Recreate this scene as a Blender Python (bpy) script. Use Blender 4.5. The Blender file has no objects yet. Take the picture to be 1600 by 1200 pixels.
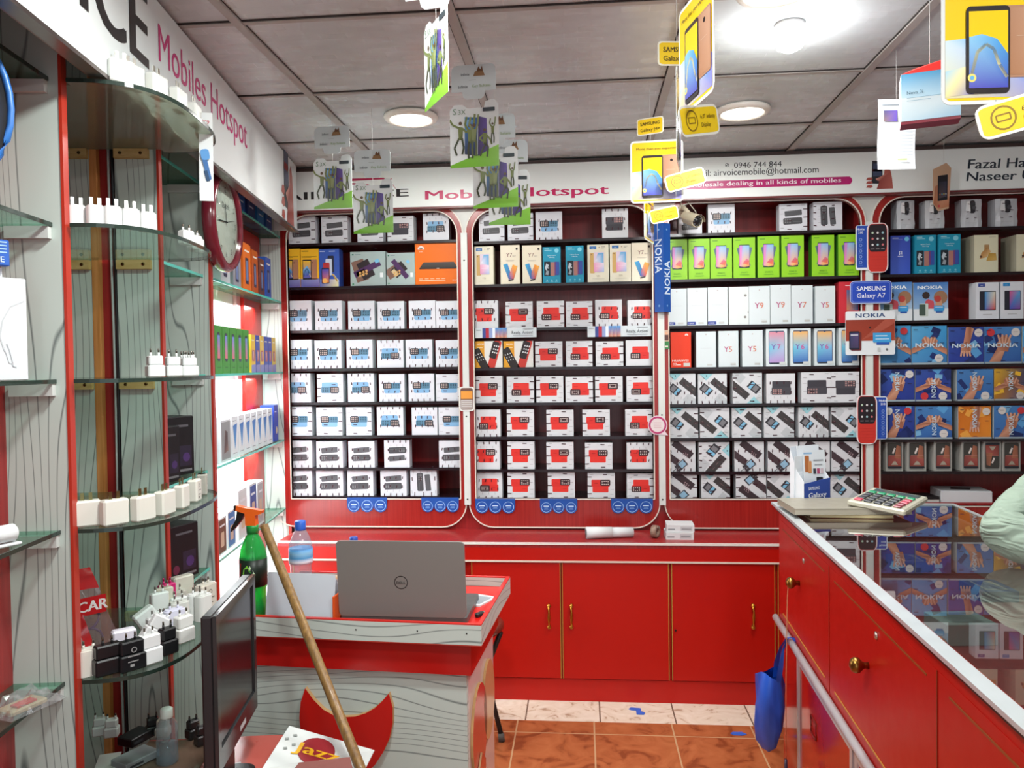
import bpy, bmesh, math, random
from mathutils import Vector, Matrix
random.seed(7)
C = bpy.context.scene.collection
SC = bpy.context.scene
R = math.radians
# ---------------------------------------------------------------- camera
F = 1240.0
CAMH = 1.43
cam_d = bpy.data.cameras.new('camera'); cam = bpy.data.objects.new('camera', cam_d); C.objects.link(cam)
cam_d.sensor_width = 36.0; cam_d.lens = F/1600*36.0; cam_d.clip_start = 0.02
CAMM = Matrix.Rotation(R(5.0), 3, 'Z') @ Matrix.Rotation(R(90-1.39), 3, 'X') @ Matrix.Rotation(R(-0.77), 3, 'Z')
cam.matrix_world = Matrix.Translation((0, 0, CAMH)) @ CAMM.to_4x4()
SC.camera = cam
# ---------------------------------------------------------------- world and light
SC.view_settings.view_transform = 'Standard'; SC.view_settings.look = 'None'
SC.view_settings.gamma = 1.0; SC.view_settings.use_curve_mapping = False
SC.view_settings.exposure = -0.16
w = bpy.data.worlds.new('world'); SC.world = w; w.use_nodes = True
bg = w.node_tree.nodes['Background']; bg.inputs['Color'].default_value = (0.86, 0.94, 1.0, 1); bg.inputs['Strength'].default_value = 1.5
def area(name, loc, size, power, col=(1, 1, 1), rot=(0, 0, 0), shape='DISK', sizey=None, spread=180):
    d = bpy.data.lights.new(name, 'AREA'); d.shape = shape; d.size = size; d.energy = power; d.color = col
    if sizey: d.size_y = sizey
    d.spread = R(spread)
    o = bpy.data.objects.new(name, d); C.objects.link(o); o.location = loc; o.rotation_euler = rot
    return o
def ray(u, v):
    return (CAMM @ Vector(((u-800)/F, (600-v)/F, -1.0)))
O = Vector((0, 0, CAMH))
def atY(u, v, Y):
    d = ray(u, v); return O + d*(Y/d.y)
def atZ(u, v, Z):
    d = ray(u, v); return O + d*((Z-CAMH)/d.z)
def atD(u, v, D):
    return O + ray(u, v)*D
# left display runs at an angle to the back wall: s toward the camera, t into the wall
LA = R(8.5); LO = Vector((-1.375, 3.6, 0)); LE = Vector((math.sin(LA), -math.cos(LA), 0)); LN = Vector((-math.cos(LA), -math.sin(LA), 0))
LROT = math.pi/2 + LA          # turns a thing that faces -Y to face the aisle
def L(s, t, z=0.0):
    p = LO + LE*s + LN*t; return Vector((p.x, p.y, z))
def atL(u, v, t=0.0):          # pixel on the plane of the left display, t behind its front
    d = ray(u, v); p0 = LO + LN*t
    k = (p0 - O).dot(LN)/d.dot(LN); return O + d*k
# right counter axis
CA = math.atan2(0.0459, 1.0)
CX = lambda Y: 0.603 + 0.0459*(Y-1.143)
CROT = -CA
CEIL = 2.345
DOWNLIGHTS = [(atZ(642, 187, CEIL-.012), 0.10), (atZ(1160, 177, CEIL-.012), 0.10), (atZ(1215, -14, CEIL-.012), 0.105)]
for p, r in DOWNLIGHTS:
    area('downlight_lamp', (p.x, p.y, CEIL-.035), r*1.6, 11, (1, .99, .95))
bulb_p = atZ(1234, 80, CEIL-.07)
area('bulb_lamp', (bulb_p.x, bulb_p.y, CEIL-.085), .1, 9, (.97, .98, 1))
pl = bpy.data.lights.new('bulb_glow', 'POINT'); pl.energy = 7; pl.shadow_soft_size = .04
po = bpy.data.objects.new('bulb_glow', pl); C.objects.link(po); po.location = (bulb_p.x, bulb_p.y, CEIL-.085)
for x, y, e_ in ((-.38, 1.3, 24), (-.35, .75, 5), (.75, .55, 22), (-.4, -.7, 10), (.8, -.8, 10)):  # unseen fill lamps without fixtures; the first is added to brighten the left planks
    area('unseen_fill_lamp', (x, y, CEIL-.04), .18, e_, (.97, 1, .97))
# strip lamps inside the lit bay at the end of the left display
p = L(.55, .20, 1.98)
LIT = []
for s_, z_ in ((.6, 1.70), (.6, 1.385), (.6, 1.06), (.6, .74)):
    q = L(s_, .085, z_)
    LIT.append(area('strip_lamp', q, .9, 7.0, (.93, .98, 1), (0, R(-40), LA+math.pi), 'RECTANGLE', .02))
for l in LIT: l.rotation_euler = (0, 0, LROT)
# ---------------------------------------------------------------- materials
def S(h):
    if not isinstance(h, str): return h
    h = h.lstrip('#'); o = []
    for i in (0, 2, 4):
        c = int(h[i:i+2], 16)/255
        o.append(c/12.92 if c <= .04045 else ((c+.055)/1.055)**2.4)
    return tuple(o)
MATS = {}
def newmat(name):
    m = bpy.data.materials.new(name); m.use_nodes = True
    return m, m.node_tree, m.node_tree.nodes['Principled BSDF']
def attr_mat(name, rough, metal=0.0, spec=.5, coat=0.0, sheen=0.0):
    m, t, b = newmat(name); a = t.nodes.new('ShaderNodeAttribute'); a.attribute_name = 'Col'
    nz = t.nodes.new('ShaderNodeTexNoise'); nz.inputs['Scale'].default_value = 40; tc = t.nodes.new('ShaderNodeTexCoord')
    t.links.new(tc.outputs['Object'], nz.inputs['Vector'])
    mr = t.nodes.new('ShaderNodeMapRange'); mr.inputs['To Min'].default_value = rough*.8; mr.inputs['To Max'].default_value = min(1, rough*1.2)
    t.links.new(nz.outputs['Fac'], mr.inputs['Value']); t.links.new(mr.outputs['Result'], b.inputs['Roughness'])
    t.links.new(a.outputs['Color'], b.inputs['Base Color'])
    b.inputs['Metallic'].default_value = metal; b.inputs['Specular IOR Level'].default_value = spec
    b.inputs['Coat Weight'].default_value = coat; b.inputs['Sheen Weight'].default_value = sheen
    MATS[name] = m
attr_mat('matte', .75, spec=.25); attr_mat('print', .42, spec=.35); attr_mat('gloss', .16); attr_mat('satin', .35)
attr_mat('metal', .3, 1.0); attr_mat('cloth', .9, spec=.1, sheen=.2); attr_mat('wrap', .12, spec=.8, coat=.6)
attr_mat('lacquer', .2, spec=.4, coat=.15)
def nodes(t, *names): return [t.nodes.new('ShaderNode'+n) for n in names]
def mapped(t, scale, rot=(0, 0, 0), loc=(0, 0, 0), coord='Object'):
    tc, mp = nodes(t, 'TexCoord', 'Mapping'); mp.inputs['Scale'].default_value = scale; mp.inputs['Rotation'].default_value = rot; mp.inputs['Location'].default_value = loc
    t.links.new(tc.outputs[coord], mp.inputs['Vector']); return mp.outputs['Vector']
def ramp(t, fac, stops):
    r, = nodes(t, 'ValToRGB'); e = r.color_ramp.elements
    while len(e) < len(stops): e.new(.5)
    for q, (p_, c_) in zip(e, stops): q.position = p_; q.color = (*S(c_), 1)
    t.links.new(fac, r.inputs['Fac']); return r.outputs['Color']
def wood(name, c0, c1, scale, rough=.3, coat=.1):
    m, t, b = newmat(name); v = mapped(t, scale)
    n, = nodes(t, 'TexNoise'); n.inputs['Scale'].default_value = 3; n.inputs['Detail'].default_value = 5; n.inputs['Distortion'].default_value = .4
    t.links.new(v, n.inputs['Vector'])
    t.links.new(ramp(t, n.outputs['Fac'], ((.3, c0), (.7, c1))), b.inputs['Base Color'])
    b.inputs['Roughness'].default_value = rough; b.inputs['Coat Weight'].default_value = coat; MATS[name] = m
wood('mahogany', '#861a1c', '#a22626', (30, 30, .6), .3)
wood('frame_red', '#8a1c18', '#a02620', (40, 40, .8), .25, .2)
wood('rawwood', '#b87434', '#d8965a', (30, 30, 1.2), .6, 0)
wood('stickwood', '#6a4c2a', '#94723f', (50, 50, 2), .45, .1)
wood('yellowwood', '#b89a5c', '#cdb27a', (6, 30, 30), .6, 0)
def laminate(name, axis):      # pale laminate with thin wandering dark lines; axis 'Z' upright, 'X' lying
    m, t, b = newmat(name)
    n, mu, ad, m2, fr, r, sp_ = nodes(t, 'TexNoise', 'Math', 'Math', 'Math', 'Math', 'ValToRGB', 'SeparateXYZ')
    v = mapped(t, (9, 9, 1.1) if axis == 'Z' else (1.9, 1.9, 7)); t.links.new(v, n.inputs['Vector'])
    n.inputs['Scale'].default_value = 1.0; n.inputs['Detail'].default_value = .3
    t.links.new(mapped(t, (1, 1, 1)), sp_.inputs[0])
    m2.operation = 'MULTIPLY'; m2.inputs[1].default_value = 42 if axis == 'Z' else 48; t.links.new(sp_.outputs[0 if axis == 'Z' else 2], m2.inputs[0])
    mu.operation = 'MULTIPLY'; mu.inputs[1].default_value = 10 if axis == 'Z' else 7.5; fr.operation = 'FRACT'; ad.operation = 'ADD'
    t.links.new(n.outputs['Fac'], mu.inputs[0]); t.links.new(mu.outputs[0], ad.inputs[0]); t.links.new(m2.outputs[0], ad.inputs[1]); t.links.new(ad.outputs[0], fr.inputs[0])
    e = r.color_ramp.elements; e[0].position = 0; e[0].color = (*S('#6f7977'), 1); e[1].position = .1; e[1].color = (*S('#bfcbc4'), 1)
    q = e.new(.92); q.color = (*S('#bfcbc4'), 1); q = e.new(1.0); q.color = (*S('#6f7977'), 1)
    t.links.new(fr.outputs[0], r.inputs['Fac']); t.links.new(r.outputs['Color'], b.inputs['Base Color'])
    b.inputs['Roughness'].default_value = .4; MATS[name] = m
laminate('laminate', 'Z'); laminate('laminate_x', 'X')
def simple(name, col, rough, metal=0, **k):
    m, t, b = newmat(name); n, mr = nodes(t, 'TexNoise', 'MapRange'); n.inputs['Scale'].default_value = 25
    t.links.new(mapped(t, (1, 1, 1)), n.inputs['Vector']); mr.inputs['To Min'].default_value = rough*.8; mr.inputs['To Max'].default_value = rough*1.2
    t.links.new(n.outputs['Fac'], mr.inputs['Value']); t.links.new(mr.outputs['Result'], b.inputs['Roughness'])
    b.inputs['Base Color'].default_value = (*S(col), 1); b.inputs['Metallic'].default_value = metal
    for q, v_ in k.items(): b.inputs[q].default_value = v_
    MATS[name] = m
simple('bagblue', '#1f55c0', .35); simple('lacqred', '#b01a12', .12); simple('postred', '#b2301f', .35); simple('redlam', '#b2140a', .34, **{'Specular IOR Level': .32}); simple('darkshelf', '#1d1016', .25); simple('aluminium', '#ccd3d5', .35, .5)
simple('wallpaint', '#b9bab6', .8)
def emis(name, col, st):
    m, t, b = newmat(name); b.inputs['Base Color'].default_value = (*S(col), 1); b.inputs['Emission Color'].default_value = (*S(col), 1); b.inputs['Emission Strength'].default_value = st
    MATS[name] = m
emis('lamp_on', '#fffdf2', 9); emis('bulb_on', '#f8fbff', 40)
def thin_glass(name, tint, refl=1.0, rough=.02, haze=None):     # thin pane: see-through with a Fresnel reflection
    m, t, b = newmat(name); t.nodes.remove(b); out = t.nodes['Material Output']
    tr, gl, mx, fr = nodes(t, 'BsdfTransparent', 'BsdfGlossy', 'MixShader', 'Fresnel'); fr.inputs['IOR'].default_value = 1.5
    tr.inputs['Color'].default_value = (*S(tint), 1); gl.inputs['Roughness'].default_value = rough
    mu, = nodes(t, 'Math'); mu.operation = 'MULTIPLY'; mu.inputs[1].default_value = refl; mu.use_clamp = True
    ge, iv, m3 = nodes(t, 'NewGeometry', 'Math', 'Math'); iv.operation = 'SUBTRACT'; iv.inputs[0].default_value = 1.0; t.links.new(ge.outputs['Backfacing'], iv.inputs[1]); m3.operation = 'MULTIPLY'
    t.links.new(fr.outputs['Fac'], mu.inputs[0]); t.links.new(mu.outputs[0], m3.inputs[0]); t.links.new(iv.outputs[0], m3.inputs[1]); t.links.new(m3.outputs[0], mx.inputs['Fac'])
    first = tr.outputs[0]
    if haze:
        d1, d2, df, m2 = nodes(t, 'BsdfDiffuse', 'BsdfTranslucent', 'MixShader', 'MixShader'); d1.inputs['Color'].default_value = (*S(haze[0]), 1); d2.inputs['Color'].default_value = (*S(haze[0]), 1)
        df.inputs['Fac'].default_value = .5; t.links.new(d1.outputs[0], df.inputs[1]); t.links.new(d2.outputs[0], df.inputs[2]); m2.inputs['Fac'].default_value = haze[1]
        t.links.new(first, m2.inputs[1]); t.links.new(df.outputs[0], m2.inputs[2]); first = m2.outputs[0]
    t.links.new(first, mx.inputs[1]); t.links.new(gl.outputs[0], mx.inputs[2]); t.links.new(mx.outputs[0], out.inputs['Surface'])
    MATS[name] = m
thin_glass('glass', '#dff0ea', 1.0, haze=('#b9c4b4', .08)); thin_glass('glass_dusty', '#cfdcd2', 1.0, haze=('#dcdeca', .4))
thin_glass('clock_glass', '#f0f4f2', .35, .03); thin_glass('glass_top', '#e6f2ee', 1.9, .015, haze=('#8a7b78', .08))
thin_glass('clear_film', '#f4f7f8', 2.0, .05, haze=('#e6ecee', .22)); thin_glass('clear_pet', '#e4edf2', 1.3, .03, haze=('#dfe8ee', .2))
thin_glass('green_pet', '#5fe083', 1.0, .03, haze=('#4fe080', .4)); thin_glass('water', '#e8f4f8', 1.0, .0)
thin_glass('blue_film', '#5f9cff', 1.4, .2, haze=('#1556d6', .85)); thin_glass('red_film', '#f3c9cc', 1.6, .1, haze=('#d8b0b4', .3))
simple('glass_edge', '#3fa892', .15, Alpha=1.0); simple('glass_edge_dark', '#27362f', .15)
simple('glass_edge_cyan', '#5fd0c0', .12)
# ---------------------------------------------------------------- mesh builder
EPS = .00035
class MB:
    def __init__(s): s.v = []; s.f = []; s.m = []; s.c = []; s.s = []; s.T = Matrix()
    def at(s, loc=(0, 0, 0), rz=0, rx=0, ry=0):
        s.T = Matrix.Translation(loc) @ Matrix.Rotation(rz, 4, 'Z') @ Matrix.Rotation(rx, 4, 'X') @ Matrix.Rotation(ry, 4, 'Y'); return s
    def add(s, pts, faces, col='#ffffff', mat='matte', smooth=False):
        b = len(s.v); s.v += [s.T @ Vector(p_) for p_ in pts]
        per = isinstance(col, list)
        cl = [S(c) for c in col] if per else S(col)
        for f in faces:
            s.f.append([b+i for i in f]); s.m.append(mat); s.s.append(smooth)
            s.c.append([cl[i] for i in f] if per else [cl]*len(f))
    def poly(s, pts, col='#ffffff', mat='print'): s.add(pts, [list(range(len(pts)))], col, mat)
    def box(s, x0, x1, y0, y1, z0, z1, col='#ffffff', mat='matte', bev=0.0):
        if bev:
            o = [(x0+bev, z0), (x1-bev, z0), (x1, z0+bev), (x1, z1-bev), (x1-bev, z1), (x0+bev, z1), (x0, z1-bev), (x0, z0+bev)]
            i = [(max(min(x, x1-bev), x0+bev), max(min(z, z1-bev), z0+bev)) for x, z in o]
            n = 8; pts = [(x, y0, z) for x, z in i]+[(x, y0+bev, z) for x, z in o]+[(x, y1-bev, z) for x, z in o]+[(x, y1, z) for x, z in i]
            fs = [list(range(n)), list(range(3*n, 4*n))[::-1]]
            for k in range(3):
                fs += [[k*n+a, (k+1)*n+a, (k+1)*n+(a+1) % n, k*n+(a+1) % n] for a in range(n)]
            s.add(pts, fs, col, mat); return s
        s.add([(x0, y0, z0), (x1, y0, z0), (x1, y1, z0), (x0, y1, z0), (x0, y0, z1), (x1, y0, z1), (x1, y1, z1), (x0, y1, z1)],
              [[0, 1, 5, 4], [1, 2, 6, 5], [2, 3, 7, 6], [3, 0, 4, 7], [4, 5, 6, 7], [3, 2, 1, 0]], col, mat); return s
    def prism(s, o, y0, y1, col='#ffffff', mat='matte', side=None, sidemat=None):   # outline o of (x,z) CCW from the front, y0 front
        n = len(o); s.add([(x, y0, z) for x, z in o], [list(range(n))], col, mat)
        s.add([(x, y1, z) for x, z in o], [list(range(n))[::-1]], col, mat)
        s.add([(x, y0, z) for x, z in o]+[(x, y1, z) for x, z in o], [[a, n+a, n+(a+1) % n, (a+1) % n] for a in range(n)], side or col, sidemat or mat); return s
    def slab(s, o, z0, z1, col='#ffffff', mat='matte', side=None, sidemat=None):    # outline of (x,y)
        n = len(o); s.add([(x, y, z1) for x, y in o], [list(range(n))], col, mat)
        s.add([(x, y, z0) for x, y in o], [list(range(n))[::-1]], col, mat)
        s.add([(x, y, z0) for x, y in o]+[(x, y, z1) for x, y in o], [[a, (a+1) % n, n+(a+1) % n, n+a] for a in range(n)], side or col, sidemat or mat); return s
    def lathe(s, prof, n=20, col='#ffffff', mat='gloss', smooth=True):              # prof of (r,z) or (r,z,col)
        pts = []; cols = []
        for q in prof:
            for k in range(n):
                a = 2*math.pi*k/n; pts.append((q[0]*math.cos(a), q[0]*math.sin(a), q[1])); cols.append(q[2] if len(q) > 2 else col)
        fs = [[j*n+k, j*n+(k+1) % n, (j+1)*n+(k+1) % n, (j+1)*n+k] for j in range(len(prof)-1) for k in range(n)]
        if prof[0][0] > 1e-6: fs.append(list(range(n))[::-1])
        if prof[-1][0] > 1e-6: fs.append([(len(prof)-1)*n+k for k in range(n)])
        s.add(pts, fs, cols, mat, smooth); return s
    def tube(s, path, r, n=8, col='#ffffff', mat='satin', closed=False):
        P = [Vector(p_) for p_ in path]; m = len(P); pts = []; rr = r if isinstance(r, (list, tuple)) else [r]*m
        for i in range(m):
            a = P[(i-1) % m] if (closed or i) else P[0]; b = P[(i+1) % m] if (closed or i < m-1) else P[-1]
            d = (b-a).normalized(); up = Vector((0, 0, 1)) if abs(d.z) < .95 else Vector((1, 0, 0))
            x = d.cross(up).normalized(); y = d.cross(x)
            pts += [P[i]+(x*math.cos(2*math.pi*k/n)+y*math.sin(2*math.pi*k/n))*rr[i] for k in range(n)]
        fs = [[i*n+k, i*n+(k+1) % n, ((i+1) % m)*n+(k+1) % n, ((i+1) % m)*n+k] for i in range(m if closed else m-1) for k in range(n)]
        if not closed: fs += [list(range(n))[::-1], [(m-1)*n+k for k in range(n)]]
        s.add(pts, fs, col, mat, True); return s
    def build(s, name, parent=None, loc=None, rz=0.0):
        return link(name, s.mesh(name), parent, loc, rz)
    def mesh(s, name):
        me = bpy.data.meshes.new(name); me.from_pydata([tuple(q) for q in s.v], [], s.f)
        keys = []
        for k in s.m:
            if k not in keys: keys.append(k)
        for k in keys: me.materials.append(MATS[k])
        me.polygons.foreach_set('material_index', [keys.index(k) for k in s.m]); me.polygons.foreach_set('use_smooth', s.s)
        ca = me.color_attributes.new('Col', 'FLOAT_COLOR', 'CORNER')
        flat = []
        for cs in s.c:
            for c in cs: flat += [c[0], c[1], c[2], 1.0]
        ca.data.foreach_set('color', flat); me.update(); return me
def link(name, me, parent=None, loc=None, rz=0.0):
    o = bpy.data.objects.new(name, me); C.objects.link(o)
    if parent is not None: o.parent = parent
    if loc is not None: o.location = loc
    o.rotation_euler = (0, 0, rz); return o
def tag(o, label, cat, group=None, kind=None):
    if label: o['label'] = label
    if cat: o['category'] = cat
    if group: o['group'] = group
    if kind: o['kind'] = kind
    return o
def thing(name, label, cat, loc=(0, 0, 0), rz=0.0, group=None):
    o = bpy.data.objects.new(name, None); C.objects.link(o); o.location = loc; o.rotation_euler = (0, 0, rz); o.empty_display_size = .05
    return tag(o, label, cat, group)
def struct(o): o['kind'] = 'structure'; return o
def copy_tree(o, parent=None):
    c = o.copy(); C.objects.link(c)
    if parent is not None: c.parent = parent
    for ch in list(o.children): copy_tree(ch, c)
    return c
def rrect(x0, z0, x1, z1, r, n=4, corners=(1, 1, 1, 1)):         # CCW outline; corners bl br tr tl
    o = []
    for (cx, cz, a0), k in zip(((x0+r, z0+r, 180), (x1-r, z0+r, 270), (x1-r, z1-r, 0), (x0+r, z1-r, 90)), corners):
        if not k:
            o.append((x0 if a0 in (180, 90) else x1, z0 if a0 in (180, 270) else z1)); continue
        for i in range(n+1):
            a = R(a0+90*i/n); o.append((cx+r*math.cos(a), cz+r*math.sin(a)))
    return o
def circ(cx, cz, r, n=14, rz=None): return [(cx+r*math.cos(2*math.pi*k/n), cz+(rz or r)*math.sin(2*math.pi*k/n)) for k in range(n)]
_tc = {}
def glyphs(txt, bold=0.0, res=2):
    k = (txt, bold, res)
    if k in _tc: return _tc[k]
    d = bpy.data.curves.new('lettering', 'FONT'); d.body = txt; d.size = 1; d.offset = bold; d.resolution_u = res; d.fill_mode = 'FRONT'
    o = bpy.data.objects.new('lettering', d); me = bpy.data.meshes.new_from_object(o)
    vs = [(v.co.x, v.co.y) for v in me.vertices]; fs = [list(p_.vertices) for p_ in me.polygons]
    bpy.data.objects.remove(o); bpy.data.curves.remove(d); bpy.data.meshes.remove(me)
    _tc[k] = (vs, fs); return vs, fs
# flat printed art on a face: unit square (0..1, 0..1) -> box front at y0
def clip(poly, cols):
    for ax, lim, sg in ((0, 0, 1), (0, 1, -1), (1, 0, 1), (1, 1, -1)):
        o = []; oc = []
        for i in range(len(poly)):
            a, b = poly[i-1], poly[i]; ca, cb = cols[i-1], cols[i]
            da, db = (a[ax]-lim)*sg, (b[ax]-lim)*sg
            if (da >= 0) != (db >= 0):
                k = da/(da-db); o.append((a[0]+(b[0]-a[0])*k, a[1]+(b[1]-a[1])*k)); oc.append(tuple(ca[j]+(cb[j]-ca[j])*k for j in range(3)))
            if db >= 0: o.append(b); oc.append(cb)
        poly, cols = o, oc
        if len(poly) < 3: return [], []
    return poly, cols
class Art:
    def __init__(s, mb, w, h, y0=0.0, flip=0, mat='print', x0=None, z0=0.0, clipping=True):
        s.mb, s.w, s.h, s.y, s.flip, s.mat, s.k = mb, w, h, y0, flip, mat, 0
        s.x0 = -w/2 if x0 is None else x0; s.z0 = z0; s.cl = clipping
    def X(s, p_):
        x, z = p_
        if s.flip == 2: x, z = 1-x, 1-z
        elif s.flip == 1: x, z = z, 1-x
        elif s.flip == 3: x, z = 1-z, x
        return (s.x0+x*s.w, s.y-EPS*(1+s.k), s.z0+z*s.h)
    def up(s): s.k += 1; return s
    def P(s, pts, col, up=False):
        if up: s.k += 1
        cols = [S(c) for c in col] if isinstance(col, list) else [S(col)]*len(pts)
        if s.cl: pts, cols = clip(pts, cols)
        if pts: s.mb.add([s.X(p_) for p_ in pts], [list(range(len(pts)))], cols, s.mat)
    def rect(s, x0, z0, x1, z1, col, up=False): s.P([(x0, z0), (x1, z0), (x1, z1), (x0, z1)], col, up)
    def rr(s, x0, z0, x1, z1, r, col, up=False):
        a = s.w/s.h; s.P([(x, z) for x, z in [(x0+(q[0]-x0), z0+(q[1]-z0*1)) for q in rrect(x0, z0, x1, z1, r, 3)]], col, up)
    def circ(s, cx, cz, r, col, n=14, up=False): s.P(circ(cx, cz, r, n, r*s.w/s.h), col, up)
    def ring(s, cx, cz, r, wd, col, n=18):
        q = s.w/s.h
        for k in range(n):
            a, b = 2*math.pi*k/n, 2*math.pi*(k+1)/n
            s.P([(cx+rr_*math.cos(t), cz+rr_*math.sin(t)*q) for rr_, t in ((r, a), (r, b), (r-wd, b), (r-wd, a))], col)
    def rot(s, cx, cz, w, h, ang, col, up=False, r=0):       # rotated rectangle, true angles
        q = s.w/s.h; ca, sa = math.cos(R(ang)), math.sin(R(ang))
        base = rrect(-w/2, -h/2, w/2, h/2, r, 3) if r else [(-w/2, -h/2), (w/2, -h/2), (w/2, h/2), (-w/2, h/2)]
        s.P([(cx+x*ca-z*sa, cz+(x*sa+z*ca)*q) for x, z in base], col, up)
    def line(s, pts, wd, col):
        q = s.w/s.h
        for a, b in zip(pts, pts[1:]):
            dx, dz = b[0]-a[0], (b[1]-a[1])/q; l = math.hypot(dx, dz) or 1; nx, nz = -dz/l*wd/2, dx/l*wd/2*q
            s.P([(a[0]-nx, a[1]-nz), (b[0]-nx, b[1]-nz), (b[0]+nx, b[1]+nz), (a[0]+nx, a[1]+nz)], col)
    def text(s, txt, x, z, size, col, align='l', bold=0.0, sx=1.0, up=True, rot=0, fit=None, res=2, shear=0):   # size = cap height as share of h
        if up: s.k += 1
        vs, fs = glyphs(txt, 0.0, res)
        if not vs: return
        if bold and up:
            wt = (bold*size/.7/(s.w/s.h)*sx) if not fit else bold*fit/max(len(txt), 1)*1.6
            s.text(txt, x+wt, z, size, col, align, 0, sx, False, rot, fit, res, shear)
            if bold > .015: s.text(txt, x-wt, z, size, col, align, 0, sx, False, rot, fit, res, shear)
            s.k += .3
        q = s.w/s.h; k = size/.7
        x1 = max(v[0] for v in vs); xm = min(v[0] for v in vs)
        kx = k/q*sx
        if fit: kx = fit/(x1-xm) if not rot else fit/(x1-xm)
        wd = (x1-xm)*kx; off = {'l': 0, 'c': -wd/2, 'r': -wd}[align]
        pts = []
        for a, b in vs:
            px, pz = (a-xm)*kx+off+shear*b*k/q, b*k
            if rot == 90: px, pz = -pz/q, px*q
            elif rot == -90: px, pz = pz/q, -px*q
            elif rot: ca, sa = math.cos(R(rot)), math.sin(R(rot)); px, pz = px*ca-pz/q*sa, (px*sa+pz/q*ca)*q
            pts.append((x+px, z+pz))
        s.mb.add([s.X(p_) for p_ in pts], fs, col, s.mat)
# ================================================================ the room shell
def tile_floor():
    m, t, b = newmat('floor_tiles')
    tc, sep = nodes(t, 'TexCoord', 'SeparateXYZ'); t.links.new(tc.outputs['Object'], sep.inputs[0])
    def grout(out, per, off):
        a, mo, s1, ab, lt = nodes(t, 'Math', 'Math', 'Math', 'Math', 'Math')
        a.operation = 'ADD'; a.inputs[1].default_value = off; mo.operation = 'FLOORED_MODULO'; mo.inputs[1].default_value = per
        s1.operation = 'SUBTRACT'; s1.inputs[1].default_value = per/2; ab.operation = 'ABSOLUTE'; lt.operation = 'GREATER_THAN'; lt.inputs[1].default_value = per/2-.003
        t.links.new(out, a.inputs[0]); t.links.new(a.outputs[0], mo.inputs[0]); t.links.new(mo.outputs[0], s1.inputs[0]); t.links.new(s1.outputs[0], ab.inputs[0]); t.links.new(ab.outputs[0], lt.inputs[0])
        return lt.outputs[0]
    gx = grout(sep.outputs[0], .305, .30-.03); gy = grout(sep.outputs[1], .305, .31)
    mx, = nodes(t, 'Math'); mx.operation = 'MAXIMUM'; t.links.new(gx, mx.inputs[0]); t.links.new(gy, mx.inputs[1])
    n, = nodes(t, 'TexNoise'); n.inputs['Scale'].default_value = 9; n.inputs['Detail'].default_value = 8; n.inputs['Distortion'].default_value = 1.6
    t.links.new(tc.outputs['Object'], n.inputs['Vector'])
    base = ramp(t, n.outputs['Fac'], ((.34, '#7c4024'), (.46, '#9a5632'), (.7, '#a9643c')))
    mix, = nodes(t, 'Mix'); mix.data_type = 'RGBA'; t.links.new(mx.outputs[0], mix.inputs[0]); t.links.new(base, mix.inputs[6]); mix.inputs[7].default_value = (*S('#b4926c'), 1)
    t.links.new(mix.outputs[2], b.inputs['Base Color']); b.inputs['Roughness'].default_value = .22; MATS['floor_tiles'] = m
    m, t, b = newmat('border_tiles')
    tc, sep = nodes(t, 'TexCoord', 'SeparateXYZ'); t.links.new(tc.outputs['Object'], sep.inputs[0]); gx = grout(sep.outputs[0], .30, .30-.06)
    n, = nodes(t, 'TexNoise'); n.inputs['Scale'].default_value = 10; n.inputs['Detail'].default_value = 9; n.inputs['Distortion'].default_value = 2.2
    t.links.new(tc.outputs['Object'], n.inputs['Vector'])
    base = ramp(t, n.outputs['Fac'], ((.33, '#a98f78'), (.42, '#d3c4b0'), (.7, '#ddd2c2')))
    mix, = nodes(t, 'Mix'); mix.data_type = 'RGBA'; t.links.new(gx, mix.inputs[0]); t.links.new(base, mix.inputs[6]); mix.inputs[7].default_value = (*S('#6a5a4c'), 1)
    t.links.new(mix.outputs[2], b.inputs['Base Color']); b.inputs['Roughness'].default_value = .2; MATS['border_tiles'] = m
tile_floor()
struct(MB().box(-2.2, 3.0, -3.0, 3.15, -.06, 0, mat='floor_tiles').build('floor'))
struct(MB().box(-2.2, 3.0, 3.15, 4.0, -.06, 0, mat='border_tiles').build('trim_1'))
def ceiling_mat():
    m, t, b = newmat('ceiling_panel')
    br, n = nodes(t, 'TexBrick', 'TexNoise'); v = mapped(t, (1, 1, 1), (0, 0, 0))
    t.links.new(v, br.inputs['Vector']); br.inputs['Scale'].default_value = 1; br.inputs['Brick Width'].default_value = .075; br.inputs['Row Height'].default_value = .036
    br.inputs['Mortar Size'].default_value = .002; br.inputs['Mortar Smooth'].default_value = 1
    br.inputs['Color1'].default_value = (.49, .525, .535, 1); br.inputs['Color2'].default_value = (.56, .595, .605, 1); br.inputs['Mortar'].default_value = (.51, .535, .545, 1)
    n.inputs['Scale'].default_value = 3; t.links.new(v, n.inputs['Vector'])
    t.links.new(br.outputs['Color'], b.inputs['Base Color'])
    mr, = nodes(t, 'MapRange'); t.links.new(br.outputs['Color'], mr.inputs['Value']); mr.inputs['From Min'].default_value = .5; mr.inputs['From Max'].default_value = .575; mr.inputs['To Min'].default_value = .42; mr.inputs['To Max'].default_value = .24
    t.links.new(mr.outputs['Result'], b.inputs['Roughness'])
    bp, = nodes(t, 'Bump'); bp.inputs['Strength'].default_value = .25; bp.inputs['Distance'].default_value = .002; t.links.new(br.outputs['Color'], bp.inputs['Height']); t.links.new(bp.outputs[0], b.inputs['Normal'])
    MATS['ceiling_panel'] = m
ceiling_mat()
struct(MB().box(-2.2, 3.0, -3.0, 4.0, CEIL+.004, CEIL+.1, mat='ceiling_panel').build('ceiling'))
simple('tbar', '#a29c97', .45); simple('joint', '#2a2422', .8)
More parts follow.
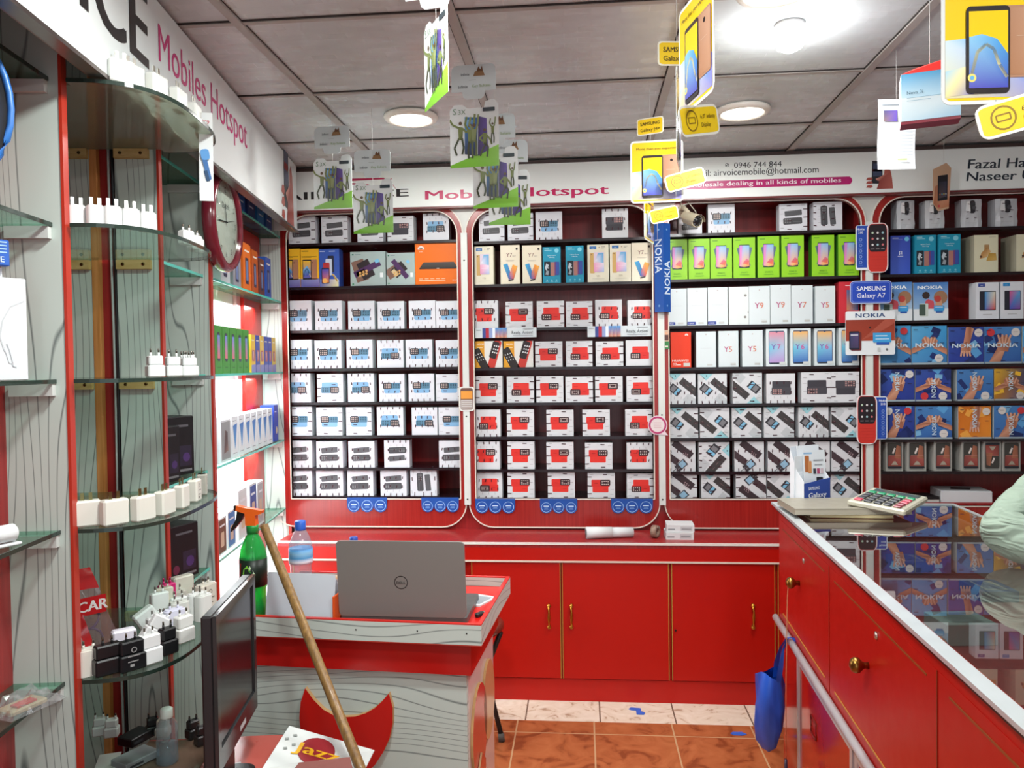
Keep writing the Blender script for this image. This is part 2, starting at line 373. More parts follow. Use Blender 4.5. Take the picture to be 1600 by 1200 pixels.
XJ = [atZ(u, v, CEIL).x for u, v in ((580, 243), (752, 148), (1018, 212), (1226, 243), (1452, 235))]
mb = MB()
for x in XJ+[2.03, 2.63]:
    mb.box(x-.013, x+.013, -3, 3.62, CEIL-.004, CEIL+.004, mat='tbar'); mb.box(x-.0165, x-.013, -3, 3.62, CEIL+.0005, CEIL+.004, mat='joint'); mb.box(x+.013, x+.0145, -3, 3.62, CEIL+.0015, CEIL+.004, mat='joint')
struct(mb.build('trim_2'))
mb = MB()
for y in (3.17, 2.61, 2.05, 1.48, .9, .3, -.3, -.9, -1.5, -2.1):
    mb.box(-2.2, 3, y-.003, y+.003, CEIL+.001, CEIL+.004, mat='joint'); mb.box(-2.2, 3, y+.003, y+.02, CEIL-.001, CEIL+.004, mat='tbar')
struct(mb.build('trim_3'))
struct(MB().box(-2.2, 3.0, 3.96, 4.06, 0, CEIL+.1, mat='wallpaint').build('wall_back'))
struct(MB().box(-2.3, -2.2, -3, 4.06, 0, CEIL+.1, mat='wallpaint').build('wall_left'))
struct(MB().box(3.0, 3.1, -3, 4.06, 0, CEIL+.1, mat='wallpaint').build('wall_right'))
# ceiling lights
for i, ((p, r), lb) in enumerate(zip(DOWNLIGHTS, ('round recessed ceiling light with white ring left of centre above the back cabinets', 'round recessed ceiling light with white ring right of centre near the back header', 'round recessed ceiling light nearest the camera at the top edge'))):
    t = thing('ceiling_light', lb, 'ceiling light', (p.x, p.y, CEIL), 0, 'recessed ceiling lights')
    MB().lathe([(r*.78, .002), (r*.98, .001), (r, -.004), (r*.94, -.014), (r*.8, -.017), (r*.72, -.01), (r*.72, .002)], 32, '#e9e6dc', 'satin').build('trim_ring', t)
    MB().lathe([(0, -.022), (r*.5, -.02), (r*.70, -.011), (r*.70, 0)], 32, mat='lamp_on').build('diffuser', t)
t = thing('ceiling_bulb', 'bright bare round bulb lighting the patterned ceiling on the right', 'light bulb', (bulb_p.x, bulb_p.y, CEIL))
MB().lathe([(.04, .003), (.04, -.006), (.03, -.01), (.018, -.012)], 20, '#e8e8e6', 'satin').build('socket', t)
MB().lathe([(.018, -.010), (.034, -.02), (.041, -.04), (.034, -.06), (.016, -.07), (0, -.072)], 20, mat='bulb_on').build('glass_bulb', t)
# ================================================================ back wall cabinets
YF = 3.60            # front of the rounded frames
YB = 3.63            # front of the boxes on the shelves
YBACK = 3.86
HDR = 3.56
def X(u, v=560): return atY(u, v, YF).x
def Zf(v, u=900): return atY(u, v, YF).z
ZTOP, ZIT = Zf(309), Zf(324)
ZIB, ZOB = Zf(779), Zf(825)
FR = [(X(420), X(452), X(716), X(726.5)), (X(729.5), X(741.5), X(1020), X(1030)), (X(1036), X(1046), X(1345), X(1354)), (X(1361), X(1375), 2.30, 2.36)]
FR[0] = (X(420), X(452), X(716), X(726.5))
# shelf heights per unit from the bottoms of the rows of boxes
ROWS = [[(377, 620), (446, 600), (514, 600), (574.5, 600), (627.5, 600), (680, 600), (730.5, 600), (775, 600)],
        [(374, 880), (442, 880), (511, 880), (573, 880), (628.5, 880), (681.5, 880), (733, 880), (779.5, 880)],
        [(362, 1200), (433.5, 1200), (506.5, 1200), (572.5, 1200), (630, 1200), (683.5, 1200), (736.5, 1200), (785, 1200)],
        [(356, 1490), (426.5, 1490), (499.5, 1490), (569, 1490), (626.5, 1490), (685.5, 1490), (736, 1490), (788, 1500)]]
SHZ = [[atY(u, v, YB).z for v, u in r] for r in ROWS]
def frame_loops(x0, xi0, xi1, x1, ztop, zit, zib, zob):
    n = 8; ro, ri, rb = .15, .105, .115
    def loop(a, b, c, d, rt, rbm):
        o = []
        for cx, cz, a0, r in ((a+rbm, c+rbm, 180, rbm), (b-rbm, c+rbm, 270, rbm), (b-rt, d-rt, 0, rt), (a+rt, d-rt, 90, rt)):
            for i in range(n+1):
                t = R(a0+90*i/n); o.append((cx+r*math.cos(t), cz+r*math.sin(t)))
        return o
    return loop(x0, x1, zob, ztop, ro, rb), loop(xi0, xi1, zib, zit, ri, .0005)
NAMES = ['left', 'middle', 'third', 'right']
CABL = ['tall red wall cabinet with rounded corners at the left corner, blue and grey phone boxes',
        'tall red wall cabinet with rounded corners in the middle, mostly red phone boxes',
        'tall red wall cabinet with rounded corners holding the green boxes and camera',
        'wide red wall cabinet behind the glass counter, holding blue phone boxes']
for k, (x0, xi0, xi1, x1) in enumerate(FR):
    c = thing('wall_cabinet', CABL[k], 'cabinet', ((x0+x1)/2, YF, ZOB), 0, 'red wall cabinets')
    ox, oy, oz = (x0+x1)/2, YF, ZOB
    zob = ZOB if k < 3 else atY(1490, 790, YF).z-.05
    zib = ZIB if k < 3 else atY(1490, 789, YF).z-.004
    if k == 3:
        zob = ZOB-.02
    lo, li = frame_loops(x0-ox, xi0-ox, xi1-ox, x1-ox, ZTOP-oz, ZIT-oz, zib-oz, zob-oz)
    m = MB(); n = len(lo)
    m.add([(x, 0, z) for x, z in lo]+[(x, 0, z) for x, z in li], [[a, (a+1) % n, n+(a+1) % n, n+a] for a in range(n)], mat='frame_red')
    m.add([(x, .02, z) for x, z in lo]+[(x, .02, z) for x, z in li], [[n+a, n+(a+1) % n, (a+1) % n, a] for a in range(n)], mat='frame_red')
    m.add([(x, 0, z) for x, z in li]+[(x, .02, z) for x, z in li], [[a, (a+1) % n, n+(a+1) % n, n+a] for a in range(n)], mat='frame_red')
    m.build('face_frame', c)
    for lp, sgn in ((lo, 1), (li, -1)):
        m = MB(); w_ = .0048
        cx = sum(q[0] for q in lp)/n; cz = sum(q[1] for q in lp)/n
        off = []
        for a in range(n):
            p0, p1, p2 = Vector(lp[a-1]), Vector(lp[a]), Vector(lp[(a+1) % n]); d = (p2-p0).normalized() if (p2-p0).length > 1e-9 else Vector((1, 0))
            off.append((p1.x-d.y*w_*sgn, p1.y+d.x*w_*sgn))
        m.add([(x, -.004, z) for x, z in lp]+[(x, -.004, z) for x, z in off], [[a, (a+1) % n, n+(a+1) % n, n+a] for a in range(n)], '#d9d2c6', 'satin')
        m.add([(x, -.004, z) for x, z in lp]+[(x, .019, z) for x, z in lp], [[a, (a+1) % n, n+(a+1) % n, n+a] for a in range(n)], '#d9d2c6', 'satin')
        m.add([(x, -.004, z) for x, z in off]+[(x, .019, z) for x, z in off], [[a, (a+1) % n, n+(a+1) % n, n+a] for a in range(n)], '#d9d2c6', 'satin')
        m.build('edging', c)
    MB().box(x0-ox, x1-ox, YBACK-YF, YBACK-YF+.02, zib-oz-.05, ZTOP-oz, mat='mahogany').build('back_panel', c)
    m = MB(); m.box(x0-ox-.001, x0-ox+.012, .021, YBACK-YF, zib-oz-.05, ZTOP-oz-.01, mat='mahogany'); m.build('side_panel', c)
    m = MB(); m.box(x1-ox-.012, x1-ox+.001, .021, YBACK-YF, zib-oz-.05, ZTOP-oz-.01, mat='mahogany'); m.build('side_panel', c)
    MB().box(x0-ox+.012, x1-ox-.012, .022, YBACK-YF, ZTOP-oz-.03, ZTOP-oz-.012, mat='mahogany').build('top_panel', c)
    for j, z in enumerate(SHZ[k]):
        last = (j == len(SHZ[k])-1)
        MB().box(x0-ox+.013, x1-ox-.013, .0215 if not last else .021, YBACK-YF, z-oz-(.013 if not last else .02), z-oz-.0005, mat='darkshelf' if k < 3 else ('darkshelf' if j < 7 else 'mahogany')).build('shelf', c)
# spandrels behind the frames, white strips between them
for k in range(3):
    a, b = FR[k][3], FR[k+1][0]; xm = (a+b)/2; n = 8; r = .15; zc = ZTOP-r
    o = [(a-r+r*math.cos(R(90-90*i/n)), zc+r*math.sin(R(90-90*i/n))) for i in range(n+1)]
    o2 = [(b+r+r*math.cos(R(180-90*i/n)), zc+r*math.sin(R(180-90*i/n))) for i in range(n+1)]
    out = [(x, z) for x, z in o]+[(x, z) for x, z in o2]
    m = MB(); m.prism(out[::-1], YF+.001, YF+.02, '#c4c5c0', 'satin'); struct(m.build('trim_%d' % (4+k)))
    zb = ZOB+.112
    m = MB(); m.box(xm-.0145, xm+.0145, YF-.012, YF+.02, zb-.005 if k < 2 else ZOB+.10, zc+.005, '#cfd4d0', 'satin')
    for zz in (zc-.12, zb+.4, zb+.02): m.add([(xm+q[0]*.004, YF-.0125, zz+q[1]*.004) for q in circ(0, 0, 1, 8)], [list(range(8))], '#3c3c3a', 'metal')
    struct(m.build('trim_%d' % (7+k)))
# dark red board behind the rounded lower corners, down to the ledge
LEDGE_Z = atY(860, 828, YF).z
struct(MB().box(FR[0][0], FR[3][3], YF+.021, YF+.04, LEDGE_Z, ZIB-.02, mat='mahogany').build('trim_10'))
# ---------------------------------------------------------------- low cupboard run under the wall cabinets
YL = 3.33
def Xl(u, v=1000): return atY(u, v, YL).x
lc = thing('low_cupboard', 'long low bright red cupboard along the back wall under the cabinets', 'cupboard', (.3, YL, 0))
xl0, xl1 = -1.325, 2.3
ox = .3
zt = LEDGE_Z
MB().box(xl0-ox, xl1-ox, .0, YF+.02-YL, zt-.02, zt, mat='mahogany').build('ledge_top', lc)
MB().box(xl0-ox, xl1-ox, -.004, 0, zt-.006, zt+.004, '#e6e0d8', 'satin').build('white_edging', lc)['label'] = 'thin white edging strip'; z2 = atY(860, 877, YL).z
m = MB(); m.box(xl0-ox, xl1-ox, -.004, 0, z2-.004, z2+.003, '#d8c8ba', 'satin'); m.build('white_edging', lc)['label'] = 'thin white edging strip'
MB().box(xl0-ox, xl1-ox, 0.0, .02, z2-.003, zt-.02, mat='redlam').build('apron', lc)
MB().box(xl0-ox, xl1-ox, .012, .3, 0, .095, mat='redlam').build('plinth', lc)
zd0, zd1 = .10, z2-.004
MB().box(xl0-ox, xl1-ox, .02, .27, .095, z2-.003, mat='redlam').build('carcass', lc)
DOORS = [(460, 725), (738, 877), (879, 1046), (1050, 1212), (1216, 1380), (1384, 1560)]
for i, (u0, u1) in enumerate(DOORS):
    a, b = Xl(u0)-ox, Xl(u1)-ox; m = MB()
    m.box(a+.002, b-.002, .004, .02, zd0, zd1, mat='redlam')
    d = m.build('door', lc)
    for e in (a+.0005, b-.003):
        MB().box(e, e+.0025, .002, .0039, zd0, zd1, '#b08a3c', 'satin').build('gold_strip', d)['label'] = 'thin gold strip along door edge'
    hu = {1: 858, 2: 893, 3: 1176}.get(i)
    if hu:
        hx = Xl(hu, 965)-ox; hz = atY(hu, 962, YL).z
        h = MB(); h.tube([(hx, .004, hz+.045), (hx, -.016, hz+.045), (hx, -.024, hz+.02), (hx, -.022, hz), (hx, -.024, hz-.02), (hx, -.016, hz-.045), (hx, .004, hz-.045)], [.006, .006, .004, .0065, .004, .006, .006], 8, '#c08a34', 'metal')
        for e in (.045, -.045): h.at((hx, -.012, hz+e)).lathe([(0, -.009), (.007, -.006), (.009, 0), (.007, .006), (0, .009)], 10, '#c9983f', 'metal'); h.at()
        h.build('handle', d)['label'] = 'ornate brass handle'
    if i == 3:
        h = MB().at((a+.015, .003, atY(1056, 985, YL).z), 0, R(90)).lathe([(.004, 0), (.004, .006), (0, .006)], 10, '#3a3432', 'metal'); h.build('keyhole', d)
# ---------------------------------------------------------------- header sign over the cabinets
def Xh(u, v=280): return atY(u, v, HDR).x
def Zh(u, v): return atY(u, v, HDR).z
hd = thing('header_sign', 'long pale header board above the back cabinets with pink and black lettering', 'sign', (0, HDR, ZTOP))
hx0, hx1 = Xh(420), 2.36
zb, ztp = Zh(900, 316), CEIL-.012
MB().box(hx0, hx1, 0, .03, zb-ZTOP, ztp-ZTOP, '#edf3f0', 'satin').build('board', hd)
m = MB().box(hx0, hx1, -.004, .04, zb-ZTOP-.008, zb-ZTOP, '#6d2a2a', 'satin'); m.box(hx0, hx1, -.006, .03, ztp-ZTOP-.008, ztp-ZTOP+.006, '#3f2f2c', 'satin'); m.build('edging', hd)
zz = zb-ZTOP; hh = ztp-zb
def on(u, v): p_ = atY(u, v, HDR); return ((p_.x-hx0)/(hx1-hx0), (p_.z-zb)/hh)
def hdr_text(name, txt, u0, u1, vbase, vtop, col, bold=0.0, italic=0, lab=None, align='l'):
    m = MB(); A = Art(m, hx1-hx0, hh, 0, 0, 'satin', hx0, zz, False); a = on(u0, vbase); b = on(u1, vbase); t_ = on(u0, vtop)
    A.text(txt, a[0], a[1], t_[1]-a[1], col, 'l', bold, fit=b[0]-a[0], res=3, shear=italic); o = m.build(name, hd)
    if lab: o['label'] = lab
    return o
hdr_text('lettering', 'AIRVOICE', 443, 638, 313, 301, '#1b1718', .02, lab='bold black shop lettering')
hdr_text('lettering', 'Mobiles Hotspot', 665, 951, 313, 299, '#c2185b', .025, lab='bold pink lettering').location.z += .003
hdr_text('lettering', '0946 744 844', 1147, 1221, 262.5, 254, '#20242a', .012, lab='small black phone number')
hdr_text('lettering', 'Email: airvoicemobile@hotmail.com', 1080, 1279, 276, 266, '#20242a', .008, lab='small black email line')
hdr_text('lettering', 'Fazal Hak', 1512, 1616, 264, 249, '#24303c', .022, .12, lab='slanted dark name in upper row')
hdr_text('lettering', 'Naseer Ullah', 1510, 1650, 283, 269, '#24303c', .022, .12, lab='slanted dark name in lower row')
m = MB(); A = Art(m, hx1-hx0, hh, 0, 0, 'satin', hx0, zz, False)
p0, p1 = on(1050, 297), on(1328, 277); A.P(rrect(p0[0], p0[1], p1[0], p1[1]+.02, .004, 5), '#b5156b'); 
A.k += .4; q = A.w/A.h; zc_ = (p0[1]+p1[1]+.02)/2; A.P(circ(p1[0]-.002, zc_, (p1[1]+.02-p0[1])/2/q, 16, (p1[1]+.02-p0[1])/2), '#b5156b'); A.k += .6
a, b = on(1066, 294), on(1314, 292)
A.text('Wholesale dealing in all kinds of mobiles', a[0], a[1]+.02, .105, '#f4e9f0', 'l', .022, fit=b[0]-a[0], res=2)
m.build('slogan_band', hd)['label'] = 'pink band with white slogan'
m = MB(); A = Art(m, hx1-hx0, hh, 0, 0, 'satin', hx0, zz, False)
c_ = on(1136, 258); A.ring(c_[0], c_[1], .0022, .0005, '#20242a'); A.line([(c_[0]-.001, c_[1]-.02), (c_[0]+.0012, c_[1]+.03)], .0009, '#20242a'); m.build('phone_symbol', hd)
# pink swoosh logo over the shop name
m = MB(); A = Art(m, hx1-hx0, hh, 0, 0, 'satin', hx0, zz, False)
def stroke(pts, w0, w1, col):
    n_ = len(pts)
    for i in range(n_-1):
        a_, b_ = on(*pts[i]), on(*pts[i+1]); wa = (w0+(w1-w0)*i/(n_-1)); wb = (w0+(w1-w0)*(i+1)/(n_-1))
        A.P([(a_[0], a_[1]-wa), (b_[0], b_[1]-wb), (b_[0], b_[1]+wb), (a_[0], a_[1]+wa)], col)
stroke([(548, 281), (570, 280), (600, 279), (612, 286), (619, 296)], .03, .008, '#b3184f'); stroke([(545, 287), (570, 288), (588, 293), (600, 287), (612, 279)], .02, .012, '#b3184f')
m.build('logo', hd)['label'] = 'pink swoosh logo'
def hand_phone(A, f, scale_=1):       # a hand holding a phone printed on a board; f maps unit coords
    A.P([f(x, y) for x, y in ((.22, .2), (.62, .18), (.60, .98), (.25, 1.0))], '#23242c'); A.k += 1
    A.P([f(x, y) for x, y in ((.27, .45), (.58, .45), (.56, .9), (.28, .9))], '#3b4560'); A.P([f(x, y) for x, y in ((.27, .62), (.57, .62), (.57, .70), (.27, .70))], '#b0392f'); A.k += 1
    A.P([f(x, y) for x, y in ((.40, 0), (.98, 0), (.95, .35), (.9, .62), (.8, .74), (.68, .66), (.66, .5), (.52, .42), (.36, .36), (.42, .3), (.5, .27))], ['#8d3f38', '#b5645a', '#c0766b', '#a9584e', '#9c4a42', '#b5645a', '#a9584e', '#c98a7c', '#d9a294', '#b5645a', '#8d3f38']); A.k += 1
    for y in (.06, .2, .33): A.P([f(x, y+q_) for x, q_ in ((.02, .0), (.2, -.02), (.26, .03), (.22, .09), (.08, .08))], '#a85248')
m = MB(); A = Art(m, hx1-hx0, hh, 0, 0, 'satin', hx0, zz, False)
a, b = on(1352, 296), on(1396, 250)
hand_phone(A, lambda x, y: (a[0]+(b[0]-a[0])*x, a[1]+(b[1]-a[1])*y)); m.build('hand_picture', hd)['label'] = 'picture of a hand holding a dark phone'
# ================================================================ boxed phones on the shelves
BAR = '#3c1420'
def bars(A, st, seed=0):
    rnd = random.Random(seed); A.k += 1
    if st == 'V':
        for j, z in enumerate((.05, .36, .68)):
            for i in range(4):
                x = .14+.235*i+rnd.uniform(-.015, .015)
                A.rot(x, z+rnd.uniform(-.01, .01), .034, .1, rnd.uniform(-14, 8), BAR)
        for i in range(3): A.rot(.26+.235*i, .2, .008, .09, rnd.uniform(-6, 6), '#7b7078')
    elif st == 'H':
        for x, z in ((.34, .93), (.36, .38), (.36, .07), (.93, .8), (.93, .5), (.93, .16)): A.rot(x, z, .15, .03, rnd.uniform(-3, 3), BAR)
        for x, z in ((.12, .82), (.85, .95), (.12, .38), (.1, .64), (.85, .06), (.1, .12)): A.rot(x, z, .12, .008, rnd.uniform(-3, 3), '#6a6068')
def keys(A, x0, z0, x1, z1, nx, nz, col):
    dx, dz = (x1-x0)/nx, (z1-z0)/nz
    for i in range(nx):
        for j in range(nz): A.rect(x0+dx*(i+.2), z0+dz*(j+.2), x0+dx*(i+.8), z0+dz*(j+.75), col)
def art_blue(A, st, sd):
    A.rr(.2, .30, .82, .52, .06, '#7eabd0'); A.up(); A.rr(.48, .46, .84, .68, .04, '#57809a'); A.up(); A.rr(.16, .45, .5, .69, .06, '#33343c'); A.up()
    keys(A, .2, .48, .46, .66, 4, 3, '#b8a49c'); keys(A, .54, .49, .81, .65, 3, 3, '#2d4a58'); bars(A, st, sd)
def art_red(A, st, sd):
    A.rr(.24, .5, .82, .75, .03, '#d8342c'); A.up(); A.rr(.19, .27, .86, .53, .03, '#d0302a'); A.rect(.3, .62, .45, .63, '#a82018'); A.up()
    A.rr(.17, .27, .54, .50, .04, '#38262a'); A.up(); keys(A, .21, .3, .5, .47, 4, 3, '#c9b9b4'); A.rect(.62, .4, .75, .412, '#8a1a18'); bars(A, st, sd)
def art_dark(A, st, sd):
    A.rr(.2, .48, .84, .74, .03, '#3d3b42'); A.up(); A.rr(.18, .28, .86, .53, .03, '#45434a'); A.up(); keys(A, .2, .3, .55, .48, 4, 3, '#b98f8a'); bars(A, st, sd)
def art_grey(A, st, sd):
    A.rot(.5, .66, .62, .2, 5, '#57585c', r=.03); A.rot(.5, .74, .5, .03, 5, '#6e6f73'); A.up(); A.rot(.48, .37, .68, .24, 2, '#4a4a4e', r=.05); A.up(); keys(A, .18, .3, .42, .44, 3, 3, '#8b8b8e'); A.rect(.5, .33, .78, .345, '#66676b'); bars(A, st, sd)
def art_diag(A, st, sd):
    A.rot(.28, 1.0, .34, .34, 45, '#93c6cf'); A.rot(.8, .12, .4, .3, -40, '#b9bec2'); A.rot(.06, .86, .3, .2, -40, '#c3c7ca'); A.up(); A.circ(.3, .93, .025, '#24333a')
    A.rot(.79, .55, .78, .25, -40, '#3f3b3c'); A.rot(.28, .47, .42, .28, -40, '#35343a'); A.up(); A.rot(.36, .41, .1, .25, -40, '#7ab6d6'); A.rot(.23, .51, .16, .2, -40, '#77777c'); A.rot(.72, .6, .12, .01, -40, '#8b6b6b'); A.rot(.9, .48, .1, .01, -40, '#8b6b6b'); bars(A, st, sd)
def art_twin(A, st, sd):
    A.rot(.1, .5, .74, .22, -38, '#45373c'); A.rot(.55, .74, .8, .25, -38, '#3c3035'); A.rot(.5, .2, .42, .26, 42, '#3d3a40'); A.up(); A.rot(.54, .24, .22, .2, 42, '#8fb6cf')
    for i in range(3):
        for j in range(3): A.rot(.6+.06*i-.02*j, .66-.045*i-.055*j, .03, .03, -38, '#b59aa0')
    A.rot(.25, .03, .3, .03, 42, '#77787d'); A.rot(.33, .02, .3, .02, 42, '#9a9ba0'); bars(A, st, sd)
def phone_pic(A, x0, z0, x1, z1, cols, bez='#22232b'):
    A.rr(x0, z0, x1, z1, .03, bez); A.up(); d = .02
    A.P([(x0+d, z0+d*1.4), (x1-d, z0+d*1.4), (x1-d, z1-d*1.4), (x0+d, z1-d*1.4)], cols)
def art_yv(A, st, sd):
    A.text('Y7', .3, .70, .10, '#7d4a52', 'l', 0); A.text('2019', .62, .70, .03, '#8a7a78'); A.rr(.8, .87, .9, .93, .02, '#3a3230'); A.rect(.28, .61, .72, .615, '#9a948e'); A.rect(.3, .585, .68, .589, '#9a948e')
    A.P([(.14, .5), (.36, .53), (.62, .14), (.42, .12)], ['#3fa7cf', '#3f8fd0', '#3a4a8c', '#4a62a8'], True); A.P([(.48, .28), (.64, .5), (.88, .45), (.68, .13), (.46, .12)], ['#c94a4a', '#f2a13c', '#f0b04a', '#c0504a', '#3f5aa8'], True)
    A.P([(.40, .1), (.68, .13), (.66, .10), (.42, .07)], '#22232b', True)
def art_gold(A, st, sd):
    A.rr(.1, .88, .42, .96, .01, '#3c6ea8'); A.up(); A.text('vivo', .26, .9, .03, '#dfe9f2', 'c'); A.circ(.56, .925, .03, '#a08a70'); A.rect(.66, .93, .84, .945, '#8a8880'); A.rect(.66, .9, .78, .912, '#8a8880')
    A.rr(.12, .24, .34, .78, .03, '#c9a564'); A.up(); A.circ(.19, .74, .02, '#3a3230'); A.rr(.3, .27, .78, .8, .02, '#d8c8d8'); A.up(); A.P([(.3, .27), (.78, .27), (.78, .52), (.3, .52)], ['#d98fb4', '#9ab8e0', '#e9dcec', '#e2a0c0']); A.P([(.36, .56), (.76, .5), (.76, .78), (.5, .78)], ['#e9e2f0', '#6ab0d8', '#4a9cd2', '#58a8d6'], True)
    A.rect(.38, .42, .74, .425, '#f4f2f6', True); A.text('Y71', .5, .14, .045, '#8a7c60', 'c'); A.rect(.22, .09, .8, .095, '#9a948e')
def art_teal(A, st, sd):
    A.circ(.78, .9, .12, '#7cc7da'); A.rect(.1, .9, .5, .915, '#9fd8e4'); A.rect(.1, .94, .36, .955, '#c8eaf0'); A.text('Lightens Fastest', .5, .75, .026, '#e6f6fa', 'c'); A.text('Selfie King', .5, .70, .026, '#e6f6fa', 'c')
    A.rr(.08, .2, .42, .6, .02, '#20262e'); A.up(); A.P([(.12, .42), (.2, .34), (.34, .5), (.2, .55)], '#b9c4cc'); A.P([(.14, .24), (.3, .22), (.34, .33), (.22, .36)], '#8f9aa2'); A.circ(.32, .42, .03, '#e6eaec')
    A.rr(.44, .2, .66, .58, .02, '#a8766c'); A.up(); A.rr(.66, .22, .92, .59, .02, '#3850a0'); A.rr(.66, .22, .74, .59, .02, '#6a3f78', True)
    for x in (.24, .5, .76): A.circ(x, .08, .05, '#6fc0d2'); A.rect(x-.08, .03, x+.08, .04, '#8fd0de')
def art_green(A, st, sd):
    A.rect(.1, .93, .34, .945, '#3d7a24'); A.rot(.47, .52, .42, .96, 14, '#5a6f78', r=.03); A.up(); A.rot(.54, .52, .44, .98, -13, '#5c6c86', r=.03); A.up()
    A.rr(.26, .25, .74, .82, .02, '#2c3346'); A.up(); A.P([(.27, .29), (.5, .27), (.5, .8), (.27, .8)], ['#e29ab2', '#f0b064', '#93bde2', '#b07ac8']); A.P([(.5, .27), (.73, .29), (.73, .8), (.5, .8)], ['#f2b25e', '#e08a58', '#7ab4e4', '#93bde2']); A.P([(.42, .36), (.68, .32), (.72, .42), (.6, .48)], ['#d86a70', '#e8743c', '#d0605c', '#c27aa0'], True)
    A.P([(.27, .36), (.36, .3), (.4, .8), (.3, .8)], ['#e884ac', '#e89ab0', '#c08ad0', '#c884c8'], True); A.text('SMART2', .5, .12, .035, '#4d8a2a', 'c'); A.rect(.28, .075, .72, .085, '#5a9a34')
def art_plain(A, st, sd):
    A.circ(.5, .92, .035, '#b9b2b0', 8); A.rect(.22, .53, .78, .534, '#b4b6ba')
    if st: A.rr(.0, .02, .42, .1, .02, '#3d4d9c'); A.up(); A.text('128GB', .2, .04, .035, '#dfe3f0', 'c', .01)
    A.rect(.55, .04, .82, .09, '#c6c9c8')
def art_plainside(A, st, sd):
    A.circ(.84, .77, .07, '#8a8884', 8); A.circ(.82, .2, .07, '#8a8884', 8); A.rect(.96, .3, .99, .36, '#8a8884')
def art_ytext(A, st, sd):
    A.circ(.5, .9, .03, '#b9a9a6', 8); vs = '#c26a6c'
    A.text(st[0], .27, .42, .15, '#b0507c', 'l', .015); A.text(st[1], .52, .42, .15, '#d0785c', 'l', .015); A.rect(.6, .05, .86, .1, '#b9bbb8'); A.rect(.56, .12, .86, .124, '#c8c8c6')
def art_yscreen(A, st, sd):
    top = {'7': ('#d98a9c', '#a8c0dc', '#b090c8')}.get(st[1], ('#e8b060', '#7fb6dc', '#3a68b0'))
    A.rr(.12, .06, .88, .95, .07, '#3a4a68'); A.up(); A.P([(.15, .1), (.85, .1), (.85, .5), (.15, .5)], [top[2], top[2], top[1], '#6fc0d8']); A.P([(.15, .5), (.85, .5), (.85, .92), (.15, .92)], ['#6fc0d8', top[1], top[0], top[0]])
    A.circ(.5, .925, .05, '#3a4a68', up=True); A.rect(.2, .07, .8, .1, '#22283a'); A.text(st[0], .24, .45, .14, '#7a58a8', 'l', .012); A.text(st[1], .52, .45, .14, '#c05a9a', 'l', .012); A.rect(.62, .04, .92, .12, '#c9cfce', True)
def art_redy(A, st, sd):
    A.text('HUAWEI', .08, .17, .055, '#f4e6e0', 'l', .02, fit=.78); A.text('Y3', .1, .06, .07, '#f4e6e0'); A.rect(.3, .06, .5, .09, '#f0cfc4'); A.rect(.62, .03, .94, .13, '#c9c4bc')
    for a in (0, 36, 72, 108, 144, 180): A.rot(.78+.05*math.cos(R(a)), .91+.028*math.sin(R(a)), .07, .03, a, '#f6e8e2')
def art_router(A, st, sd):
    for a in (0, 36, 72, 108, 144, 180): A.rot(.14+.045*math.cos(R(a)), .87+.04*math.sin(R(a)), .06, .03, a, '#f6e8e2')
    A.text('HUAWEI', .14, .79, .018, '#f6e8e2', 'c', .01); A.P([(.1, .40), (.98, .40), (.9, .54), (.2, .54)], ['#2d2826', '#2d2826', '#4a4442', '#4a4442'], True); A.P([(.1, .375), (.98, .375), (.98, .405), (.1, .405)], '#1d1a1c', True); A.rect(.5, .385, .56, .395, '#e8e8e8', True)
    for i in range(5): A.rect(.09+.13*i, .13, .18+.13*i, .145, '#f0c8a4')
    A.rect(.09, .085, .7, .105, '#f0c8a4'); A.text('4G LTE', .98, .08, .03, '#f4e0cc', 'r', .01)
def art_jplus(A, st, sd):
    A.P([(0, 0), (1, 0), (1, .22), (0, .22)], ['#5a5ca8', '#6a5a9a', '#8a88b8', '#7a80b8']); A.rect(.06, .93, .44, .955, '#8a6a20'); A.rect(.06, .8, .9, .812, '#a07a20'); A.rect(.06, .77, .6, .78, '#a07a20')
    A.rr(.56, .2, .9, .72, .02, '#b07a5c'); A.up(); A.circ(.66, .64, .03, '#2a2020'); A.rr(.1, .2, .6, .72, .02, '#23252c'); A.up(); A.P([(.13, .24), (.56, .24), (.56, .69), (.13, .69)], ['#5a5fb8', '#4a52b0', '#f2bc2c', '#f2bc2c']); A.P([(.13, .46), (.35, .56), (.56, .4), (.4, .3), (.13, .28)], ['#8fc4e8', '#78b4e0', '#58a0d8', '#3f4aa8', '#5a62b8'], True); A.line([(.16, .28), (.24, .44), (.36, .48), (.46, .36), (.55, .27)], .03, '#e8e4b0')
def art_jblue(A, st, sd):
    A.P([(0, 0), (.95, 0), (.95, .2), (0, .2)], ['#5a62b0', '#e8dca0', '#d8d0b8', '#5a6ab8']); A.rect(.04, .93, .3, .95, '#c8d4ee'); A.rect(.5, .93, .8, .95, '#c8d4ee')
    for x, z, c in ((.42, .38, '#2c3040'), (.32, .3, '#c9d3e4'), (.2, .2, '#b8383c')): A.rr(x, z, x+.32, z+.44, .04, c, True)
    A.rr(.12, .08, .5, .5, .03, '#1f2236', True); A.up(); A.P([(.15, .11), (.47, .11), (.47, .47), (.15, .47)], ['#d8643c', '#e88a3c', '#4058b8', '#4a4ab0']); A.circ(.28, .16, .12, '#e8b060', up=True); A.rot(.78, .24, .06, .42, 35, '#e8c050', True); A.rot(.84, .22, .06, .42, 35, '#f0e8d0')
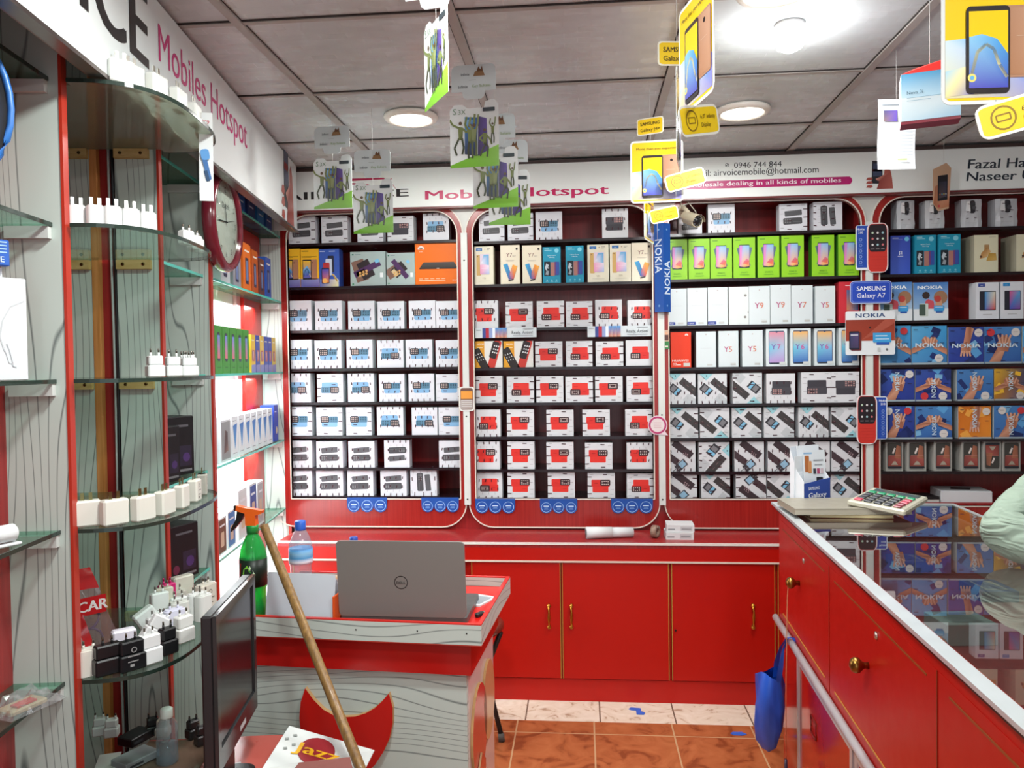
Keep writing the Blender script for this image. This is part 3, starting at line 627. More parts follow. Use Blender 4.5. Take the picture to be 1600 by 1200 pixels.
def art_tecno(A, st, sd):
    a = 25 if st == 'a' else -50
    A.rot(.28, .45, .36, .6, a-8, '#7a5c50', r=.02); A.up(); A.rot(.44, .48, .36, .5, a, '#2c2428', r=.02); A.up(); A.rot(.48, .5, .8, .17, a, '#4a2c58'); A.rot(.3, .38, .26, .14, a, '#c8b48c'); A.up()
    for i in range(3):
        for j in range(2): A.rot(.28+.09*i, .38+.03*i-.08*j, .06, .06, a, '#d0a060')
    A.rot(.76, .72, .12, .1, a, '#78b8dc'); A.rect(.05, .9, .1, .94, '#2f6f58'); A.rect(.14, .91, .3, .93, '#7f9090'); A.rect(.84, .24, .93, .38, '#dfe4e4'); A.rect(.05, .04, .1, .08, '#3a8058')
def art_banana(A, st, sd):
    A.P([(0, 0), (.36, 0), (.36, 1), (0, 1)], '#dc9c28'); A.up(); A.text('NOKIA', .1, .86, .06, '#f4ecd8', 'l', .015); A.rect(.1, .74, .3, .77, '#f0dcae')
    A.rot(.24, .3, .28, .86, 28, '#2a2524', r=.06); A.rot(.72, .5, .27, 1.0, -16, '#c33a30', r=.06); A.up(); A.rot(.72, .66, .25, .6, -16, '#2c2326', r=.05); A.up()
    for i in range(3):
        for j in range(3): A.rot(.66+.07*i+.035*j, .58-.018*i+.12*j, .04, .05, -16, '#dce0e2'); A.rot(.16+.08*i-.05*j, .26+.03*i+.11*j, .035, .04, 28, '#c8ccce')
def skin(A, pts, up=True): A.P(pts, ['#c98d70', '#a86a52', '#d8a488', '#8f5642', '#c98d70', '#b87a60', '#a86a52', '#c98d70'][:len(pts)], up)
def art_hands(A, st, sd):       # blue posters of reaching hands with the maker's word across
    r = random.Random(sd)
    bgc = {'a': ['#4f92c8', '#3a78b8', '#3f9bd4', '#62b0dc'], 'b': ['#2c3f98', '#27388c', '#30489a', '#3a58a8'], 'c': ['#3a6ab0', '#2f5aa4', '#4a86c4', '#4a80bc'], 'o': ['#d87a24', '#e89030', '#e0842c', '#c86a1c'], 'y': ['#b87a1c', '#3a5a88', '#2c3f60', '#e0b030']}[st[0]]
    A.P([(0, 0), (1, 0), (1, 1), (0, 1)], bgc); A.up()
    for i in range(5):
        x, z = r.random(), r.random(); A.rot(x, z, r.uniform(.15, .4), r.uniform(.1, .3), r.uniform(-60, 60), {'o': '#f0a848', 'y': '#f2c23c'}.get(st[0], ['#23336f', '#5aa0d8', '#1c2a60', '#7ab4dc'][i % 4]), True)
    if st[1] == '1':
        skin(A, [(0, .28), (0, .42), (.34, .58), (.42, .5), (.4, .44)]); skin(A, [(1, .25), (1, .4), (.66, .56), (.58, .5), (.62, .42)]); skin(A, [(.32, .5), (.68, .5), (.74, .62), (.62, .72), (.5, .66), (.38, .74), (.28, .64)])
        for i in range(4): A.rot(.38+.08*i, .62, .045, .2, 20-14*i, '#d8a488', True)
    elif st[1] == '2':
        skin(A, [(.42, .55), (.6, .55), (.72, .95), (.62, 1), (.5, 1)]); skin(A, [(.34, .3), (.62, .28), (.66, .5), (.5, .6), (.36, .52)])
        for i in range(4): A.rot(.36+.08*i, .28, .05, .16, -10+7*i, '#d8a488', True)
    else:
        skin(A, [(.1, 0), (.42, 0), (.6, .45), (.4, .5)]); skin(A, [(.36, .35), (.64, .32), (.72, .6), (.6, .78), (.45, .72), (.34, .55)])
        for i in range(4): A.rot(.4+.09*i, .66, .05, .26, 14-12*i, '#d8a488', True)
    A.up(); rt = {'n': 0, 'r': 90, 'l': -90}[st[2]]
    if rt == 0: A.text('NOKIA', .5, .44, .12, '#cfe2ee', 'c', .03, fit=.8)
    elif rt == 90: A.text('NOKIA', .56, .12, .13, '#cfe2ee', 'l', .03, rot=90)
    else: A.text('NOKIA', .42, .9, .13, '#cfe2ee', 'l', .03, rot=-90)
    A.up(); cx, cz = r.choice(((.84, .84), (.22, .86), (.76, .16)))
    A.circ(cx, cz, .12, '#d8d4d0', up=True); A.rect(cx-.06, cz, cx+.06, cz+.012, '#9a9090', True)
    if sd % 3 == 0: A.circ(1-cx, cz, .11, '#c83a40', up=True)
    for x, z in ((.1, .9), (.5, .08), (.1, .3), (.85, .55), (.4, .95)): A.rot(x, z, .12, .018, 0, '#2a2a4a')
    A.rect(0, 0, 1, .05, '#9fb0b8', True)
def art_nokia(A, st, sd):
    A.P([(0, .3), (1, .3), (1, 1), (0, 1)], ['#8fb4d8', '#a8c4dc', '#4a80c4', '#3f78c0']); A.up(); A.text('NOKIA', .12, .82, .09, '#eef4f8', 'l', .03, fit=.72)
    A.P([(.32, .3), (.62, .3), (.58, .5), (.42, .56), (.34, .5)], '#c8505c', True); A.circ(.36, .66, .11, '#3a2c28'); A.circ(.78, .6, .2, '#9a7458', up=True); A.P([(.62, .34), (.84, .32), (.8, .6), (.66, .62)], '#c89878', True); A.circ(.7, .56, .1, '#b8443c', up=True)
    A.rect(0, 0, 1, .3, '#dfe6ea', True); A.rr(.18, .1, .42, .44, .02, '#c9d4cc', True); A.rr(.16, .12, .34, .42, .02, '#46584e', True); A.rr(.58, .24, .88, .38, .02, '#3f9cd8', True); A.rect(.64, .19, .84, .24, '#2c5aa8', True); A.rect(.62, .33, .84, .345, '#d4eaf6', True)
def art_jtwo(A, st, sd):
    A.P([(0, 0), (1, 0), (1, 1), (0, 1)], ['#4a66c8', '#3a58c0', '#3446a8', '#3a4cb0']); A.up(); A.text('J2', .5, .52, .08, '#e8ecf8', 'c', .02); A.rect(.36, .46, .64, .475, '#c8d0ec'); A.circ(.82, .91, .12, '#6ab8dc'); A.rect(.1, .93, .4, .945, '#c8d0ec'); A.rect(.1, .9, .6, .91, '#8a98d4')
def art_cream(A, st, sd):
    A.rect(.62, .94, .9, .95, '#9a9482'); A.rr(.42, .48, .62, .74, .02, '#b08a5c'); A.up(); A.P([(.22, .36), (.5, .4), (.7, .56), (.52, .66), (.3, .52)], ['#c08a4c', '#d8b078', '#e0b880', '#a87840', '#b88448']); A.P([(.5, .3), (.94, .32), (.9, .5), (.62, .52)], ['#c8a050', '#d8b468', '#c09848', '#b08c40'], True); A.circ(.28, .42, .05, '#5a4030')
def art_vivo(A, st, sd):
    A.rr(.1, .88, .4, .97, .01, '#3a4c98' if st == 'a' else '#2f8fd0'); A.up(); A.text('vivo', .25, .9, .03, '#e8eef8', 'c'); A.rr(.16, .24, .7, .76, .02, '#2a2c38'); A.up(); A.rr(.36, .24, .86, .76, .02, '#22242e'); A.up()
    c = ['#2f6cb8', '#d8583c', '#e8e0c8', '#3f9cd8'] if st == 'a' else ['#4a58b8', '#8a4a9c', '#5aa8d8', '#d85a90']
    A.P([(.38, .26), (.84, .26), (.84, .74), (.38, .74)], c); A.rect(.3, .12, .7, .135, '#b4b6ba')
def art_clear(A, st, sd):
    A.rr(.06, .04, .94, .96, .1, '#8d8f8c'); A.up(); A.rr(.1, .08, .9, .92, .08, '#43423f'); A.up(); A.P([(.12, .16), (.88, .16), (.86, .5), (.14, .5)], ['#7c3a36', '#93463c', '#b4625a', '#8c4a44']); A.P([(.5, .42), (.86, .4), (.84, .8), (.62, .84)], ['#b07054', '#98604a', '#8a5a48', '#a86c54'], True)
    A.rot(.46, .66, .1, .34, -22, '#e4dcd6', True); A.P([(.3, .2), (.7, .2), (.55, .32), (.45, .32)], '#a8a090', True); A.rect(.1, .1, .9, .14, '#2c2c38', True); A.rect(.16, .5, .84, .51, '#c88a80', True); bars(A, '', sd)
def art_foil(A, st, sd):
    r = random.Random(sd); A.rr(.34, .5, .7, 1.0, .12, '#2d2f36'); A.up(); A.circ(.62, .72, .13, '#4a4c52'); A.up(); A.P([(.1, .6), (.4, .56), (.36, .98), (.14, .96)], '#f2f4f5'); A.up()
    for x, z in ((.2, .3), (.7, .32), (.24, .56), (.78, .6), (.3, .86)): A.rot(x, z, .16, .04, r.uniform(-12, 12), '#5a4a50')
    A.rect(.2, .12, .76, .125, '#a8a8ac')
BASE = {'blue': '#d3d5dc', 'red': '#d2d4d8', 'dark': '#d2d4d8', 'grey': '#d3d5dc', 'diag': '#cfd2d6', 'twin': '#cfd2d6', 'yv': '#e4dcc6', 'gold': '#ddd8c4', 'teal': '#1f8fae', 'green': '#8cc924', 'plain': '#d3dde0', 'plainside': '#d8dfdf',
        'ytext': '#d3dde0', 'yscreen': '#d3dde0', 'redy': '#dd3a1c', 'router': '#e06a08', 'jplus': '#eeb52a', 'jblue': '#3a5ab0', 'tecno': '#9fb0ae', 'banana': '#e0e0dc', 'hands': '#aab4b8', 'nokia': '#c8d4dc', 'jtwo': '#2d3c98', 'cream': '#dcd9bc',
        'vivo': '#dfe3ea', 'clear': '#a8a8a2', 'foil': '#c9cdd2', 'redbox': '#c8303c', 'white': '#d8dade'}
SIDE = {'green': '#3f8a1e', 'blue': '#c5ced2', 'jblue': '#2b4490', 'plain': '#b9c2c4', 'cream': '#b4b09a', 'clear': '#b0b0aa'}
LOOK = {'blue': 'white box showing blue keypad phones', 'red': 'white box showing red keypad phones', 'dark': 'white box showing black keypad phones', 'grey': 'white box showing dark grey phones', 'diag': 'white box with slanted phones and pale blue corner', 'twin': 'white box with three slanted dark phones',
        'yv': 'cream phone box with crossed colourful phones', 'gold': 'cream phone box showing gold phone', 'teal': 'teal phone box', 'green': 'lime green phone box', 'plain': 'plain white phone box with grey line', 'plainside': 'plain white phone box with small side marks', 'ytext': 'white phone box with small reddish letters', 'yscreen': 'white phone box with gradient screen picture',
        'redy': 'orange red phone box', 'router': 'big orange router box', 'jplus': 'yellow phone box with violet foot', 'jblue': 'blue phone box with stacked phones', 'tecno': 'grey green box with slanted brown phone', 'banana': 'box with orange stripe and two curved phones', 'hands': 'blue box printed with reaching hands',
        'nokia': 'pale blue box showing couple with phone', 'jtwo': 'deep blue phone box with small white letters', 'cream': 'cream box with small golden picture', 'vivo': 'white phone box with colourful phone picture', 'clear': 'small clear fronted box with reddish picture', 'foil': 'white box in shiny crinkled film', 'redbox': 'red phone box'}
ARTS = {k[4:]: v for k, v in list(globals().items()) if k.startswith('art_')}
def art_redbox(A, st, sd): A.rect(.3, .9, .6, .92, '#f0d4d4'); A.P([(.36, .3), (.9, .3), (.9, .8), (.36, .8)], ['#c07a50', '#3a6a98', '#3a5a88', '#4a6a98'])
ARTS['redbox'] = art_redbox
_bm = {}
def box_mesh(ty, st, flip, w_, h_, d_, sd):
    key = (ty, st, flip, round(w_, 3), round(h_, 3), d_, sd % 3 if ty not in ('hands',) else sd)
    if key in _bm: return _bm[key]
    m = MB(); c = BASE[ty]; sc = SIDE.get(ty, c); mt = 'wrap' if ty in ('foil',) else 'print'
    if ty == 'foil':     # crinkled film
        n = 5; rr_ = random.Random(sd); pts = []
        for j in range(n+1):
            for i in range(n+1): pts.append((-w_/2+w_*i/n+(rr_.uniform(-.003, .003) if 0 < j < n else 0), rr_.uniform(-.004, .0) if 0 < i < n else .002, h_*j/n))
        m.add(pts, [[j*(n+1)+i, j*(n+1)+i+1, (j+1)*(n+1)+i+1, (j+1)*(n+1)+i] for j in range(n) for i in range(n)], c, 'wrap')
        m.box(-w_/2, w_/2, .003, d_, 0, h_, '#b9bec4', 'wrap')
        A = Art(m, w_*.8, h_*.9, -.005, flip, 'wrap', z0=h_*.05)
    else:
        m.box(-w_/2, w_/2, 0, d_, 0, h_, sc, mt); A = Art(m, w_, h_, 0, flip); A.rect(0, 0, 1, 1, c); A.up()
    ARTS[ty](A, st, sd); me = m.mesh('phone_box'); _bm[key] = me; return me
ORD = ['first', 'second', 'third', 'fourth', 'fifth', 'sixth', 'seventh', 'eighth', 'ninth']
CABW = ['leftmost', 'second', 'third', 'rightmost']
# rows: (type, style, flip, u0, u1, vtop)
def V(*a): return [('V',)+q for q in a]
SH = {}
SH[0] = [
 [('grey', 'H', 0, 451, 492, 338), ('grey', 'H', 0, 502, 543, 338), ('grey', 'H', 0, 558, 598, 337), ('dark', 'H', 2, 605, 646, 337), ('blue', 'V', 2, 661, 701, 333)],
 [('jplus', '', 0, 441, 469, 389), ('jplus', '', 0, 470, 498, 389), ('jblue', '', 0, 498.5, 530, 389), ('tecno', 'a', 0, 547, 602, 393), ('tecno', 'b', 0, 604, 648, 395), ('router', '', 0, 648.5, 716, 380)],
 [('blue', 'V', 0, 444, 486, 470), ('blue', 'V', 0, 492, 534, 470), ('blue', 'V', 0, 544, 585, 470), ('blue', 'V', 0, 590, 631, 470), ('blue', 'V', 0, 639, 680, 470), ('blue', 'V', 0, 682, 723, 470)],
 [('blue', 'V', 0, 445, 487, 531), ('blue', 'V', 0, 491, 533, 531), ('blue', 'V', 0, 541, 582, 531), ('blue', 'V', 2, 589, 630, 531), ('blue', 'V', 0, 634, 675, 531), ('blue', 'V', 0, 681, 722, 531)],
 [('blue', 'V', 2, 444, 485, 584), ('blue', 'H', 2, 495, 536, 584), ('blue', 'V', 2, 543, 584, 584), ('blue', 'V', 0, 592, 632, 584), ('blue', 'V', 0, 638, 678, 584), ('blue', 'H', 0, 681, 721, 584)],
 [('blue', 'H', 0, 446, 487, 636), ('blue', 'H', 0, 494, 534, 636), ('blue', 'H', 0, 541, 580, 636), ('blue', 'V', 2, 589, 630, 636), ('blue', 'V', 2, 643, 683.5, 636), ('blue', 'H', 0, 685, 725, 636)],
 [('grey', 'V', 0, 446, 487, 689), ('grey', 'V', 0, 494, 535, 689), ('grey', 'V', 0, 544, 585, 689), ('grey', 'V', 2, 600, 640, 688), ('grey', 'V', 0, 687, 727, 689)],
 [('grey', 'V', 0, 446, 487, 734), ('grey', 'V', 0, 494, 535, 734), ('grey', 'V', 0, 542, 583, 734), ('grey', 'V', 0, 594, 635, 734), ('grey', 'H', 1, 641, 682, 733)]]
SH[1] = [
 [('grey', 'H', 0, 748, 788, 333), ('grey', 'H', 0, 793, 833, 333), ('blue', 'V', 0, 837, 878, 330), ('dark', 'V', 2, 941, 981, 326)],
 [('gold', '', 0, 741, 771, 385), ('yv', '', 0, 782, 812, 383), ('yv', '', 0, 816, 846, 383), ('teal', '', 0, 848, 876, 386), ('teal', '', 0, 884, 912, 384), ('gold', '', 0, 918, 951, 382), ('gold', '', 0, 953, 986, 381), ('yv', '', 0, 987, 1019, 379)],
 [('red', 'V', 2, 737, 778, 470), ('red', 'H', 2, 790, 832, 471), ('red', 'H', 0, 839, 881, 470), ('red', 'H', 0, 884, 926, 470), ('red', 'V', 0, 930, 972, 469), ('red', 'V', 0, 981, 1023, 468)],
 [('banana', '', 0, 741, 785, 533), ('banana', '', 0, 787, 833, 533), ('red', 'H', 2, 836, 879, 533), ('red', 'H', 0, 884, 926, 533), ('red', 'H', 0, 931, 974, 533), ('red', '', 0, 978, 1020, 532)],
 [('red', 'H', 2, 743, 785, 588), ('red', 'H', 0, 792, 834, 588), ('red', 'H', 2, 838, 880, 588), ('red', 'H', 0, 884, 926, 588), ('red', 'H', 2, 930, 973, 588), ('red', 'H', 0, 979, 1021, 588)],
 [('red', 'V', 0, 741, 782, 640), ('red', 'H', 2, 792, 834, 640), ('red', 'H', 2, 854, 896, 640), ('red', 'H', 2, 910, 953, 640), ('red', 'H', 0, 977, 1019, 640)],
 [('red', 'V', 2, 740, 781, 690), ('red', 'H', 2, 793, 835, 690), ('red', 'H', 2, 854, 896, 691), ('red', 'H', 2, 914, 957, 692), ('red', 'V', 2, 979, 1020, 692)],
 [('red', 'V', 0, 743, 784, 737), ('red', 'H', 2, 793, 835, 737), ('red', 'H', 2, 856, 898, 738), ('red', 'H', 2, 918, 961, 739), ('red', 'H', 0, 980, 1021, 740)]]
SH[2] = [
 [('grey', '', 0, 1060, 1097, 336), ('blue', 'V', 0, 1106, 1148, 319), ('grey', 'H', 0, 1218, 1261, 318), ('grey', 'V', 1, 1271, 1316, 315)],
 [('green', '', 0, 1042, 1074, 374), ('green', '', 0, 1076, 1109, 373), ('green', '', 0, 1110, 1144, 372), ('green', '', 0, 1146, 1180, 371), ('green', '', 0, 1184, 1218, 369), ('green', '', 0, 1221, 1256, 368), ('green', '', 0, 1269, 1304, 367), ('green', '', 0, 1310, 1345, 366)],
 [('plain', '1', 0, 1042, 1073, 451), ('plain', '1', 0, 1074, 1105, 450), ('plain', '1', 0, 1106, 1137, 449), ('plainside', '', 0, 1139, 1170, 448), ('ytext', 'Y9', 0, 1170.5, 1203, 447), ('ytext', 'Y9', 0, 1204, 1236, 445), ('ytext', 'Y7', 0, 1237, 1270, 446), ('ytext', 'Y5', 0, 1274, 1305, 447), ('redbox', '', 0, 1314, 1348, 440)],
 [('redy', '', 0, 1048, 1080, 519), ('plain', '', 0, 1088, 1119, 518), ('ytext', 'Y5', 0, 1123, 1154, 517), ('ytext', 'Y5', 0, 1160, 1192, 516), ('yscreen', 'Y7', 0, 1197, 1230, 514), ('yscreen', 'Y6', 0, 1235, 1267, 513), ('yscreen', 'Y6', 0, 1273, 1305, 513), ('yscreen', 'Y6', 0, 1311, 1344, 512)],
 [('diag', 'V', 0, 1042, 1087, 584), ('diag', 'V', 0, 1091, 1136, 584), ('diag', 'H', 2, 1145, 1191, 583), ('dark', 'V', 0, 1198, 1242, 583), ('dark', 'H', 0, 1252, 1299, 582), ('dark', 'H', 2, 1300, 1347, 581)],
 [('diag', 'H', 0, 1045, 1091, 637), ('diag', 'H', 2, 1094, 1140, 637), ('diag', 'H', 0, 1144, 1190, 637), ('diag', 'H', 0, 1194, 1241, 636), ('diag', 'V', 0, 1248, 1295, 636), ('diag', 'H', 2, 1302, 1348, 636)],
 [('twin', 'V', 0, 1042, 1087, 690), ('diag', 'V', 1, 1092, 1140, 691), ('twin', 'V', 0, 1148, 1194, 690), ('twin', 'V', 0, 1200, 1247, 690), ('twin', 'V', 0, 1250, 1297, 690), ('twin', 'H', 0, 1301, 1347, 690)],
 [('twin', 'H', 0, 1043, 1089, 738), ('diag', 'H', 0, 1096, 1141, 739), ('twin', 'H', 2, 1150, 1197, 739), ('diag', 'H', 2, 1198.5, 1244, 739), ('diag', 'H', 0, 1248, 1294, 740), ('diag', 'H', 0, 1299, 1346, 740)]]
SH[3] = [
 [('foil', '', 0, 1402, 1430, 313), ('foil', '', 0, 1446, 1476, 313), ('foil', '', 0, 1503, 1535, 311), ('foil', '', 0, 1556, 1591, 310)],
 [('jtwo', '', 0, 1392, 1423, 368), ('teal', '', 0, 1430, 1463, 367), ('teal', '', 0, 1467, 1501, 366), ('cream', '', 0, 1522, 1560, 367), ('cream', '', 0, 1588, 1626, 366)],
 [('nokia', '', 0, 1372, 1425, 441), ('nokia', '', 0, 1428, 1482, 441), ('vivo', 'a', 0, 1525, 1561, 441), ('vivo', 'b', 0, 1564, 1600, 440)],
 [('hands', 'a1n', 0, 1370, 1423.5, 509), ('hands', 'a1n', 0, 1425, 1480, 509), ('hands', 'b2n', 0, 1482, 1537, 511), ('hands', 'c3n', 0, 1538.5, 1596, 510), ('hands', 'a1n', 0, 1598, 1652, 509)],
 [('hands', 'b3l', 0, 1376, 1429, 577), ('hands', 'b1r', 0, 1430.5, 1486, 577), ('hands', 'c3l', 0, 1495, 1552, 577), ('hands', 'y1l', 0, 1553.5, 1606, 576)],
 [('hands', 'b3l', 0, 1376, 1429, 635), ('hands', 'c1r', 0, 1430.5, 1487, 635), ('hands', 'o2l', 0, 1498, 1549, 635), ('hands', 'c3r', 0, 1553, 1606, 634)],
 [('clear', '', 0, 1384, 1412, 688), ('clear', '', 0, 1418, 1448, 688), ('clear', '', 0, 1460, 1488, 688), ('clear', '', 0, 1503, 1532, 688), ('clear', '', 2, 1537, 1565, 688), ('clear', '', 0, 1567, 1596, 688)]]
HANDL = ['blue box with two clasped arms', 'blue box with two meeting hands', 'dark blue box with reaching hand', 'blue box with raised fist', 'blue box cut by right picture edge']
cnt = 0
for k in range(4):
    for j, row in enumerate(SH[k]):
        n = len(row)
        for i, (ty, st, fl, u0, u1, vt) in enumerate(row):
            z = SHZ[k][j]; um = (u0+u1)/2; d_ = {'green': .05, 'clear': .09, 'cream': .12, 'tecno': .07, 'router': .09}.get(ty, .06)
            vb = ROWS[k][j][0]; pc = atY(um, (vt+vb)/2, YB); wd = atY(u1, (vt+vb)/2, YB).x-atY(u0, (vt+vb)/2, YB).x
            hh_ = atY(um, vt, YB).z-z
            if ty in ('blue', 'red', 'dark', 'grey') and k < 3: wd = round(wd/.004)*.004; hh_ = round(hh_/.004)*.004
            gapL = u0-row[i-1][4] if i else 9; gapR = row[i+1][3]-u1 if i < n-1 else 9
            rz = random.uniform(-1, 1)*R(1.6) if min(gapL, gapR) > 4 else 0
            if ty in ('foil', 'clear', 'cream'): rz = R(random.uniform(1, 4))
            x = max(min(pc.x, FR[k][3]-wd/2-.013), FR[k][0]+wd/2+.013)
            o = link('phone_box', box_mesh(ty, st, fl, wd, hh_, d_, cnt), None, (x, YB+random.uniform(0, .006), z), rz)
            look = LOOK[ty].format(st)
            pos = ORD[i]+' from left' if i < n-1 or n < 3 else 'last on right'
            tag(o, '%s, %s, %s shelf, %s cabinet' % (look, pos, ORD[j] if j < 7 else 'bottom', CABW[k]), 'phone box', 'phone boxes in the %s wall cabinet' % CABW[k])
            cnt += 1
# small shelf strips reading Ready, Action!
for nm, u0, u1, vb, vt in (('second shelf strip', 742, 838, 528, 511), ('right', 918, 1018, 528, 509.5)):
    a, b = atY(u0, vb, YF+.012), atY(u1, vt, YF+.012); wd, h_ = b.x-a.x, b.z-a.z
    m = MB().box(-wd/2, wd/2, 0, .0012, 0, h_, '#cfd8dc', 'print'); A = Art(m, wd, h_, 0)
    for i, c_ in enumerate(('#3a4a8c', '#b02838', '#8a9cc8', '#dfe6ee')): A.rect(.12+.055*i, -.0, .18+.055*i, 1.0, c_, True)
    for i in range(3): A.P([(.33+.065*i, 0), (.39+.065*i, 0), (.39+.065*i, 1), (.33+.065*i, 1)], ['#b86a4c', '#d8a080', '#3f8ccc', '#4a98d4'], True)
    A.text('Ready, Action!', .6 if u0 < 900 else .61, .36, .3, '#40444a', 'l', .008, fit=.34); A.rect(.62, .16, .94, .22, '#9aa0a6'); A.rect(.78, .82, .95, .88, '#8a9096'); A.rect(.02, .78, .1, .84, '#8a9096')
    o = m.build('shelf_strip', None, ((a.x+b.x)/2, YF+.0195, SHZ[1][2]-h_-.0015 + .002))
    tag(o, 'white promotional strip with phones and words, %s end of shelf in second cabinet' % ('left' if u0 < 900 else 'right'), 'shelf strip', 'promotional shelf strips')
# blue three-circle stickers on the lower frame boards
for i, (u0, u1) in enumerate(((543, 605), (659, 717), (743, 805), (844, 902), (955, 1020))):
    a, b = atY(u0, 800 if i < 2 else 802, YF), atY(u1, 777 if i < 2 else 779, YF); wd, h_ = b.x-a.x, b.z-a.z; r = wd/6.1
    m = MB(); o_ = [(-wd/2, h_), (-wd/2, r)]
    for q in range(3):
        cx = -wd/2+wd*(2*q+1)/6
        o_ += [(cx+r*math.cos(R(180+t)), r+r*math.sin(R(180+t))) for t in range(0, 181, 20)]
    o_ += [(wd/2, h_)]
    m.prism(o_, 0, .001, '#1c4c9c', 'print'); A = Art(m, wd, h_, 0)
    for q in range(3):
        cx = (2*q+1)/6; A.ring(cx, r/h_, .135, .012, '#9cc0ea'); A.rect(cx-.07, r/h_+.05, cx+.07, r/h_+.11, '#c9ddf4'); A.rect(cx-.05, r/h_-.06, cx+.05, r/h_-.03, '#7fa8dc'); A.rect(cx-.06, r/h_-.14, cx+.06, r/h_-.11, '#7fa8dc')
    o = m.build('sticker', None, ((a.x+b.x)/2, YF-.0055, a.z))
    tag(o, 'blue sticker of three circles, %s on the lower red boards' % (ORD[i]+' from left' if i < 4 else 'last on right'), 'sticker', 'blue circle stickers')
# sticker shaped like a phone, pink speech ring and small strip on the posts between the cabinets
a, b = atY(718.5, 642, YF), atY(741.5, 604, YF); wd, h_ = b.x-a.x, b.z-a.z
m = MB(); m.prism(rrect(-wd/2, 0, wd/2, h_, .012), 0, .0012, '#d8d8d4', 'print'); A = Art(m, wd, h_, 0); A.rr(.08, .05, .92, .95, .12, '#6a4a40'); A.up(); A.rect(.12, .5, .88, .82, '#d8913c'); A.rect(.12, .1, .88, .46, '#b9b4b0')
for i in range(4): A.rect(.16, .14+.08*i, .84, .16+.08*i, '#8a7a74', i == 0)
tag(m.build('sticker', None, ((a.x+b.x)/2, YF-.0145, a.z)), 'phone shaped sticker with orange screen on the first white strip', 'sticker')
a, b = atY(1011, 680, YF), atY(1043, 648, YF); wd, h_ = b.x-a.x, b.z-a.z; r = wd*.47
m = MB(); o_ = [(r*math.cos(R(t)), r*math.sin(R(t))) for t in range(-40, 296, 14)]+[(wd*.5, -h_*.5)]
m.prism(o_, 0, .0012, '#e0cfd4', 'print'); A = Art(m, wd, wd, 0, z0=-wd/2); A.ring(.5, .5, .43, .09, '#b03a6c', 24); A.circ(.5, .5, .33, '#ddd2d2', 20)
for i in range(4): A.rect(.32, .38+.08*i, .68, .4+.08*i, '#c08a98', i == 0)
tag(m.build('sticker', None, ((a.x+b.x)/2, YF-.0145, (a.z+b.z)/2)), 'round pink and white speech bubble sticker on the second white strip', 'sticker')
a, b = atY(1037, 545, YF), atY(1045, 516, YF); wd, h_ = b.x-a.x, b.z-a.z
m = MB().box(-wd/2, wd/2, 0, .001, 0, h_, '#c8a890', 'print'); A = Art(m, wd, h_, 0); A.rect(0, 0, 1, .4, '#3a7a44'); A.rect(.1, .45, .9, .75, '#5a3a34'); A.circ(.5, .82, .28, '#d8a484'); A.rect(.2, .08, .8, .16, '#e0d8c8', True)
tag(m.build('sticker', None, ((a.x+b.x)/2, YF-.0055, a.z)), 'tiny green and brown sticker under the tall blue column sign', 'sticker')
# ---------------------------------------------------------------- things lying on the ledge
pr, pr2 = atY(916, 847, 3.47), atY(988, 848, 3.5); zl = LEDGE_Z
t = MB(); q0, q1 = Vector((pr.x, 3.42, zl+.026)), Vector((pr2.x, 3.46, zl+.022))
t.tube([q0, q0.lerp(q1, .55)], [.026, .024], 16, '#d5d8d8', 'matte'); t.tube([q0.lerp(q1, .5), q1], [.0225, .0215], 16, '#cfd3d4', 'matte')
e = (q0-q1).normalized(); t.tube([q0+e*.001, q0+e*.0015], .019, 16, '#7c7f80', 'matte')
tag(t.build('paper_roll'), 'white paper roll lying on the ledge below the second cabinet', 'paper roll')
p = atY(1024, 843, 3.45); m = MB().at((p.x, 3.45, zl+.027), R(60), R(90))
m.lathe([(.013, -.012), (.027, -.012), (.027, .012), (.013, .012), (.013, -.012)], 20, '#8a7060', 'satin'); tag(m.build('tape_roll'), 'brown roll of tape standing on the ledge beside white boxes', 'tape roll')
for i, (zz_, lb) in enumerate(((0, 'small white box at bottom of the pair on the ledge'), (.031, 'small white box on top of the pair on the ledge'))):
    p = atY(1062, 850, 3.42); m = MB().box(-.058, .058, 0, .1, 0, .03, '#d2d5d6', 'print'); A = Art(m, .116, .03, 0); A.rect(.05, .3, .3, .5, '#8a8d90'); A.rect(.5, .2, .92, .8, '#b9bcbe'); A.rect(.54, .4, .88, .5, '#7a7d80', True)
    tag(m.build('small_box', None, (p.x+(.004 if i else 0), 3.41+i*.008, zl+zz_), R(-2*i)), lb, 'box', 'white boxes on the ledge')
zs = SHZ[3][7]
p = atY(1512, 786, 3.64); m = MB().box(-.105, .105, 0, .15, 0, .055, '#cfd1d4', 'print', .003); A = Art(m, .21, .055, 0); m.slab([(-.05, .05), (.03, .045), (.05, .1), (-.03, .11)], .0551, .0555, '#1f1f22', 'print')
tag(m.build('small_box', None, (p.x, YB+.02, zs), R(-6)), 'white flat box with black picture lying at the right cabinet foot', 'box')
p = atY(1446, 788, 3.64); m = MB(); m.box(-.085, .085, 0, .11, 0, .018, '#cfcfca', 'print'); m.box(-.087, .085, -.002, .112, .018, .03, '#201c1e', 'print')
tag(m.build('notebook', None, (p.x-.02, YB+.02, zs), R(3)), 'black topped notebook lying beside the flat white box', 'notebook')
# ================================================================ angled display along the left wall
HZ = [CAMH+q for q in (.608, .308, -.018, -.334, -.655)]   # glass shelf heights
BASEZ = CAMH-.945
S1, S2, S3 = [(atL(u_, 572)-LO).dot(LE) for u_ in (110, 256, 332)]
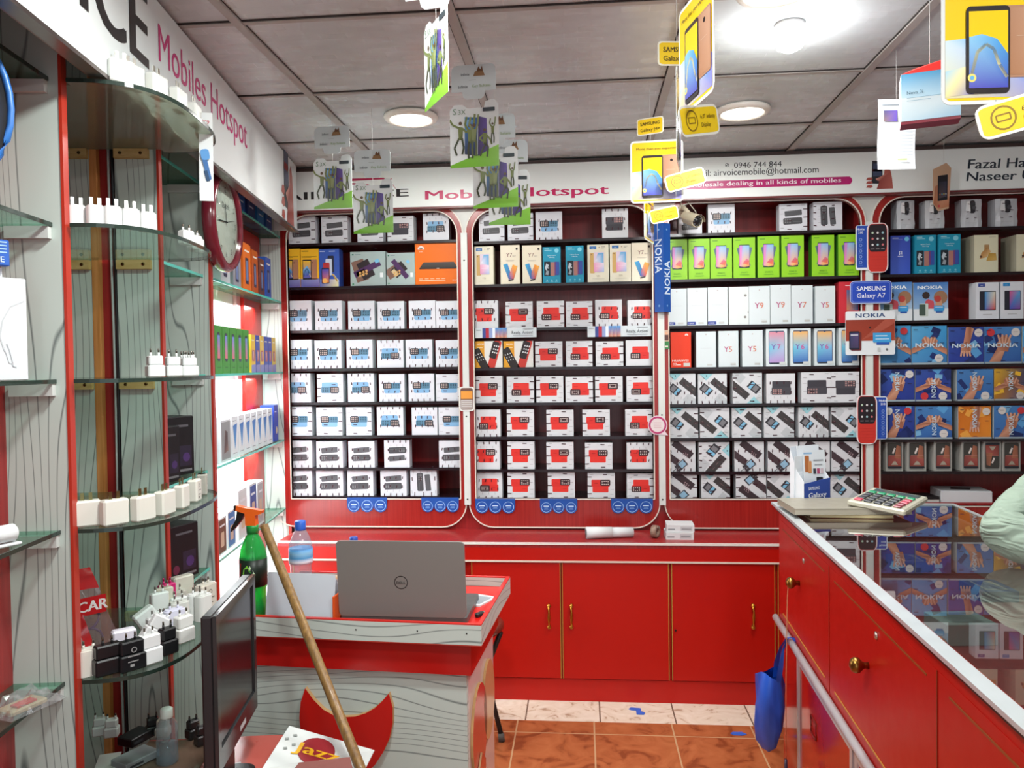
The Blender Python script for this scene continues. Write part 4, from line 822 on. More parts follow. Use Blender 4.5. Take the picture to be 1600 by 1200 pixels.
          # red posts
LB = .27                                   # depth of the display
def lbox(m, s0, s1, t0, t1, z0, z1, col='#ffffff', mat='matte', o=(0, 0)):
    m.T = Matrix.Identity(4); a = [L(s, t) for s, t in ((s0, t0), (s1, t0), (s1, t1), (s0, t1))]; ox, oy = o
    m.add([(q.x-ox, q.y-oy, z) for z in (z0, z1) for q in a], [[0, 1, 5, 4], [1, 2, 6, 5], [2, 3, 7, 6], [3, 0, 4, 7], [4, 5, 6, 7], [3, 2, 1, 0]], col, mat); return m
def lthing(name, label, cat, s, t, z, group=None): p = L(s, t, z); return thing(name, label, cat, p, 0, group), (p.x, p.y)
ZT = CEIL-.01
def glass_shelf(parent, o, s0, s1, t0, t1, z, zo, edge='glass_edge', gl='glass'):
    sh = lbox(MB(), s0, s1, t0, t1, z-.008-zo, z-.0005-zo, mat=gl, o=o).build('glass_shelf', parent)
    sh['label'] = 'clear glass shelf'
    lbox(MB(), s0, s1, t0-.0025, t0-.0002, z-.0085-zo, z-zo, mat=edge, o=o).build('polished_edge', sh); return sh
# bay by the camera
u, o = lthing('display_unit', 'left display bay nearest the camera, grey veneer side and glass shelves', 'shelf unit', 2.5, 0, 0, 'left display bays'); 
lbox(MB(), S1+.012, S1+.02+1.4, .125, .14, 0, ZT, mat='mahogany', o=o).build('back_panel', u)
lbox(MB(), S1, S1+.018, .0005, .20, 0, ZT, mat='laminate', o=o).build('side_panel', u)
lbox(MB(), S1-.002, S1+.02, -.006, .0, 0, ZT-.25, mat='postred', o=o).build('red_post', u)['label'] = 'narrow bright red front post'
for z in HZ:
    glass_shelf(u, o, S1+.019, S1+1.4, .022, .124, z, 0, 'glass_edge_dark', 'glass')
    c_ = MB(); lbox(c_, S1+.0185, S1+.033, .022, .11, z-.034, z-.009, '#c9cdca', 'satin', o); c_.build('cleat', u)['label'] = 'pale wooden cleat under glass shelf'
# bay with the half round glass shelves
u, o = lthing('display_unit', 'left display bay with half round glass shelves full of chargers', 'shelf unit', 1.85, 0, 0, 'left display bays')
lbox(MB(), S2+.019, S1, .262, .275, 0, ZT, mat='mahogany', o=o).build('back_panel', u)
lbox(MB(), S2, S2+.018, .0005, .112, 0, ZT, mat='laminate', o=o).build('side_panel', u)['label'] = 'grey veneer plank with wavy lines'
lbox(MB(), S2, S2+.018, .178, .262, 0, ZT, mat='laminate', o=o).build('side_panel', u)['label'] = 'grey veneer plank with wavy lines'
lbox(MB(), S2-.012, S2+.02, .160, .178, 0, ZT, mat='rawwood', o=o).build('raw_edge', u)['label'] = 'bare orange wooden edge'
lbox(MB(), S2-.012, S2-.002, .112, .160, 0, ZT, mat='mahogany', o=o).build('slot_panel', u)
lbox(MB(), S2-.002, S2+.02, -.006, .0, 0, ZT-.25, mat='postred', o=o).build('red_post', u)['label'] = 'narrow bright red front post'
SC_, SH_, SBU = (S1+S2)/2, (S1-S2)/2+.012, .165
BU = (.185, .165, .165, .168, .175)
def pw_(x): return math.copysign(abs(x)**.72, x)
def arc(n=32, grow=0, bu=.185): return [(SC_+(SH_+grow)*pw_(math.cos(math.pi*k/n)), -.013-(bu+grow)*pw_(math.sin(math.pi*k/n))) for k in range(n+1)]
for j, z in enumerate(HZ):
    out = [(S2+.02, -.0125), (S2+.02, .24), (S1-.008, .24), (S1-.008, -.0125)]; bu = BU[j]; pts = arc(bu=bu)
    ring = [L(s, t) for s, t in pts[::-1]]
    body = [L(s, t) for s, t in pts]+[L(s, t) for s, t in out]
    m = MB(); m.slab([(p.x-o[0], p.y-o[1]) for p in body][::1], z-.008, z-.0005, mat='glass_dusty' if j < 1 else 'glass')
    sh = m.build('glass_shelf', u); sh['label'] = 'half round clear glass shelf'
    m = MB(); g = [L(s, t) for s, t in arc(grow=.0008, bu=bu)]; n = len(g); e2 = [L(s, t) for s, t in arc(grow=.003, bu=bu)]
    P_ = [(p.x-o[0], p.y-o[1], zz_) for zz_ in (z-.0085, z) for p in g]+[(p.x-o[0], p.y-o[1], zz_) for zz_ in (z-.0085, z) for p in e2]
    m.add(P_, [[2*n+k, 2*n+k+1, 3*n+k+1, 3*n+k] for k in range(n-1)]+[[n+k, 3*n+k, 3*n+k+1, n+k+1] for k in range(n-1)]+[[k, k+1, 2*n+k+1, 2*n+k] for k in range(n-1)], mat='glass_edge_dark')
    m.build('polished_edge', sh)
    for t0, t1 in ((.018, .108), (.18, .25)):
        m = MB(); lbox(m, S2+.0185, S2+.034, t0, t1, z-.034, z-.009, mat='yellowwood', o=o); c_ = m.build('cleat', u); c_['label'] = 'yellow wooden cleat with two screws'
        for tt in (t0+.018, t1-.018):
            p = L(S2+.0345, tt, z-.021); k = MB().at((p.x-o[0], p.y-o[1], p.z), LA, R(90)); k.lathe([(.0045, -.001), (.0045, .001), (0, .001)], 8, '#5c4a2c', 'metal'); k.build('screw', c_)
# bay between the second and third red posts
u, o = lthing('display_unit', 'narrow left display bay with greenish glass shelves and black boxes', 'shelf unit', 1.36, 0, 0, 'left display bays')
lbox(MB(), S3+.02, S2, .262, .275, 0, ZT, mat='laminate', o=o).build('back_panel', u)
lbox(MB(), S3, S3+.018, .0005, .262, 0, ZT, mat='laminate', o=o).build('side_panel', u)
lbox(MB(), S3-.003, S3+.02, -.007, .0, 0, ZT-.25, mat='postred', o=o).build('red_post', u)['label'] = 'narrow dark red front post'
for z in HZ:
    glass_shelf(u, o, S3+.019, S2-.014, .02, .26, z, 0, 'glass_edge_cyan')
    c_ = MB(); lbox(c_, S3+.0185, S3+.033, .022, .12, z-.034, z-.009, '#c9cdca', 'satin', o); c_.build('cleat', u)['label'] = 'pale wooden cleat under glass shelf'
# brightly lit bay next to the back cabinets
u, o = lthing('display_unit', 'brightly lit white display bay in the left corner with phone boxes', 'shelf unit', .6, 0, 0, 'left display bays')
UPS, UPT = [(atL(u_, 560, .105)-LO).dot(LE) for u_ in (409, 383)]
simple('lit_white', '#e9eef0', .5)
lbox(MB(), .0, S3-.009, .135, .15, 0, ZT, mat='lit_white', o=o).build('back_panel', u)
lbox(MB(), -.022, -.002, .0005, .135, 0, ZT, mat='laminate', o=o).build('side_panel', u)
lbox(MB(), -.024, -.002, -.012, .012, 0, ZT-.25, mat='postred', o=o).build('red_post', u)['label'] = 'narrow red corner post'
lbox(MB(), UPS, UPT, .105, .1345, BASEZ, ZT, mat='redlam', o=o).build('upright', u)['label'] = 'red upright board on the bright back'
lbox(MB(), UPT+.002, UPT+.06, .12, .1345, BASEZ, ZT, '#d8a8ac', 'satin', o).build('upright', u)['label'] = 'pinkish upright strip'
for z in HZ:
    glass_shelf(u, o, .0, S3-.010, .015, .104, z, 0, 'glass_edge_cyan')
    c_ = MB(); lbox(c_, .0005, .016, .02, .10, z-.036, z-.009, '#d4d8d6', 'satin', o); c_.build('cleat', u)['label'] = 'pale wooden cleat under glass shelf'
lbox(MB(), .0, S3-.009, .012, .134, BASEZ-.05, BASEZ-.03, mat='lit_white', o=o).build('bottom_board', u)
lbox(MB(), .0, S3-.009, .005, .02, .0, BASEZ-.03, mat='laminate', o=o).build('kick_panel', u)
# low base in front of the display
u, o = lthing('base_cabinet', 'low base cabinet with reddish top under the left display', 'cabinet', 1.7, -.2, 0)
lbox(MB(), S1-.31, 3.4, -.34, -.014, .0, BASEZ-.02, mat='laminate', o=o).build('carcass', u)
simple('pinklam', '#b8584e', .3)
lbox(MB(), S1-.33, 3.4, -.36, -.014, BASEZ-.02, BASEZ-.002, mat='pinklam', o=o).build('top_board', u)
m = MB(); m2 = lbox(MB(), S1-.32, S1+.9, -.19, -.016, BASEZ-.0018, BASEZ, mat='glass', o=o).build('glass_plate', u)
# fascia sign along the top
FS0, FS1, FT = .105, 3.4, -.088
fz0, fz1 = CAMH+.619, CEIL-.006
fs, o = lthing('fascia_sign', 'long white fascia sign above the left shelves with huge black and pink letters', 'sign', 1.5, FT, fz0)
LT = Matrix.Translation((0, 0, 0))
wd = FS1-FS0; pM = L(FS1, FT, fz0); rzL = LROT
def fmb(): return MB().at((pM.x-o[0], pM.y-o[1], 0), rzL)
fh = fz1-fz0
fmb().box(0, wd, 0, .02, 0, fh, '#dde2e2', 'satin').build('board', fs)
m = fmb().box(0, wd, -.005, .025, -.009, 0, '#8a8280', 'metal'); m.build('bottom_rail', fs)['label'] = 'grey aluminium bottom rail'
fmb().box(0, wd, .02, .035, -.004, .001, '#7b6f66', 'satin').build('underside', fs)
fmb().box(wd-.015, wd, .02, .10, 0, fh, '#d4d8d8', 'satin').build('end_panel', fs)
def fon(uu, vv):
    q = atL(uu, vv, FT); s = (q-LO).dot(LE); return ((FS1-s)/wd, (q.z-fz0)/fh)
def ftext(txt, u0, v0, u1, v1, vt, col, bold, lab, fit=None):
    a, b, t_ = fon(u0, v0), fon(u1, v1), fon(u0, vt)
    m = fmb(); A = Art(m, wd, fh, 0, 0, 'satin', 0, 0, False); A.text(txt, a[0], a[1], t_[1]-a[1], col, 'l', bold, fit=b[0]-a[0], res=4); m.build('lettering', fs)['label'] = lab
a, b = fon(202, 80), fon(231, 105)
m = fmb(); A = Art(m, wd, fh, 0, 0, 'satin', 0, 0, False); zb_ = fon(204, 82)[1]; zt_ = zb_+.66
A.text('AIRVOICE', b[0], zb_, .62, '#1d1b1c', 'r', .03, fit=1.02/wd*1.05, res=4); m.build('lettering', fs)['label'] = 'huge black letters'
c0 = fon(248, 100); c1 = fon(386, 236); ct = fon(248, 52)
m = fmb(); A = Art(m, wd, fh, 0, 0, 'satin', 0, 0, False); A.text('Mobiles Hotspot', c0[0], .5*(c0[1]+fon(386, 228)[1]), (ct[1]-c0[1])*1.2, '#c21f70', 'l', .01, fit=c1[0]-c0[0], res=4); m.build('lettering', fs)['label'] = 'pink letters'
m = fmb(); A = Art(m, wd, fh, 0, 0, 'satin', 0, 0, False); a, b = fon(440, 345), fon(457, 228)
hand_phone(A, lambda x, y: (a[0]+(b[0]-a[0])*x, a[1]+(b[1]-a[1])*y)); m.build('hand_picture', fs)['label'] = 'picture of a hand holding a tall dark phone'
# wall clock hung on the display
ck = atL(353, 347, -.04); s_ = (ck-LO).dot(LE)
r = .168
cl = thing('wall_clock', 'round wall clock with maroon rim hung on the left display', 'clock', L(s_, -.0125, ck.z), LROT)
m = MB().at((0, 0, 0), 0, R(90)); m.lathe([(0, .0), (r*.98, 0), (r, .012), (r*.99, .03), (r*.93, .042), (r*.84, .038), (r*.82, .02)], 40, '#7a2433', 'gloss'); m.build('rim', cl)['label'] = 'glossy maroon rim'
m = MB().at((0, -.026, 0), 0, R(90)); m.lathe([(r*.85, 0), (0, .001)], 40, '#d7d9d2', 'matte', False); dl = m.build('dial', cl)
m = MB(); A = Art(m, 1, 1, -.0275, 0, 'matte', -.5, -.5, False)
for k in range(12):
    t_ = R(90-30*k); A.text(str(k or 12), .5+.108*math.cos(t_), .5+.108*math.sin(t_)-.009, .018, '#2b2b2d', 'c', .01, up=False)
A.text('Quickfit', .5, .545, .018, '#3b3b3d', 'c', 0); m.build('numerals', cl)
for nm, an, ln, wd_ in (('hour_hand', 100, .06, .006), ('minute_hand', 185, .09, .004), ('second_hand', 12, .1, .0015)):
    m = MB(); A = Art(m, 1, 1, -.029-.001*ln*10, 0, 'matte', -.5, -.5, False); t_ = R(an); A.line([(.5-.015*math.cos(t_), .5-.015*math.sin(t_)), (.5+ln*math.cos(t_), .5+ln*math.sin(t_))], wd_, '#222224'); m.build(nm, cl)
m = MB().at((0, -.033, 0), 0, R(90)); m.lathe([(r*.835, 0), (r*.5, .005), (0, .007)], 40, mat='clear_film'); m.m = ['clock_glass']*len(m.m); m.build('cover_glass', cl)
# cables in the slot of the half round bay
for nm, dt, col, rr_, lb in (('cable', .121, '#1c1c20', .005, 'black cable hanging in the slot behind the shelves'), ('cable', .131, '#b9bdbc', .0035, 'thin grey cable hanging in the slot behind the shelves')):
    pts = [L(S2+.003+rr_, dt+.002*math.sin(i*.7+dt*90), BASEZ-.2+i*.14) for i in range(14)]
    tag(MB().tube(pts, rr_, 8, col, 'satin').build(nm), lb, 'cable')
# ---------------------------------------------------------------- chargers
def chg_mb(kind, w_, h_, d_, col, pin='#b9b4a8', mark=None):
    b = MB(); bm_ = .004
    if kind == 'cube':
        b.box(-w_/2, w_/2, -d_/2, d_/2, 0, h_, col, 'satin', .004)
    elif kind == 'round':
        b.slab(rrect(-w_/2, -d_/2, w_/2, d_/2, min(w_, d_)*.35, 4), 0, h_-.003, col, 'satin'); b.slab(rrect(-w_/2+.003, -d_/2+.003, w_/2-.003, d_/2-.003, min(w_, d_)*.3, 4), h_-.003, h_, col, 'satin')
    elif kind == 'step':
        b.box(-w_/2, w_/2, -d_/2, d_/2, 0, h_*.55, col, 'satin', .003); b.box(-w_/2+.003, w_/2-.003, -d_/2+.004, d_/2-.003, h_*.55, h_, col, 'satin', .003)
    if mark:
        A = Art(b, w_*.8, h_*.9, -d_/2-.0002, mat='print', z0=h_*.05); A.rect(.2, .5, .8, .54, mark); A.rect(.2, .3, .7, .34, mark); A.ring(.5, .75, .14, .04, mark, 10)
        A.rect(.3, .12, .5, .22, mark)
    return b
def charger(kind, x, y, z, rz, w_, h_, d_, col, pins, label, group, tilt=0, mark=None, pinlen=.018, pincol='#8f897c'):
    t = thing('phone_charger', label, 'charger', (x, y, z), rz, group)
    if tilt: t.rotation_euler = (0, tilt, rz)
    chg_mb(kind, w_, h_, d_, col, mark=mark).build('body', t)
    if pins == 'flat2':
        for px in (-.008, .008): MB().box(px-.0035, px+.0035, -.001, .001, h_-.001, h_+pinlen, pincol, 'metal').build('pin', t)
    elif pins == 'eu':
        for px in (-.0095, .0095):
            m = MB(); m.at((px, 0, 0)).lathe([(.0028, h_-.001), (.0026, h_+.008), (.0022, h_+.008)], 8, col, 'satin'); m.lathe([(.0022, h_+.008), (.0022, h_+pinlen), (0, h_+pinlen+.001)], 8, pincol, 'metal'); m.build('pin', t)
    elif pins == 'uk':
        for px, dy in ((-.009, -.004), (.009, -.004)): MB().box(px-.003, px+.003, dy-.0018, dy+.0018, h_-.001, h_+pinlen, pincol, 'metal').build('pin', t)
        MB().box(-.002, .002, .004, .008, h_-.001, h_+pinlen+.003, pincol, 'metal').build('pin', t)
    return t
ORDL = ['first', 'second', 'third', 'fourth', 'fifth', 'sixth', 'seventh', 'eighth', 'ninth', 'tenth']
def along(z, j_u):
    SBU = BU[0] if z > CAMH+.5 else BU[1]                # point just inside the rounded edge where pixel column u sees it (front part)
    best = None
    for k in range(401):
        a_ = math.pi*k/400; s, t = SC_+(SH_-.03)*pw_(math.cos(a_)), -.013-(SBU-.032)*pw_(math.sin(a_)); p = L(s, t, z)
        q = CAMM.transposed() @ (p-O); uu = 800+F*q.x/-q.z
        if best is None or abs(uu-j_u) < best[0]: best = (abs(uu-j_u), s, t, a_)
        if best[0] < 1.0 and abs(uu-j_u) > 3: break
    return L(best[1], best[2], z), best[3]
def edge_rot(a_):                 # outward normal of the arc, to turn a charger to the front
    return LROT + math.atan2(-math.cos(a_)*SBU, math.sin(a_)*SH_)*.7
# top shelf: seven white plugs
for i, u_ in enumerate((166, 206, 245, 279, 303, 321)):
    p, a_ = along(HZ[0], u_); q_ = p-LO; s_0, t_0 = q_.dot(LE), q_.dot(LN); p = L(s_0, min(t_0, -.108), HZ[0])
    charger('cube', p.x, p.y, p.z, edge_rot(a_), .053, .052, .026, '#dfe0da', 'flat2', 'white cube charger, %s from left in the row on the top shelf' % ORDL[i], 'white chargers on the top round shelf', pincol='#d8d6cc')
# second shelf
for i, u_ in enumerate((119, 150, 176, 204, 231)):
    p, a_ = along(HZ[1], u_)
    charger('round', p.x, p.y, p.z, LROT-R(55), .036, .043, .028, '#e3e5e4', 'flat2', 'white charger with pins up, %s from left on the second round shelf' % ORDL[i], 'white chargers on the second round shelf', pincol='#e0e0dc', pinlen=.017)
for i, (u_, lb) in enumerate(((291, 'left of the three small chargers'), (304, 'middle of the three small chargers'), (318, 'right of the three small chargers'))):
    p, a_ = along(HZ[1], u_)
    charger('cube', p.x, p.y, p.z, LROT-R(30), .034, .036, .026, '#e3e4e2', 'eu', 'white charger, %s at the right end of second shelf' % lb, 'small chargers on the second round shelf', pinlen=.014)
# third shelf: european plugs
for i, (s, t, sc_, lb) in enumerate(((SC_+.0, -.075, 1, 'leftmost'), (SC_-.05, -.10, .96, 'second from left'), (SC_-.085, -.125, .9, 'third from left'), (SC_-.115, -.12, .92, 'fourth from left'), (SC_-.14, -.10, .9, 'rightmost'))):
    p = L(s, t, HZ[2]); charger('step', p.x, p.y, p.z, LROT-R(50), .04*sc_, .052*sc_, .03, '#dfe3e2', 'eu', 'white two pin charger, %s in the group on the third round shelf' % lb, 'chargers on the third round shelf', pinlen=.017, pincol='#6a665e')
# fourth shelf: large cubes
for i, u_ in enumerate((137, 179, 224, 258, 284, 304, 318, 327)):
    p, a_ = along(HZ[3], u_)
    charger('cube', p.x, p.y, p.z, edge_rot(a_), .055 if i < 4 else .042, .056, .026, '#dcdcd2', 'flat2', 'cream white charger, %s from left in the row on fourth round shelf' % ORDL[i], 'cream chargers on the fourth round shelf', mark='#7a7870' if i in (5, 6) else None, pincol='#8e885c', pinlen=.016)
# fifth shelf: the heap
rowF = [(136, '#dedcd2', 'round', 'white', .036, .05), (169, '#17181b', 'step', 'black', .048, .056), (205, '#17181b', 'step', 'black printed', .046, .056), (233, '#e2e4e4', 'step', 'white', .042, .056), (262, '#1a1a1c', 'step', 'slim black', .033, .052), (287, '#e4e4e0', 'step', 'white', .038, .054), (318, '#dcdeda', 'round', 'white', .036, .058), (333, '#dcd8cc', 'round', 'big cream', .05, .066)]
for i, (u_, c_, kd, nm, w_, h_) in enumerate(rowF):
    w_ *= 1.22; h_ *= 1.15; p, a_ = along(HZ[4], min(u_, 333))
    if i == 7: p = L(SC_-.185, -.125, HZ[4])
    charger(kd, p.x, p.y, p.z, LROT-R(52)+R(4*i), w_, h_, .032 if kd == 'step' else .03, c_, 'eu', '%s charger, %s from left along the front edge of the fifth round shelf' % (nm, ORDL[i]), 'charger heap on the fifth round shelf', mark={2: '#9a9a9a', 7: '#77756c'}.get(i), pinlen=.016, pincol='#6d675c')
heap = [(.115, -.085, '#e6e6e6', 'step', 'white charger lying tilted behind the first black charger', 35), (.07, -.09, '#e2e4e4', 'step', 'white charger behind the two black chargers', 0), (.03, -.075, '#dfe2e0', 'cube', 'tilted white charger in the middle of the heap', -30), (.01, -.11, '#d9d9ea', 'round', 'bluish white slim charger in the middle of the heap', 0),
        (-.03, -.06, '#e2e4e2', 'step', 'white charger at the back of the heap under the veneer plank', 0), (-.05, -.10, '#d4d6d0', 'round', 'short off white charger in the heap right of centre', 0), (-.075, -.055, '#d8d4c4', 'step', 'cream charger at the back left of the pink one', 0), (-.09, -.085, '#e0e4e2', 'step', 'white charger before the pink one', 0),
        (-.11, -.05, '#d01f74', 'step', 'bright pink charger at the back of the heap', 0), (-.125, -.12, '#e4e6e4', 'round', 'white rounded charger in the right part of the heap', 0), (-.15, -.06, '#c9c6bd', 'round', 'grey cream charger right of the pink charger', 0), (-.19, -.06, '#d9d4c8', 'cube', 'cream socket adapter at the far right back of the heap', 0), (.155, -.05, '#e4e0ec', 'cube', 'white and pink box shaped charger at the far left of the heap', 0)]
for i, (ds, t, c_, kd, lb, tl) in enumerate(heap):
    p = L(SC_+ds, t, HZ[4]+(.018 if tl else 0)); up_ = .0
    if abs(ds+.11) < .001 or ds in (-.03, -.075, -.19): up_ = .0
    charger(kd, p.x, p.y, p.z, LROT-R(50)+R(random.uniform(-15, 15)), .05 if ds != -.19 else .06, .068+(.03 if ds in (-.03, -.075, -.11, -.19) else 0), .026, c_, 'eu' if kd != 'cube' else 'none', lb, 'charger heap on the fifth round shelf', tilt=R(tl), pinlen=.016, pincol=c_ if ds == -.11 else '#77706a')
# red plastic pouch with blue cable
p0 = atZ(165, 1003, HZ[4]+.0); pc = L(SC_+.13, .02, HZ[4])
t = thing('cable_pouch', 'red and clear plastic pouch marked CAR holding a blue cable', 'plastic pouch', pc, LROT-R(45))
m = MB(); n = 8; pts = []
for j in range(n+1):
    for i in range(5):
        x = -.038+.019*i+ .045*(j/n-.5)*-1; z = .19*j/n; pts.append((x, .0+.075*(1-(1-j/n))**1+.008*math.sin(i*1.4+j*.8)*(.3+.7*math.sin(math.pi*j/n)), z))
fs_ = [[j*5+i, j*5+i+1, (j+1)*5+i+1, (j+1)*5+i] for j in range(n) for i in range(4)]
red_f = [f for k, f in enumerate(fs_) if (k // 4 > 5) or (k % 4 == 0)]; clr_f = [f for f in fs_ if f not in red_f]
m.add(pts, red_f, '#c5161c', 'wrap', True); m.add(pts, clr_f, '#ffffff', 'red_film', True); bd = m.build('bag', t)
m = MB(); A = Art(m, .05, .03, .03, 0, 'print', -.022, .095, False); A.rect(-.1, -.2, 1.1, 1.2, '#c5161c', True); A.text('CAR', .5, .1, .8, '#f4e8e8', 'c', .03); o_ = m.build('print', t)
MB().tube([(.01+.014*math.cos(k*.8), .030+.04*k/16, .03+.006*k+.01*math.sin(k*.8)) for k in range(12)], .003, 6, '#2c5c9c', 'satin').build('cable', t)['label'] = 'blue cable'
p = L(SC_+.17, .13, HZ[4]); m = MB(); m.T = Matrix.Translation(p) @ Matrix.Rotation(LROT-R(45), 4, 'Z') @ Matrix.Rotation(R(28), 4, 'Y'); m.box(-.012, .012, -.006, .006, .007, .13, '#cfcac6', 'satin', .003); tag(m.build('power_strip_case'), 'slim white plastic case leaning left of the red pouch', 'case')
p = L(SC_+.055, .08, HZ[4]); m = MB(); m.T = Matrix.Translation(p) @ Matrix.Rotation(LROT-R(45), 4, 'Z') @ Matrix.Rotation(R(-24), 4, 'Y'); m.box(-.01, .01, -.004, .004, .005, .12, '#d9dad6', 'print'); tag(m.build('paper_strip'), 'white paper strip leaning right of the red pouch', 'paper')
# bottom plate: bottle, black chargers, papers
p = atZ(262, 1190, BASEZ)
bt = thing('water_bottle', 'small clear unlabelled bottle with white cap low among the chargers', 'bottle', (p.x, p.y, BASEZ))
MB().lathe([(0, .002), (.024, 0), (.0255, .004), (.0255, .012), (.0245, .018), (.0245, .07), (.0255, .076), (.0235, .09), (.013, .108), (.0115, .112), (.0115, .12)], 20, mat='clear_pet').build('bottle_body', bt)
MB().lathe([(.0145, .108), (.015, .11), (.0148, .128), (.013, .130), (0, .130)], 18, '#dfe0da', 'satin').build('cap', bt)['label'] = 'white screw cap'
MB().lathe([(0, .004), (.0235, .004), (.0235, .045), (0, .046)], 18, mat='water').build('water', bt)
blk = [(302, 1152, '#1d1c1c', 'first small black charger right of the clear bottle'), (316, 1162, '#232021', 'middle small black charger right of the clear bottle'), (332, 1192, '#1f1d1d', 'last small black charger beside the screen'), (239, 1148, '#1c1b1c', 'black charger behind the clear bottle'), (156, 1148, '#e0e2e0', 'white charger at far left of the low plate'), (175, 1150, '#e2e2e0', 'white charger standing right of another on the low plate'), (255, 1150, '#c9c6b4', 'cream block touching the clear bottle')]
for i, (u_, v_, c_, lb) in enumerate(blk):
    p = atZ(u_, v_, BASEZ); charger('step', p.x, p.y, BASEZ, LROT-R(40+8*i), .034, .045, .028, c_, 'eu' if i != 6 else 'none', lb, 'chargers on the low plate', pinlen=.013, pincol='#5a544c')
for i, (u_, v_, w_, d_, h_, rz, c_, lb) in enumerate(((212, 1158, .07, .05, .022, 20, '#17171a', 'flat black adapter lying left of the clear bottle'), (168, 1192, .05, .09, .003, -30, '#b9bab4', 'pale paper card lying flat at the bottom left'), (212, 1190, .09, .06, .018, 12, '#8d9294', 'grey clear box with black contents at the bottom'))):
    p = atZ(u_, v_, BASEZ); m = MB().box(-w_/2, w_/2, -d_/2, d_/2, 0, h_, c_, 'satin', min(.002, h_/3)); A = Art(m, w_, h_, -d_/2); A.rect(.1, .3, .5, .6, '#3a3c40'); tag(m.build(['adapter', 'paper_card', 'clear_box'][i], None, (p.x, p.y, BASEZ), LROT-R(45)+R(rz)), lb, ['adapter', 'paper', 'box'][i])
# black boxes in the narrow bay
for i, (uc, vb, vt, w_, zz_, lb) in enumerate(((287, 733, 641, .12, HZ[3], 'tall black speaker box on the greenish glass shelf'), (271, 738, 661, .10, HZ[3], 'shorter black box before the tall black one'), (283, 898, 815, .14, HZ[4], 'black and violet box on the lower greenish glass shelf'))):
    s = (S3+.11, S3+.27, S3+.14)[i]; h_ = (.185, .165, .17)[i]; p = L(s, (.11, .09, .10)[i], zz_)
    m = MB().box(-w_/2, w_/2, -.05, .05, 0, h_, '#1b1b1e', 'print', .003); A = Art(m, w_, h_, -.05); A.rect(.1, .06, .9, .1, '#77787c'); A.circ(.3, .2, .1, '#6a2c44'); A.rect(.5, .15, .9, .5, '#2c2838'); A.circ(.72, .3, .12, '#4a3468', up=True); A.rect(.3, .82, .8, .86, '#5a5a60')
    tag(m.build('black_box', None, p, LROT-R((28, 18, 24)[i])), lb, 'box', 'black boxes in the narrow bay')
# ---------------------------------------------------------------- boxes in the lit bay
LK = (S3-.035)/1.108
def lit_box(s, t, z, w_, h_, d_, base, art=None, rz=0, lab='', name='phone_box', tilt=0):
    m = MB().box(-w_/2, w_/2, 0, d_, 0, h_, base, 'print'); A = Art(m, w_, h_, 0)
    if art: art(A)
    o_ = m.build(name, None, L(s*LK, t, z), LROT+R(rz)); o_.scale.x = min(1, LK); tag(o_, lab, 'phone box', 'phone boxes in the lit left bay'); return o_
def a_green(A): art_green(A, '', 0)
for i in range(6): lit_box(1.06-.094*i, .03, HZ[2], .09, .17, .05, '#3f8a2a', lambda A: (A.rect(0, 0, 1, 1, '#3f8f2c'), A.up(), A.rr(.3, .28, .7, .84, .03, '#3a3454'), A.up(), A.P([(.33, .32), (.67, .32), (.67, .8), (.33, .8)], ['#d87a6c', '#c86a78', '#5a98d8', '#6a78c8']), A.rect(.3, .12, .7, .14, '#2a6a1c'), A.rect(.36, .26, .64, .28, '#2a2a38'), A.rect(.36, .84, .64, .86, '#2a2a38')), 0, 'green phone box, %s from left in the green row of lit bay' % ORDL[i])
for i in range(6):
    lit_box(.475-.075*i, .03, HZ[2], .068, .155, .05, ['#e0b838', '#3a50a8', '#e0c050', '#3a50a8', '#4058b0', '#d8c060'][i], lambda A: (A.rr(.2, .3, .8, .6, .05, '#b8685c'), A.up(), A.P([(.26, .33), (.6, .33), (.6, .56), (.26, .56)], ['#5a5ab0', '#d8743c', '#e8c0a0', '#4a60b8']), A.rect(.1, .84, .7, .87, '#e8e4d0'), A.P([(0, 0), (1, 0), (1, .22), (0, .2)], '#8a8ac0')), 0, '%s phone box, %s after the green row in lit bay' % (['yellow', 'blue', 'yellow', 'blue', 'blue', 'yellow'][i], ORDL[i]))
lit_box(1.05, .03, HZ[3], .10, .165, .06, '#d9dde0', None, 0, 'plain white box at the near end of the white row in lit bay')
lit_box(.90, .03, HZ[3], .13, .15, .06, '#d4d8dc', lambda A: (A.rect(.08, .05, .92, .95, '#8d8f90'), A.up(), A.P([(.3, .2), (.7, .24), (.66, .7), (.4, .76)], ['#5a3a34', '#8a6a5c', '#3a3030', '#6a5048'])), 0, 'grey box with brownish picture in the white row of lit bay')
for i in range(7): lit_box(.78-.096*i, .03, HZ[3], .088, .155, .05, '#dfe5ea', lambda A: (A.P([(.2, .78), (.85, .82), (.62, .3), (.5, .2)], ['#3f7ac0', '#2f68b4', '#5a98d0', '#7ab0dc']), A.rect(.2, .88, .7, .9, '#8a8e94'), A.rect(.2, .1, .8, .12, '#9a9ea4')), 0, 'white box with blue wedge, %s from left in the lit bay row' % ORDL[i])
lit_box(.085, .03, HZ[3], .085, .165, .06, '#2f4cae', lambda A: (A.circ(.6, .3, .2, '#d8c8a0'), A.rect(.2, .8, .6, .83, '#c8d4ee')), 0, 'blue box at the far end of the white row in lit bay')
